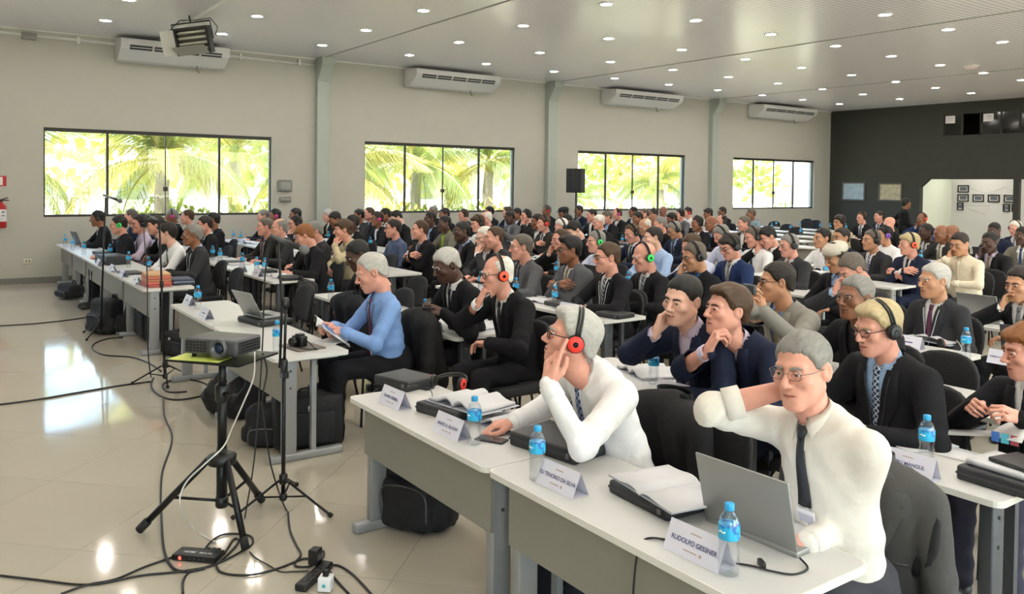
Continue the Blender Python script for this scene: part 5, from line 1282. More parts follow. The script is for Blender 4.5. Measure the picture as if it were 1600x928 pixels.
# people wearing caps
def cap(root, d_, colour, brim=True):
    mb = MB(); n = 16
    mb.lathe([(.098, .045), (.100, .075), (.090, .105), (.060, .128), (.0, .136)], n, 0, Matrix.Diagonal((1, 1.2, 1, 1)))
    if brim: mb.grid([[(x, -.10-yy*(1-(x/.085)**2*.6), .050-.10*yy-.25*x*x*2) for x in np.linspace(-.08, .08, 7)] for yy in (0, .035, .07)], thick=(0, 0, -.004))
    link('cap', mb.mesh('cap', cloth(colour, 'cotton')), root, HEADM[root.name] @ Matrix.Translation((0, .016, 0)))
pc = person(1306, 402, 't/short/greybrown', 'Kb-', 'hpo', 2, 22, 12, 't', label='person in a pale cap with orange headphones looking down'); cap(pc, None, '#c9c1b2', False)
pc = person(880, 333, 'b/short/black', 'Kw-', 'hpk', -8, 8, 6, 't', label='person in a dark brimmed cap with headphones by the speaker stand'); cap(pc, None, '#20242b')
# the person standing at the back and the interpreter in the booth
Ps = at_y(1416, 318, 20.6)
make_person(dict(head=tuple(Ps), hip_z=.97, lod=2, skin='brown', hair='short', hairc='black', jacket='#17171a', shirt='#1d1d20', tie=None, yaw=140, lean=2, hyaw=18, L='down', R='down', Lw=(Ps[0]-.22, Ps[1]+.05, .95), Rw=(Ps[0]+.25, Ps[1]+.02, .95), legs='stand', label='person in black suit standing with back turned near the charcoal wall', group='people standing'))
Pi = (-12.83, YB+.75, 3.98)
make_person(dict(head=Pi, hip_z=3.35, s=.95, lod=2, skin='brown', hair='short', hairc='greybrown', jacket='#5e4a34', shirt='#8a8378', tie=None, legs=None, lean=10, hpitch=16, L=(V3(.1, -.3, .3), V3(.7, .2, -.6), V3(-.4, -.9, 0), V3(0, 0, -1), 'rest'), shoes=False, label='interpreter sitting in the dark booth behind the open high window', group='people in the booth'))
# chairs standing empty
chair(-2.55, 2.78, R(8), 'empty black chair standing beside the person in cream white shirt')
for i, (u, v) in enumerate(((1203, 352), (1222, 357), (1255, 352), (1268, 350), (1205, 345), (1236, 362))):
    p = at_z(u, v, .80); chair(max(p[0], -17.0), p[1], 0, 'empty black chair at the vacant white tables near the window wall', 'empty chairs at the vacant tables')
for (u, v, lb) in ((480, 470, 'empty black chair with a backpack hung on it behind the microphone stand'), (545, 490, 'empty black chair with a dark jacket, beside the person in blue shirt'), (655, 455, 'empty black chair behind the person in blue shirt'), (838, 535, 'empty black chair with a tag behind the white haired person'), (1280, 545, 'empty black chair beside the person in light grey suit'), (1478, 590, 'empty black chair behind the person with large black headphones'), (1548, 440, 'empty black chair beside the cream shirted person'), (985, 480, 'empty black chair at the end of the third row table'), (612, 415, 'empty black chair near the close-cropped person'), (372, 440, 'empty black chair behind the folder stacks')):
    p = at_z(u, v, .76); chair(p[0], p[1]-.24, 0, lb)
# jackets over chairs
draped_jacket(G.location.x-.0, G.location.y-.0, R(14), '#4a4947', 'grey jacket hung over the chair of the person in cream white shirt', True)
b = WM.location; draped_jacket(b.x+.0, b.y+.05, R(-8), '#1c1b1c', 'black jacket draped over the chair behind the white shirt and red headphones')
b = BM_.location; draped_jacket(b.x, b.y+.04, R(-6), '#1e1d1d', 'black jacket draped over the chair of the person in blue shirt')
# ------------------------------------------------------------------ things on the tables
TZ = .7508
def tp(u, v, z=TZ): p = at_z(u, v, z); return (float(p[0]), float(p[1]), z)
def clear_mat(name, tint, gl=.12):
    m = bpy.data.materials.new(name); m.use_nodes = True; nt = m.node_tree
    for n in list(nt.nodes):
        if n.type != 'OUTPUT_MATERIAL': nt.nodes.remove(n)
    tr = nt.nodes.new('ShaderNodeBsdfTransparent'); tr.inputs[0].default_value = (*tint, 1)
    g = nt.nodes.new('ShaderNodeBsdfGlossy'); g.inputs['Roughness'].default_value = .06
    lw = nt.nodes.new('ShaderNodeLayerWeight'); lw.inputs[0].default_value = .35
    mx = nt.nodes.new('ShaderNodeMixShader'); mr = nt.nodes.new('ShaderNodeMapRange'); mr.inputs[3].default_value = gl; mr.inputs[4].default_value = .45
    nt.links.new(lw.outputs['Facing'], mr.inputs[0]); nt.links.new(mr.outputs[0], mx.inputs[0])
    nt.links.new(tr.outputs[0], mx.inputs[1]); nt.links.new(g.outputs[0], mx.inputs[2]); nt.links.new(mx.outputs[0], nt.nodes['Material Output'].inputs[0])
    return m
M_pet = clear_mat('clear_bottle', (.93, .95, .965), .09); M_cap = mat('blue_cap', '#2b9fd8', .4)
def label_mat():
    m = mat('blue_bottle_label', '#2aa6dc', .4); nt = m.node_tree; b = nt.nodes['Principled BSDF']
    tc = nt.nodes.new('ShaderNodeTexCoord'); n = nt.nodes.new('ShaderNodeTexNoise'); n.inputs['Scale'].default_value = 26; nt.links.new(tc.outputs['Object'], n.inputs['Vector'])
    cr = nt.nodes.new('ShaderNodeValToRGB'); e = cr.color_ramp.elements; e[0].position = .40; e[0].color = (*srgb('#1763b4'), 1); e[1].position = .47; e[1].color = (*srgb('#2fb0e0'), 1)
    nt.links.new(n.outputs[0], cr.inputs[0]); nt.links.new(cr.outputs[0], b.inputs['Base Color']); return m
M_label = label_mat()
mb = MB(); mb.lathe([(.0, .003), (.022, .0), (.031, .004), (.0325, .015), (.031, .03), (.0325, .045), (.031, .060), (.0325, .075), (.029, .090), (.0325, .108), (.033, .115), (.033, .160), (.0325, .166), (.027, .185), (.0145, .200), (.0135, .208)], 18); BOT = mb.mesh('bottle_body', M_pet)
mb = MB(); mb.lathe([(.0333, .116), (.0338, .117), (.0338, .160), (.0333, .161)], 18); LAB = mb.mesh('bottle_label', M_label)
mb = MB(); mb.lathe([(.0150, .203), (.0158, .204), (.0158, .2225), (.0145, .2245), (.0, .2245)], 14); CAP = mb.mesh('cap', M_cap)
mb = MB(); mb.tube([(-.011, .0015, .140), (-.004, 0, .144), (.004, 0, .139), (.011, .0015, .143)], .0028, 4, 0, Matrix.Translation((0, -.0345, 0))); LPR = mb.mesh('label_print', mat('label_white', '#e8f2f6', .5))
def bottle(x, y, label, group=None, z=TZ, rz=0, cap=True):
    o = thing('water_bottle', label, 'bottle', (x, y, z), rz, group)
    link('bottle_body', BOT, o); l = link('bottle_label', LAB, o); link('label_print', LPR, l)
    if cap: link('cap', CAP, o)
    return o
M_paper = mat('paper', '#dcdbdb', .65); M_card = mat('tent_card', '#d9d6e2', .5); M_ink = mat('ink_blue', '#4a5078', .6); M_inkt = mat('ink_tan', '#b89f94', .6)
def page_mat():
    m = mat('printed_page', '#d8d7d7', .651); nt = m.node_tree; b = nt.nodes['Principled BSDF']
    tc = nt.nodes.new('ShaderNodeTexCoord'); w = nt.nodes.new('ShaderNodeTexWave'); w.bands_direction = 'Y'; w.inputs['Scale'].default_value = 38; nt.links.new(tc.outputs['Object'], w.inputs['Vector'])
    n = nt.nodes.new('ShaderNodeTexNoise'); n.inputs['Scale'].default_value = 160; nt.links.new(tc.outputs['Object'], n.inputs['Vector'])
    mm = nt.nodes.new('ShaderNodeMath'); mm.operation = 'MULTIPLY'; nt.links.new(w.outputs[1], mm.inputs[0]); nt.links.new(n.outputs[0], mm.inputs[1])
    cr = nt.nodes.new('ShaderNodeValToRGB'); e = cr.color_ramp.elements; e[0].position = .35; e[0].color = (*srgb('#dddcdc'), 1); e[1].position = .8; e[1].color = (*srgb('#b4b4b9'), 1)
    nt.links.new(w.outputs[1], cr.inputs[0]); nt.links.new(cr.outputs[0], b.inputs['Base Color']); return m
M_page = page_mat()
def tent_meshes():
    w, d_, h_ = .115, .042, .095
    mb = MB(); mb.add([(-w, -d_, 0), (w, -d_, 0), (w, 0, h_), (-w, 0, h_), (-w, d_, 0), (w, d_, 0)], [(0, 1, 2, 3), (3, 2, 5, 4), (0, 4, 5, 1)]); card = mb.mesh('card', M_card)
    ln = MB(); N = Matrix.Translation((0, -d_, 0)) @ Matrix.Rotation(math.atan2(d_, h_), 4, 'X').inverted()
    ln.box(-.05, .05, -.0012, -.0004, .047, .056, 0, N); me1 = ln.mesh('name_line', M_ink)
    me2 = [MB().box(a_, b_, -.0012, -.0004, c_, d2, 0, N).mesh('small_print', M_inkt) for a_, b_, c_, d2 in ((-.022, .022, .078, .082), (-.035, .02, .022, .026), (.03, .04, .019, .029))]
    return card, me1, me2, N
CARD, NLINE, NPRINT, TN = tent_meshes()
def text_mesh(body, size, m):
    c = bpy.data.curves.new('lettering', 'FONT'); c.body = body; c.size = size; c.align_x = 'CENTER'; c.align_y = 'CENTER'; c.offset = .0005; c.materials.append(m)
    t = bpy.data.objects.new('lettering', c); col.objects.link(t); dg = bpy.context.evaluated_depsgraph_get()
    me = bpy.data.meshes.new_from_object(t.evaluated_get(dg)); bpy.data.objects.remove(t); bpy.data.curves.remove(c); return me
def tent(x, y, rz, label, text=None, group=None, z=TZ, size=.021):
    o = thing('name_tent', label, 'name card', (x, y, z), rz, group); link('card', CARD, o)
    for q_ in NPRINT: link('small_print', q_, o)
    if text:
        t = link('lettering', text_mesh(text, size, M_ink), o, TN @ Matrix.Translation((0, -.0012, .050)) @ Matrix.Rotation(R(90), 4, 'X'))
    else: link('name_line', NLINE, o)
    return o
def booklet_mesh(w=.21, h_=.28, lift=.02, thick=.010, mats=None):
    a = MB(); cols = np.linspace(-1, 1, 17)
    a.grid([[(w*c, y, thick+lift*math.exp(-((abs(c)-.28)/.25)**2)*(1-.6*(abs(c) > .9))-.012*math.exp(-(c/.07)**2)) for c in cols] for y in (-h_/2, 0, h_/2)], thick=(0, 0, -thick*.8))
    return a.mesh('pages', mats or M_page)
BKL = [booklet_mesh(.205, .29, .018), booklet_mesh(.19, .27, .03, .016), booklet_mesh(.21, .29, .010, .005)]
cv = MB(); cv.box(-.21, .21, -.147, .147, 0, .002); CVR = cv.mesh('cover', mat('booklet_cover', '#b9bcc6', .5))
def booklet(x, y, rz, label, kind=0, group=None, z=TZ, tilt=0):
    o = thing('open_booklet', label, 'booklet', (x, y, z), rz, group)
    if tilt: o.rotation_euler = (R(tilt), 0, rz)
    link('cover', CVR, o); link('pages', BKL[kind], o, Matrix.Translation((0, 0, .002))); return o
M_leather = mat('black_leatherette', '#26272a', .45, bump=.25, bscale=260); M_zip = mat('zip_metal', '#77767a', .35, .8)
_bm = {}
def binder(x, y, rz, label, L=.33, W=.27, H=.05, z=TZ, colour=None, group=None, zipper=True):
    o = thing('folder_case', label, 'folder', (x, y, z), rz, group); k = (L, W, H, colour)
    if k not in _bm:
        a = MB(); a.rbox(-L/2, L/2, -W/2, W/2, 0, H, min(.012, H*.3)); b_ = MB(); b_.box(-L/2-.001, L/2-.02, -W/2-.0015, W/2+.0015, H*.42, H*.56)
        c_ = MB(); c_.rbox(L/2-.05, L/2-.03, -W/2-.006, -W/2, H*.3, H*.7, .002)
        m = mat('folder_'+colour.strip('#'), colour, .55) if colour else M_leather
        _bm[k] = (a.mesh('case', m), b_.mesh('zip', mat('zip_tape', '#3b3b40', .6)), c_.mesh('zip_pull', M_zip))
    link('case', _bm[k][0], o)
    if zipper: q = link('zip', _bm[k][1], o); link('zip_pull', _bm[k][2], q)
    return o
M_alu = mat('aluminium', '#9a9b99', .35, .55); M_key = mat('dark_keys', '#222326', .5); M_scr = mat('laptop_screen', '#b9c2cc', .3, emit=.4)
def laptop(x, y, rz, label, W=.36, D=.245, ang=108, colour=None, z=TZ, group=None):
    o = thing('laptop', label, 'laptop', (x, y, z), rz, group); m = mat('laptop_shell_'+colour.strip('#'), colour, .4, .2) if colour else M_alu
    b_ = MB(); b_.rbox(-W/2, W/2, 0, D, 0, .019, .005); base = link('base', b_.mesh('base', m), o)
    k = MB()
    for r in range(5):
        for c in range(13): kx = -W*.43+c*W*.066; k.box(kx, kx+W*.056, D*.10+r*.0215, D*.10+r*.0215+.017, .0185, .0205)
    kb = link('keyboard', k.mesh('keyboard', M_key), base); kb['kind'] = 'stuff'
    t = MB(); t.box(-.05, .05, D*.64, D*.94, .0188, .0196); link('touchpad', t.mesh('touchpad', mat('touchpad', '#7f8284', .35, .4)), base)
    A = Matrix.Translation((0, .006, .018)) @ Matrix.Rotation(R(ang-90), 4, 'X')
    l = MB(); l.rbox(-W/2, W/2, -.006, .003, 0, D, .004); lid = link('lid', l.mesh('lid', m), o, A)
    s_ = MB(); s_.box(-W/2+.012, W/2-.012, .003, .0038, .014, D-.012); link('screen', s_.mesh('screen', M_scr), lid)
    return o
def phone(x, y, rz, label, z=TZ):
    o = thing('mobile_phone', label, 'phone', (x, y, z), rz); a = MB(); a.rbox(-.037, .037, -.075, .075, 0, .009, .004); link('case', a.mesh('case', mat('phone_case', '#202124', .4)), o)
    a = MB(); a.box(-.032, .032, -.064, .064, .009, .0095); link('screen', a.mesh('screen', mat('phone_glass', '#3b4046', .1)), o); return o
def loose_headphones(x, y, rz, label, colour='red', z=TZ):
    o = thing('headphones', label, 'headphones', (x, y, z), rz); M = Matrix.Translation((0, 0, .042)) @ Matrix.Rotation(R(-82), 4, 'X')
    link('band', WEAR['band'], o, M)
    for sx in (-1, 1): link('ear_cup', cup_mesh(colour), o, M @ Matrix.Translation((sx*.094, .010, -.006)) @ (Matrix.Identity(4) if sx > 0 else Matrix.Rotation(math.pi, 4, 'Z')))
    return o
def sheet(x, y, rz, label, w=.21, h_=.297, z=TZ, curl=.0, group=None, n=1):
    o = thing('paper_sheets', label, 'papers', (x, y, z), rz, group); a = MB()
    a.grid([[(-w/2+w*i/6, -h_/2+h_*j/4, .0008+.002*n+curl*(i/6)**3) for i in range(7)] for j in range(5)], thick=(0, 0, -.002*n)); link('sheet', a.mesh('sheet', M_page), o); return o

# --- front table of the block by the camera
x, y, _ = tp(634, 601); binder(x, y, R(14), 'closed black leatherette case at the left end of the front table', .30, .24, .06)
x, y, _ = tp(695, 606); loose_headphones(x, y+.02, R(30), 'black headphones with red cups lying on the front table', 'red')
x, y, _ = tp(658, 606); phone(x, y, R(-65), 'dark flat phone beside the closed black case')
for u, v, t, lb in ((612, 633, 'DANIEL BOEIRA', 'white name tent at the left end of the front table'), (700, 679, 'MARIO A. SILAGHI', 'white name tent beside the mobile phone and bottle'), (871, 763, 'ELI TENORIO DA SILVA', 'white name tent beside the big closed black case'), (1083, 870, 'RUDOLFO GESSNER', 'white name tent beside the silver laptop')):
    x, y, _ = tp(u, v); tent(x+.01, y+.012, R(2), lb, t)
x, y, _ = tp(648, 638); o = thing('eyeglasses', 'folded thin dark eyeglasses lying beside the name tent', 'glasses', (x, y, TZ), R(40)); link('frame', WEAR['glass_dark'], o, Matrix.Translation((0, .05, .006)) @ Matrix.Rotation(R(-85), 4, 'X'))
x, y, _ = tp(706, 645); binder(x, y, R(12), 'black case under the open booklet on the front table', .31, .24, .055); booklet(x+.07, y+.08, R(10), 'open booklet lying on a black case before the white shirt', 1, None, TZ+.056)
x, y, _ = tp(741, 694); bottle(x, y, 'water bottle next to the mobile phone on the front table')
x, y, _ = tp(839, 750); bottle(x, y, 'water bottle in front of the big closed black case')
x, y, _ = tp(1138, 897); bottle(x, y, 'water bottle in front of the silver laptop')
x, y, _ = tp(768, 688); phone(x, y, R(-62), 'mobile phone lying screen up next to a water bottle')
x, y, _ = tp(800, 664); booklet(x+.02, y+.02, R(6), 'open magazine between the water bottle and the white shirt', 1)
x, y, _ = tp(877, 700); binder(x, y, R(10), 'big closed black case under the elbow of the white shirt', .40, .28, .065)
x, y, _ = tp(1032, 782); binder(x, y+.01, R(-4), 'black case under the printed timetable booklet', .34, .26, .05); booklet(x+.03, y+.02, R(-10), 'printed timetable booklet open on a black case beside the laptop', 2, None, TZ+.052)
x0, y0, _ = tp(1084, 807); x1, y1, _ = tp(1318, 890, TZ)
lx, ly = (x0+tp(1232, 880)[0])/2, (y0+tp(1232, 880)[1])/2
laptop(lx+.02, ly+.03, R(2), 'open silver laptop at the rounded end of the front table', .38, .25, 104)
x, y, _ = tp(1262, 848); sheet(lx+.05, ly+.16, R(4), 'printed sheet lying over the silver laptop keyboard', .21, .17, TZ+.022)
# earphone cable on the laptop
def smooth(pts, n=6):
    P = [Vector(p) for p in pts]; out = []
    for i in range(len(P)-1):
        p0, p1, p2, p3 = P[max(i-1, 0)], P[i], P[i+1], P[min(i+2, len(P)-1)]
        for k in range(n):
            t = k/n; out.append(.5*((2*p1)+(-p0+p2)*t+(2*p0-5*p1+4*p2-p3)*t*t+(-p0+3*p1-3*p2+p3)*t**3))
    return out+[P[-1]]
def cable(name, pts, r, label, m, cat='cable'):
    a = MB(); a.tube(smooth(pts), r, 6); return tag(link(name, a.mesh(name, m)), label, cat)
M_cab = mat('black_cable', '#1b1a19', .5); M_wcab = mat('white_cable', '#d6d3cd', .5)
cable('laptop_cable', [tp(1250, 872, TZ+.012), tp(1262, 888, TZ+.004), tp(1240, 897, TZ+.004), tp(1205, 892, TZ+.006), tp(1175, 884, TZ+.006), tp(1150, 880, TZ+.004)], .0035, 'short black lead plugged into the silver laptop', M_cab)
p = tp(1190, 884, TZ+.004); o = thing('lead_ferrite', 'small black plug block on the lead beside the silver laptop', 'plug', p, R(60)); a = MB(); a.rbox(-.008, .008, -.02, .02, -.002, .018, .004); link('block', a.mesh('block', M_cab), o)
a_ = tp(1040, 845); cable('hanging_cable', [(a_[0], a_[1], TZ+.005), (a_[0]-.05, a_[1]-.05, TZ-.002), (a_[0]-.06, a_[1]-.08, TZ-.08), (a_[0]-.07, a_[1]-.09, .40), (a_[0]-.08, a_[1]-.10, .01)], .004, 'black cable hanging over the front edge of the near table', M_cab)
# --- middle front table (projector table)
x, y, _ = tp(400, 505); laptop(x-.03, y-.02, R(10), 'open silver laptop on a black case behind the projector', .34, .24, 118, None, TZ+.05); binder(x, y+.08, R(10), 'black case under the laptop behind the projector', .42, .30, .048)
x, y, _ = tp(433, 550); bottle(x, y, 'water bottle between the microphone stand tubes and the camera')
x, y, _ = tp(309, 483); bottle(x, y, 'water bottle alone at the far end of the projector table')
x, y, _ = tp(296, 476); tent(x, y, 0, 'name tent at the far end of the projector table'); x, y, _ = tp(322, 497); tent(x, y, 0, 'name tent beside the lone bottle on the projector table')
x, y, _ = tp(468, 543); binder(x, y+.02, R(8), 'flat brown-grey folder under the compact camera', .30, .22, .012, TZ, '#6a6259', None, False)
o = thing('compact_camera', 'black compact camera with strap on a flat folder', 'camera', (x+.0, y, TZ+.013), R(20)); a = MB(); a.rbox(-.055, .055, -.03, .03, 0, .075, .01); a.rbox(-.025, .025, -.025, .03, .07, .09, .006); link('camera_body', a.mesh('camera_body', BLACKP), o)
a = MB(); a.lathe([(.032, 0), (.032, .05), (.026, .052), (0, .045)], 16, 0, Matrix.Translation((.0, -.03, .038)) @ Matrix.Rotation(R(90), 4, 'X')); link('lens', a.mesh('lens', mat('lens_barrel', '#0f0f11', .2)), o)
a = MB(); a.tube(smooth([(.055, 0, .06), (.10, .03, .01), (.16, .0, .004), (.22, -.02, .004), (.14, -.06, .004), (.0, -.05, .004), (-.055, 0, .06)]), .004, 5); link('strap', a.mesh('strap', BLACKP), o)
Hh = Vector(BM_.location)+Vector((-.02, -.50, 0))
o = thing('magazine', 'open magazine with blue pictures held by the person in blue shirt', 'magazine', (Hh.x-.06, Hh.y+.02, .80), R(-10)); o.rotation_euler = (R(-38), R(8), R(-10))
a = MB(); a.grid([[(.17*c, yy, .03*math.sin(abs(c)*2.6)+.02*abs(c)) for c in np.linspace(-1, 1, 13)] for yy in (-.13, 0, .13)], thick=(0, 0, -.004)); link('pages', a.mesh('pages', M_page), o)
a = MB()
for i in range(2):
    for j in range(4): a.box(.02+j*.036, .052+j*.036, -.12+i*.055, -.07+i*.055, .045, .046)
q = link('pictures', a.mesh('pictures', mat('picture_blue', '#3f78b8', .5, noise=.5, nscale=30)), o); q['kind'] = 'stuff'
x, y, _ = tp(500, 535); sheet(x, y+.10, R(30), 'glossy leaflet lying by the compact camera', .2, .28)
# --- second row, middle block, table end by the person in blue shirt
x, y, _ = tp(664, 508); bottle(x, y, 'water bottle beside the pink headphones at the table end'); x, y, _ = tp(677, 517); tent(x, y, 0, 'name tent at the table end behind the person in blue shirt')
x, y, _ = tp(650, 502); loose_headphones(x, y+.05, R(70), 'pink cupped headphones lying at the table end behind the blue shirt', 'pink')
x, y, _ = tp(738, 511); booklet(x, y+.06, R(8), 'thick open booklet under the elbow of the white haired person', 1)
x, y, _ = tp(700, 492); o = sheet(x, y+.08, R(20), 'white leaflet held up by the grey haired person in black suit', .2, .28, TZ+.10); o.rotation_euler = (R(24), 0, R(25))
x, y, _ = tp(575, 478); laptop(x, y+.05, R(8), 'dark laptop behind the head of the person in blue shirt', .36, .25, 105, '#33363a'); x, y, _ = tp(517, 470); bottle(x, y, 'water bottle beside the white sheet behind the blue shirt'); x, y, _ = tp(545, 468); sheet(x, y+.05, R(12), 'white sheet beside the dark laptop in the second row', .3, .25)
# --- second row, block by the camera
x, y, _ = tp(992, 585); booklet(x+.02, y+.10, R(-18), 'large open booklet in front of the cheek-resting person', 1); x, y, _ = tp(1021, 600); bottle(x, y, 'water bottle beside the large open booklet')
x, y, _ = tp(1052, 622); tent(x, y, R(4), 'name tent beside the yellow marker', 'VICTOR MARTINEZ'); x, y, _ = tp(1080, 628); o = thing('highlighter', 'yellow highlighter pen lying on the second row table', 'pen', (x, y, TZ+.008), R(20)); a = MB(); a.tube([(-.05, 0, 0), (.05, 0, 0)], .008, 8); link('barrel', a.mesh('barrel', mat('marker_yellow', '#e2e431', .4)), o); a = MB(); a.tube([(.05, 0, 0), (.06, 0, 0)], .005, 8); link('tip', a.mesh('tip', BLACKP), o)
x, y, _ = tp(1098, 600); booklet(x, y+.05, R(-10), 'open booklet under the hand of the brown haired person', 2)
x, y, _ = tp(1140, 640); binder(x, y+.06, R(-6), 'lower black case stacked on the second row table', .32, .25, .045); binder(x+.01, y+.07, R(2), 'upper black case of the stack on the second row table', .30, .24, .035, TZ+.046)
x, y, _ = tp(1178, 640); bottle(x, y+.05, 'water bottle behind the elbow of the cream white shirt')
x, y, _ = tp(1385, 690); booklet(x, y+.12, R(-15), 'printed programme under the hands of the checked tie person', 2); x, y, _ = tp(1420, 740); tent(x, y, R(2), 'name tent beside the bottle on the second row table end', 'PETRU MANGUL'); x, y, _ = tp(1447, 728); bottle(x, y, 'water bottle behind the name tent at the second row table end')
x, y, _ = tp(1490, 712); sheet(x, y+.03, R(5), 'thin clear folder lying flat beside the stacked case', .22, .16)
x, y, _ = tp(1556, 757); binder(x+.06, y+.06, R(-3), 'thick black zipped case at the end of the second row table', .36, .28, .06); sheet(x+.05, y+.07, R(-5), 'thick white paper block lying on the zipped case', .30, .22, TZ+.062, 0, None, 10); o = thing('tablet', 'black tablet in a folio lying on the white paper block', 'tablet', (x+.10, y+.08, TZ+.086), R(-12)); a = MB(); a.rbox(-.125, .125, -.09, .09, 0, .016, .005); link('folio', a.mesh('folio', M_leather), o); a = MB(); a.box(-.126, -.11, -.08, -.06, .004, .012); link('clip', a.mesh('clip', M_zip), o)
x, y, _ = tp(1525, 700); o = thing('brochure', 'large white brochure standing open with coloured squares on it', 'brochure', (x, y+.12, TZ), R(4))
a = MB(); a.grid([[(.21*c, -.01+.05*abs(c), .012+(.17*abs(c)**1.5 if c > 0 else .09*abs(c))+0*y_) for c in np.linspace(-1, 1, 15)] if False else [(.20*c, y_*.5-.10*max(0, c), .01+.10*(1-abs(c))*.4+(.11+.5*(y_+.14))*max(0, c)**.8*.7) for c in np.linspace(-1, 1, 15)] for y_ in (-.14, 0, .14)], thick=(0, 0, -.003)); link('pages', a.mesh('pages', M_paper), o)
for i, c_ in enumerate(('#3a6fb8', '#54b5c8', '#b04a55')):
    a = MB(); a.box(.06+i*.04, .094+i*.04, -.131, -.129, .055, .10); link('colour_square', a.mesh('colour_square', mat('square_'+c_.strip('#'), c_, .5)), o)
# --- third row, block by the camera
x, y, _ = tp(1460, 530); booklet(x+.03, y-.03, R(-8), 'open booklet before the silver haired person', 1); x, y, _ = tp(1448, 543); loose_headphones(x, y+.03, R(60), 'orange cupped headphones with white lead on the third row table', 'orange')
x, y, _ = tp(1480, 552); o = thing('lead_splitter', 'small white audio splitter with three sockets', 'splitter', (x, y, TZ), R(4)); a = MB(); a.rbox(-.03, .03, -.015, .015, 0, .03, .004); link('case', a.mesh('case', M_wcab), o)
for k in (-1, 0, 1): a = MB(); a.box(k*.017-.004, k*.017+.004, -.0156, -.015, .01, .02); link('socket', a.mesh('socket', M_cab), o)
cable('splitter_lead', [tp(1492, 552, TZ+.02), tp(1503, 545, TZ+.03), tp(1490, 528, TZ+.03), tp(1470, 530, TZ+.01)], .003, 'white lead curling from the small splitter', M_wcab)
x, y, _ = tp(1418, 543); tent(x, y, 0, 'name tent beside the orange cupped headphones'); x, y, _ = tp(1562, 572); tent(x, y+.10, 0, 'name tent by the dark laptop on the third row table', 'OSMAR SOARES DE ARAUJO', None, TZ, .016)
x, y, _ = tp(1555, 550); y = RY[3]+.30; bottle(min(x, -1.6), y, 'water bottle beside the dark laptop'); x, y, _ = tp(1545, 500); bottle(x, y, 'water bottle behind the third row beside the green bottle')
x, y, _ = tp(1592, 560); laptop(x+.05, y+.03, R(10), 'dark laptop at the right end of the third row', .34, .24, 110, '#3a3c40')
M_gb = clear_mat('green_clear_bottle', (.70, .92, .66)); x, y, _ = tp(1576, 505)
def green_bottle(x, y, lb, capc):
    o = thing('green_bottle', lb, 'bottle', (x, y, TZ)); a = MB(); a.lathe([(0, .002), (.032, 0), (.036, .01), (.034, .05), (.036, .10), (.034, .15), (.030, .185), (.025, .19)], 16); link('bottle_body', a.mesh('bottle_body', M_gb), o)
    a = MB(); a.lathe([(.028, .188), (.030, .19), (.030, .225), (.026, .23), (0, .23)], 14); link('cap', a.mesh('cap', mat('lime_cap', capc, .4)), o)
    a = MB(); a.lathe([(0, .004), (.030, .004), (.031, .12), (0, .12)], 14); link('drink', a.mesh('drink', mat('green_drink', '#8fae4a', .2)), o)
green_bottle(x, y, 'green tinted bottle with a bright lime cap beside the covered face', '#6cc832'); x, y, _ = tp(1495, 430); green_bottle(x, y, 'lime green bottle in front of the cream shirted person', '#9dc03c')
y = RY[4]+.25; x = float(at_y(1530, 488, y)[0]); laptop(min(x, -1.7), y, R(-6), 'silver laptop on the fourth row behind the silver haired person', .38, .25, 105)
x, y, _ = tp(1260, 525); sheet(x, y+.05, R(20), 'white sheet before the small camera holder'); x, y, _ = tp(1290, 560); bottle(x, y+.05, 'water bottle in front of the grey haired person in thin glasses')
# the small camera held up
Wp = at_y(1160, 452, float(people[0][1][1])) if False else None
gp = [pp for pp in people if 'photographing' in pp[0]['label']][0]; P = gp[1]
o = thing('pocket_camera', 'small grey camera held up by the person in light grey suit', 'camera', pix(1171, 452, 5.36), R(-10)); a = MB(); a.rbox(-.055, .055, -.012, .012, -.032, .032, .005); link('camera_body', a.mesh('camera_body', mat('camera_grey', '#4b4d50', .4, .4)), o); a = MB(); a.lathe([(.02, 0), (.02, .012), (0, .012)], 14, 0, Matrix.Translation((-.01, -.012, 0)) @ Matrix.Rotation(R(90), 4, 'X')); link('lens', a.mesh('lens', BLACKP), o)
# --- left front tables
def stack(u, v, n, cols, lb, W=.26, D=.30, h_=.03):
    x, y, _ = tp(u, v)
    for k in range(n): binder(x+rnd.uniform(-.01, .01), y, R(rnd.uniform(-4, 4)), lb+', '+('bottom one', 'second from the bottom', 'third from the bottom', 'fourth from the bottom', 'top one')[k if k < n-1 else 4], W, D, h_, TZ+k*(h_+.001), cols[k % len(cols)], lb+' pile', False)
stack(244, 446, 5, ['#b8564c', '#c9695a', '#c98a66', '#c46a58', '#c79c6e'], 'red-orange folder in the stack on the front left table', .36, .26)
stack(282, 443, 3, ['#2a3040', '#7d8798', '#394254'], 'blue-grey folder in the low stack beside the red-orange stack', .34, .24, .022)
x, y, _ = tp(170, 412); binder(x, y+.05, R(8), 'big black bag-like case on the front left table', .55, .32, .13); x, y, _ = tp(175, 397); sheet(x, y+.2, R(10), 'large white sheets held over the front left table', .5, .35, TZ+.05, .03)
x, y, _ = tp(155, 398); binder(x, y+.1, R(5), 'black flat case among papers on the front left table', .5, .3, .05)
x, y, _ = tp(117, 383); laptop(x, y+.05, R(10), 'grey laptop by the window wall on the front left table', .36, .25, 110, '#6b6d70')
for u, v, lb in ((102, 386, 'tall water bottle nearest the window wall on the front left table'), (114, 391, 'second water bottle from the window wall on the front left table'), (131, 398, 'third water bottle from the window wall on the front left table'), (172, 404, 'water bottle in front of the lilac shirt'), (201, 418, 'water bottle in front of the white shirt with dark tie'), (232, 428, 'water bottle behind the red-orange folders')):
    x, y, _ = tp(u, v); bottle(x, y, lb)
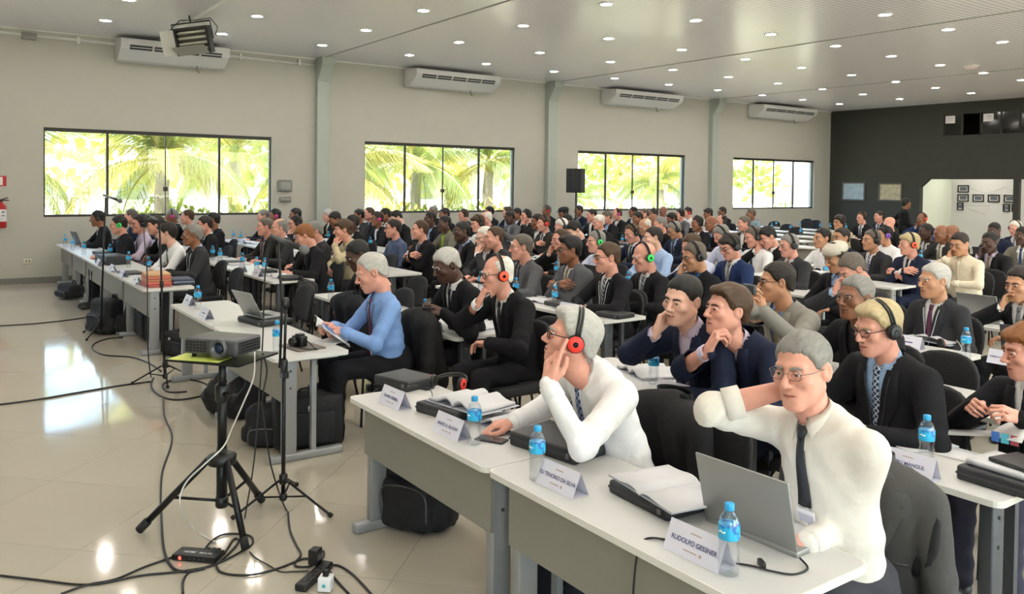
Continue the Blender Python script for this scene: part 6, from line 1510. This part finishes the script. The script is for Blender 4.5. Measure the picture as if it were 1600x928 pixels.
for u, v, lb in ((155, 415, 'name tent in front of the bag-like case'), (176, 424, 'name tent next to the bag-like case'), (193, 432, 'name tent beside the blue-black booklets'), (214, 443, 'name tent at the foot of the red-orange folders')):
    x, y, _ = tp(u, v); tent(x, y, 0, lb)
x, y, _ = tp(200, 428); binder(x, y+.03, R(4), 'dark booklet stack beside the red-orange folders', .34, .24, .03)
# --- bottles, papers and tents at the other seats
done = {'front'}
rr = random.Random(5)
def on_table(x, y, m=.08):
    for b_, rows_ in (('R', 5), ('M', 9), ('L', 13)):
        for r_ in range(rows_):
            fy_ = RY[r_] if b_ == 'R' else FR_Y[r_]
            if fy_+.02 <= y <= fy_+TD-.02 and BLK[b_][0][0]+m <= x <= BLK[b_][-1][1]-m: return True
    return False
for root, P, r, d in people:
    if r == 0 or r > 10: continue
    near = float((P-np.array([0, 0, CAM_H]))@_F) < 5.6
    if near: continue
    bx = root.location.x; yf = FR_Y[r]
    if abs(P[1]-(yf+.86)) > .75 or bx > -4.6 or not on_table(bx, yf+.3, .35): continue
    lab = ORD[r]
    if rr.random() < .85: bottle(bx+rr.uniform(-.34, -.26), yf+rr.uniform(.10, .20), 'water bottle before the '+d['short'], 'bottles on the %s row tables' % lab, rz=rr.uniform(-1, 1))
    if rr.random() < .75: booklet(bx+rr.uniform(-.04, .04), yf+.30, R(rr.uniform(-14, 14)), 'open booklet before the '+d['short'], rr.randrange(3), 'booklets on the %s row tables' % lab)
    if rr.random() < .75: tent(bx+rr.uniform(-.05, .05), yf+.06, R(rr.uniform(-5, 5)), 'name tent before the '+d['short'], None, 'name tents on the %s row tables' % lab)
    if rr.random() < .4: binder(bx+.36, yf+.28, R(rr.uniform(-8, 8)), 'black case beside the '+d['short'], .28, .24, .045, group='black cases on the %s row tables' % lab)
    if rr.random() < .12: laptop(bx+.05, yf+.18, R(rr.uniform(-8, 8)), 'open laptop before the '+d['short'], .34, .24, 110, rr.choice(['#3a3c40', '#8f9193']), group='laptops on the %s row tables' % lab)
for u, v in ((1213, 352), (1250, 349), (1282, 353), (1235, 362), (1251, 367), (1206, 358), (1297, 362), (1183, 350), (1175, 346), (1322, 357)):
    p = at_z(u, v, TZ); k_ = row_of(p[1]+.6); xx = max(-17.3, float(at_y(u, v, FR_Y[k_]+.2)[0])); bottle(xx, FR_Y[k_]+.2, 'blue-capped water bottle on the vacant white tables', 'bottles on the vacant tables')
# ------------------------------------------------------------------ floor equipment
def fl(u, v, z=0.0): p = at_z(u, v, z); return Vector((float(p[0]), float(p[1]), z))
M_blk = mat('satin_black_metal', '#1d1d1e', .38, .4); M_rub = mat('rubber', '#101010', .7); M_gun = mat('gunmetal_plastic', '#4a4b4e', .4, .2)
# projector tripod
pb = Vector((-4.615, 1.31, 0)); tr = thing('projector_tripod', 'black tripod stand carrying the projector tray', 'tripod', pb)
a = MB(); a.tube([(0, 0, .16), (0, 0, .48)], .030, 12); a.tube([(0, 0, .48), (0, 0, .80)], .026, 12); link('outer_pole', a.mesh('outer_pole', M_blk), tr)
a = MB(); a.tube([(0, 0, .78), (0, 0, .985)], .021, 12); link('inner_pole', a.mesh('inner_pole', M_blk), tr)
a = MB(); a.lathe([(.030, .74), (.038, .75), (.038, .83), (.028, .84)], 14); a.tube([(.03, 0, .79), (.10, .04, .79)], .012, 8); link('clamp', a.mesh('clamp', BLACKP), tr)
a = MB(); a.lathe([(.03, .385), (.075, .395), (.08, .44), (.05, .455), (.03, .46)], 14); link('crown', a.mesh('crown', BLACKP), tr)
feet = [fl(217, 834), fl(384, 864), fl(409, 786)]
for f in feet:
    l = f-pb; dirv = l.normalized(); top = dirv*.06+Vector((0, 0, .43)); end = l+Vector((0, 0, .02))
    a = MB(); a.tube([top, top*.12+end*.88], .019, 8); leg = link('leg', a.mesh('leg', M_blk), tr)
    a = MB(); a.tube([top*.13+end*.87, end], .024, 8); link('rubber_foot', a.mesh('rubber_foot', M_rub), leg)
    a = MB(); m_ = top*.45+end*.55; a.tube([(0, 0, .185), m_], .009, 6); link('brace', a.mesh('brace', M_blk), tr)
a = MB(); a.lathe([(.03, .15), (.036, .16), (.036, .20), (.03, .21)], 12); link('lower_collar', a.mesh('lower_collar', BLACKP), tr)
RZP = R(38)
tray = thing('projector_tray', 'flat black tray on top of the tripod', 'tray', (pb.x, pb.y, .985), RZP); a = MB(); a.box(-.235, .235, -.185, .185, 0, .010); link('plate', a.mesh('plate', M_blk), tray)
a = MB(); a.box(-.05, .05, -.05, .05, -.03, 0); link('bracket', a.mesh('bracket', BLACKP), tray)
pp_ = thing('lime_paper', 'lime yellow paper sheet lying under the projector', 'paper', (pb.x, pb.y, .9955), RZP+R(4)); a = MB(); a.box(-.225, .08, -.165, .10, 0, .002); link('sheet', a.mesh('sheet', mat('lime_paper', '#d3dc6a', .6)), pp_)
pj = thing('projector', 'grey data projector with a large lens on the tripod tray', 'projector', (pb.x, pb.y, 1.0), RZP)
a = MB(); a.rbox(-.165, .165, -.11, .125, .018, .105, .014); link('housing', a.mesh('housing', M_gun), pj)
for sx in (-.13, .13): a = MB(); a.tube([(sx, -.07, -.002), (sx, -.07, .02)], .012, 8); link('foot', a.mesh('foot', M_rub), pj)
a = MB(); a.lathe([(.030, 0), (.050, 0), (.053, .02), (.053, .035), (.042, .04), (.035, .02)], 20, 0, Matrix.Translation((.065, -.10, .062)) @ Matrix.Rotation(R(90), 4, 'X')); ln_ = link('lens_ring', a.mesh('lens_ring', mat('lens_ring_grey', '#5c5c5e', .3, .5)), pj)
a = MB(); a.lathe([(.033, .018), (.02, .026), (0, .029)], 16, 0, Matrix.Translation((.065, -.10, .062)) @ Matrix.Rotation(R(90), 4, 'X')); link('lens', a.mesh('lens', mat('lens_blue_glass', '#1b2a40', .05)), ln_)
for k in range(3):
    for j in range(7): 
        if j < 6: pass
a = MB()
for k in range(4):
    for j in range(6): a.box(-.15+j*.022, -.136+j*.022, -.1125, -.109, .034+k*.016, .044+k*.016)
q = link('front_vent', a.mesh('front_vent', BLACKP), pj); q['kind'] = 'stuff'
a = MB()
for k in range(4):
    for j in range(8): a.box(.163, .1675, -.085+j*.024, -.070+j*.024, .034+k*.016, .044+k*.016)
q = link('side_vent', a.mesh('side_vent', BLACKP), pj); q['kind'] = 'stuff'
# microphone stands
def mic(o, p, d, L=.19):
    d = Vector(d).normalized(); p = Vector(p); a = MB(); a.tube([p, p+d*(L-.05)], [.012, .017], 10); h = link('microphone', a.mesh('microphone', BLACKP), o)
    a = MB(); a.tube([p+d*(L-.05), p+d*(L-.04), p+d*(L-.01), p+d*L], [.018, .026, .026, .014], 12); link('mic_grille', a.mesh('mic_grille', mat('mic_mesh', '#77787a', .45, .7, bump=.6, bscale=400)), h)
def mic_stand(base, feet, label, hub=.16):
    o = thing('microphone_stand', label, 'microphone stand', base)
    for f in feet:
        l = Vector(f)-Vector(base); e = l+Vector((0, 0, .018)); t = l.normalized()*.03+Vector((0, 0, hub))
        a = MB(); a.tube([t, e], .008, 6); g_ = link('leg', a.mesh('leg', M_blk), o); a = MB(); a.tube([t*.06+e*.94, e], .014, 8); link('rubber_foot', a.mesh('rubber_foot', M_rub), g_)
        a = MB(); a.tube([(0, 0, .055), t*.55+e*.45], .006, 6); link('brace', a.mesh('brace', M_blk), o)
    a = MB(); a.lathe([(.014, .03), (.024, .04), (.024, .07), (.014, .08)], 10); a.lathe([(.014, hub-.03), (.026, hub-.02), (.026, hub+.03), (.014, hub+.04)], 10); a.tube([(.02, 0, hub), (.055, .02, hub)], .012, 8); link('hub', a.mesh('hub', BLACKP), o)
    return o
m1 = (-4.81, 1.73, 0); f3 = Vector(m1)+Vector((-.25, .18, 0))
s1 = mic_stand(m1, [fl(518, 811), fl(388, 773) if False else fl(362, 815), f3], 'black microphone stand with a folded boom beside the projector tripod')
a = MB(); a.tube([(0, 0, .03), (0, 0, .86)], .0125, 10); link('lower_tube', a.mesh('lower_tube', M_blk), s1)
a = MB(); a.tube([(.005, 0, .84), (.03, 0, 1.23)], .009, 8); link('upper_tube', a.mesh('upper_tube', M_blk), s1)
a = MB(); a.lathe([(.014, .80), (.022, .81), (.024, .88), (.012, .90)], 10); a.box(-.02, .03, -.02, .02, .78, .82); link('clutch', a.mesh('clutch', BLACKP), s1)
a = MB(); a.lathe([(.0, -.02), (.034, -.018), (.036, .012), (.02, .018), (0, .02)], 14, 0, Matrix.Translation((.025, 0, 1.235)) @ Matrix.Rotation(R(60), 4, 'Z') @ Matrix.Rotation(R(90), 4, 'Y')); link('pivot_knob', a.mesh('pivot_knob', BLACKP), s1)
bt = at_y(434, 373, 1.73); bt = Vector(bt)-Vector(m1)
a = MB(); a.tube([(-.015, -.02, .84), (.018, -.02, 1.235), bt], .0085, 8); link('boom', a.mesh('boom', M_blk), s1)
e1 = Vector(at_y(424, 368, 1.71))-Vector(m1); e2 = Vector(at_y(478, 391, 1.71))-Vector(m1); mic(s1, e1, e2-e1, (e2-e1).length)
m2 = Vector((-8.45, 1.85, 0)); s2 = mic_stand(m2, [fl(205, 602), fl(288, 585), fl(262, 608)], 'black microphone stand with coiled cable at its foot by the aisle')
t2 = Vector(at_y(249, 345, 1.85))-m2
a = MB(); a.tube([(0, 0, .03), t2*.6, t2], [.013, .011, .009], 8); link('pole', a.mesh('pole', M_blk), s2)
a = MB(); a.tube([t2*.58, t2*.62], .02, 8); link('clutch', a.mesh('clutch', BLACKP), s2)
e1 = Vector(at_y(258, 347, 1.85))-m2; e2 = Vector(at_y(230, 337, 1.85))-m2; mic(s2, e1, e2-e1, (e2-e1).length)
b3 = at_y(157, 400, 1.72); m3 = Vector((b3[0], 1.72, 0)); s3 = mic_stand(m3, [m3+Vector((.3, -.2, 0)), m3+Vector((-.3, -.15, 0)), m3+Vector((.0, .12, 0))], 'slim microphone stand in front of the window wall tables')
t3 = Vector(at_y(165, 309, 1.72))-m3; a = MB(); a.tube([(0, 0, .03), t3], [.013, .010], 8); link('pole', a.mesh('pole', M_blk), s3)
e1 = Vector(at_y(162, 305, 1.72))-m3; e2 = Vector(at_y(188, 314, 1.72))-m3; mic(s3, e1, e2-e1, (e2-e1).length)
# cables on the floor
def fc(name, px, label, r=.006, z=.007, m=None): return cable(name, [fl(u, v, z) for u, v in px], r, label, m or M_cab)
fc('floor_cable', [(0, 509), (60, 505), (128, 497), (170, 488)], 'thin black cable running along the floor toward the window wall tables', .008)
fc('floor_cable', [(0, 632), (60, 624), (130, 612), (190, 602), (238, 596)], 'black cable crossing the bright window reflection on the floor', .009)
fc('floor_cable', [(192, 527), (165, 530), (146, 538), (146, 547), (165, 555), (205, 558), (232, 567), (252, 580)], 'looping black cable between the suitcase and the aisle microphone stand', .009)
fc('floor_cable', [(240, 590), (236, 602), (245, 615), (268, 624), (300, 622), (330, 612), (318, 598), (280, 592), (255, 600), (262, 612), (292, 612)], 'coiled black cable around the foot of the aisle microphone stand', .009)
fc('floor_cable', [(255, 624), (257, 650), (268, 678), (266, 700), (254, 735), (251, 770), (252, 810), (256, 858), (268, 885), (290, 893), (320, 888)], 'black cable snaking past the projector tripod to the splitter box', .007)
fc('floor_cable', [(0, 899), (60, 906), (120, 913), (160, 911), (220, 899), (280, 893), (330, 884), (350, 872), (372, 848), (366, 842), (350, 866)], 'long black cable along the bottom of the tiled floor', .006)
fc('floor_cable', [(95, 928), (135, 914), (180, 905), (225, 886), (268, 871)], 'black cable running from the splitter box toward the bottom edge', .006)
fc('floor_cable', [(286, 928), (286, 908), (296, 894), (315, 888), (345, 878), (376, 862), (394, 850), (392, 838), (372, 834), (345, 836), (326, 850), (316, 866)], 'black cable looped around the front foot of the projector tripod', .006)
fc('floor_cable', [(338, 884), (344, 893), (365, 898), (400, 897), (440, 886), (470, 874), (490, 871), (503, 860), (505, 870), (486, 884), (464, 885), (462, 878), (470, 866), (462, 850), (453, 828), (450, 800)], 'black cable rising from the tangle to the near microphone stand', .006)
fc('floor_cable', [(390, 862), (400, 872), (418, 882), (438, 893), (458, 893), (482, 892)], 'thin black adapter lead ending at the power strip', .004)
fc('floor_cable', [(512, 892), (516, 884), (530, 884), (552, 898), (580, 928)], 'black cable leaving the white adapter toward the bottom edge', .006)
fc('floor_cable', [(500, 872), (510, 884), (520, 900), (545, 928)], 'second black cable leaving the power strip', .006)
# hanging cables
cable('white_cable', [Vector(at_y(398, 550, 1.40)), Vector(at_y(396, 590, 1.42)), Vector(at_y(380, 630, 1.38)), Vector(at_y(362, 670, 1.34)), Vector(at_y(349, 698, 1.30)), Vector(at_y(320, 725, 1.20)), Vector(at_y(290, 755, 1.12)), Vector(at_y(281, 790, 1.08)), fl(300, 824, .006), fl(320, 838, .006), fl(338, 848, .006)], .0045, 'white cable dropping from the projector to the floor', M_wcab)
cable('microphone_cable', [Vector(at_y(424, 370, 1.70)), Vector(at_y(414, 430, 1.68)), Vector(at_y(411, 520, 1.66)), Vector(at_y(405, 620, 1.62)), Vector(at_y(397, 720, 1.56)), Vector(at_y(384, 800, 1.50)), fl(380, 832, .006)], .0045, 'thin black cable hanging from the near microphone down to the floor', M_cab)
cable('microphone_cable', [Vector(at_y(410, 552, 1.5)), Vector(at_y(417, 580, 1.55)), Vector(at_y(410, 625, 1.6)), Vector(at_y(416, 680, 1.62)), Vector(at_y(424, 730, 1.66)), Vector(at_y(440, 780, 1.72)), fl(448, 798, .006)], .0045, 'black cable dropping from the projector beside the microphone stand', M_cab)
cable('microphone_cable', [Vector(at_y(232, 338, 1.83)), Vector(at_y(225, 360, 1.80)), Vector(at_y(230, 430, 1.78)), Vector(at_y(231, 540, 1.74)), fl(236, 590, .006)], .006, 'thin black cable hanging from the aisle microphone', M_cab)
# splitter box and power strip
p0, p1 = fl(268, 876), fl(336, 882); c0 = (p0+p1)/2; an = math.atan2((p1-p0).y, (p1-p0).x); Lb = (p1-p0).length
hd = thing('splitter_box', 'flat black video splitter box with white lettering on the floor', 'splitter box', (c0.x, c0.y, 0), an)
a = MB(); a.rbox(-Lb/2, Lb/2, 0, .10, .004, .032, .004); link('case', a.mesh('case', mat('box_black', '#17181a', .35)), hd)
for t_, s_, x_ in (('HDMI', .026, -.045), ('Matrix 4x2', .016, .045)):
    link('lettering', text_mesh(t_, s_, mat('white_print', '#dfe3e6', .5)), hd, Matrix.Translation((x_, .045, .0325)))
a = MB(); a.box(-Lb*.34, -Lb*.34+.014, -.001, .0, .010, .026); link('red_display', a.mesh('red_display', mat('red_led', '#ff3a30', .4, emit=2.0)), hd)
for k in range(4): a = MB(); a.tube([(-.02+k*.025, 0, .018), (-.02+k*.025, -.003, .018)], .004, 6); link('button', a.mesh('button', M_gun), hd)
for k in range(3): a = MB(); a.rbox(.0+k*.03, .022+k*.03, .10, .135, .010, .024, .003); link('plug', a.mesh('plug', BLACKP), hd)
ps_ = fl(497, 900); st = thing('power_strip', 'black power strip lying on the tiled floor', 'power strip', (ps_.x-.0, ps_.y-.0, 0), R(128)); a = MB(); a.rbox(-.17, .10, -.03, .03, 0, .035, .008); link('case', a.mesh('case', mat('strip_black', '#1a1a1a', .5)), st)
for k in range(3): a = MB(); a.tube([(-.12+k*.06, 0, .035), (-.12+k*.06, 0, .0365)], .018, 12); link('socket', a.mesh('socket', mat('socket_dark', '#2c2c2d', .5)), st)
pa = fl(490, 896); ad = thing('power_adapter', 'black plug-in power adapter standing on the power strip', 'adapter', (pa.x-.03, pa.y+.02, .036), R(128)); a = MB(); a.rbox(-.03, .03, -.025, .025, 0, .075, .006); link('case', a.mesh('case', BLACKP), ad)
a = MB(); a.box(-.02, .02, -.0255, -.025, .02, .05); link('rating_label', a.mesh('rating_label', M_gun), ad)
pw = fl(509, 922); wa = thing('white_adapter', 'white cube adapter with a teal mark plugged in the power strip', 'adapter', (pw.x, pw.y, .0), R(50)); a = MB(); a.rbox(-.032, .032, -.032, .032, .004, .07, .006); link('cube', a.mesh('cube', mat('white_adapter', '#e4e5e6', .35)), wa)
a = MB(); a.tube([(.0, -.0325, .035), (0, -.0335, .035)], .009, 10); link('teal_mark', a.mesh('teal_mark', mat('teal_mark', '#3fb3b5', .4)), wa)
a = MB(); a.rbox(-.013, .013, -.012, .014, .068, .10, .004); link('plug', a.mesh('plug', BLACKP), wa)
# bags
M_bag = mat('black_nylon', '#17171a', .72, noise=.2, nscale=30, bump=.5, bscale=30)
def backpack(p, rz, w, d_, h_, label, tilt=0, roll=0, wheels=False):
    o = thing('backpack', label, 'bag', p, rz); o.rotation_euler = (R(tilt), R(roll), rz); hstep = .016
    P, lo = grid_pts((-w/2-.06, -d_/2-.10, -.02), (w/2+.06, d_/2+.06, h_+.06), hstep)
    def rb(c, hx, hy, hz, r): q_ = np.maximum(np.abs(P-np.array(c, np.float32))-np.array([hx-r, hy-r, hz-r], np.float32), 0); return np.sqrt((q_**2).sum(-1))-r
    d1 = rb((0, 0, h_/2), w/2, d_/2, h_/2, .07); d1 = smin(d1, rb((0, -d_/2-.01, h_*.3), w*.38, .05, h_*.26, .04), .02); d1 = smin(d1, rb((w/2, 0, h_*.28), .03, d_*.3, h_*.2, .028), .02); d1 = smin(d1, rb((-w/2, 0, h_*.28), .03, d_*.3, h_*.2, .028), .02)
    d1 = d1+.004*np.sin(P[..., 2]*40+P[..., 0]*25)*np.sin(P[..., 0]*32)
    V, Fq = surfnet(d1, lo, hstep); link('bag_body', mesh_np('bag_body', V, [Fq], M_bag), o)
    a = MB(); a.tube(smooth([(-.05, d_*.3, h_-.01), (-.04, d_*.3, h_+.045), (.04, d_*.3, h_+.045), (.05, d_*.3, h_-.01)]), .010, 6); link('handle', a.mesh('handle', M_bag), o)
    for sx in (-1, 1): a = MB(); a.tube(smooth([(sx*.09, d_/2, h_*.92), (sx*.12, d_/2+.05, h_*.7), (sx*.14, d_/2+.04, h_*.35), (sx*w*.42, d_/2-.01, h_*.10)]), .017, 6); link('strap', a.mesh('strap', M_bag), o)
    a = MB(); a.tube(smooth([(-w*.36, -d_/2-.058, h_*.18), (-w*.3, -d_/2-.064, h_*.48), (w*.3, -d_/2-.064, h_*.48), (w*.36, -d_/2-.058, h_*.18)]), .004, 5); link('zip', a.mesh('zip', M_zip), o)
    if wheels:
        for sx in (-1, 1): a = MB(); a.tube([(sx*w*.4-.012, d_/2-.02, .03), (sx*w*.4+.012, d_/2-.02, .03)], .03, 10); link('wheel', a.mesh('wheel', M_rub), o)
    return o
def trolley(p, rz, w, d_, h_, label):
    o = thing('trolley_case', label, 'suitcase', p, rz); a = MB(); a.rbox(-w/2, w/2, -d_/2, d_/2, .02, h_, .04); link('shell', a.mesh('shell', M_bag), o)
    a = MB(); a.rbox(-w*.38, w*.38, -d_/2-.03, -d_/2+.01, h_*.12, h_*.72, .02); link('front_pocket', a.mesh('front_pocket', M_bag), o)
    a = MB(); a.tube(smooth([(-.06, 0, h_-.005), (-.05, 0, h_+.03), (.05, 0, h_+.03), (.06, 0, h_-.005)]), .009, 6); link('handle', a.mesh('handle', M_bag), o)
    a = MB(); a.rbox(-.02, .02, -d_/2-.036, -d_/2-.028, h_*.74, h_*.86, .004); link('buckle', a.mesh('buckle', mat('chrome', '#b9b9ba', .25, .9)), o)
    for sx in (-1, 1): a = MB(); a.tube([(sx*w*.42-.012, d_/2-.03, .025), (sx*w*.42+.012, d_/2-.03, .025)], .025, 10); link('wheel', a.mesh('wheel', M_rub), o)
    return o
c = (fl(600, 842)+fl(690, 832))/2; backpack((c.x-.11, c.y+.10, 0), R(28), .42, .22, .54, 'tall black backpack standing under the near front table', 0, 0, True)
c = fl(868, 925); trolley((c.x, c.y+.12, 0), R(10), .28, .20, .36, 'small black case standing behind the near table leg')
c = (fl(414, 722)+fl(517, 692))/2; trolley((c.x-.10, c.y+.10, 0), R(78), .50, .24, .40, 'black suitcase standing beside the leg of the projector table')
c = fl(402, 706); backpack((c.x-.15, c.y+.14, 0), R(60), .34, .20, .30, 'squat black bag beside the suitcase')
c = (fl(290, 650)+fl(370, 680))/2; backpack((c.x-.15, c.y+.12, .05), R(35), .42, .24, .52, 'black backpack slumped on the floor behind the projector tripod', -52, 12)
c = fl(266, 560); trolley((c.x-.1, c.y+.14, 0), R(15), .55, .22, .26, 'low black case under the end of the projector table')
c = fl(150, 523); backpack((c.x-.1, c.y+.12, 0), R(20), .45, .26, .44, 'bulky black backpack under the front left tables', -6)
c = fl(183, 522); backpack((c.x-.05, c.y+.15, 0), R(-10), .40, .26, .42, 'second black bag leaning beside the bulky backpack', -14, 10)
c = fl(217, 530); trolley((c.x, c.y+.14, 0), R(0), .62, .26, .46, 'black trolley suitcase under the front left tables')
c = fl(100, 468); backpack((c.x-.1, c.y+.10, .02), R(15), .55, .22, .22, 'flat black bag lying under the table nearest the window wall')
c = fl(700, 590); backpack((c.x-.2, c.y+.2, 0), R(10), .40, .25, .40, 'black backpack on the floor between the front and second rows')
p = at_z(480, 470, .5); backpack((p[0], p[1]-.02, .30), R(180), .40, .2, .46, 'black backpack hung on the empty chair behind the microphone stand')
p = at_z(545, 490, .76); draped_jacket(p[0], p[1]-.2, 0, '#191a20', 'dark navy jacket over the empty chair beside the blue shirt')
c = fl(1545, 860); o = thing('power_box', 'small black power box with cables under the second row table', 'power box', (c.x, c.y+.2, 0), R(20)); a = MB(); a.rbox(-.09, .09, -.05, .05, 0, .12, .01); link('case', a.mesh('case', BLACKP), o); a = MB(); a.box(-.05, .0, -.052, -.05, .06, .10); link('sticker', a.mesh('sticker', M_paper), o)
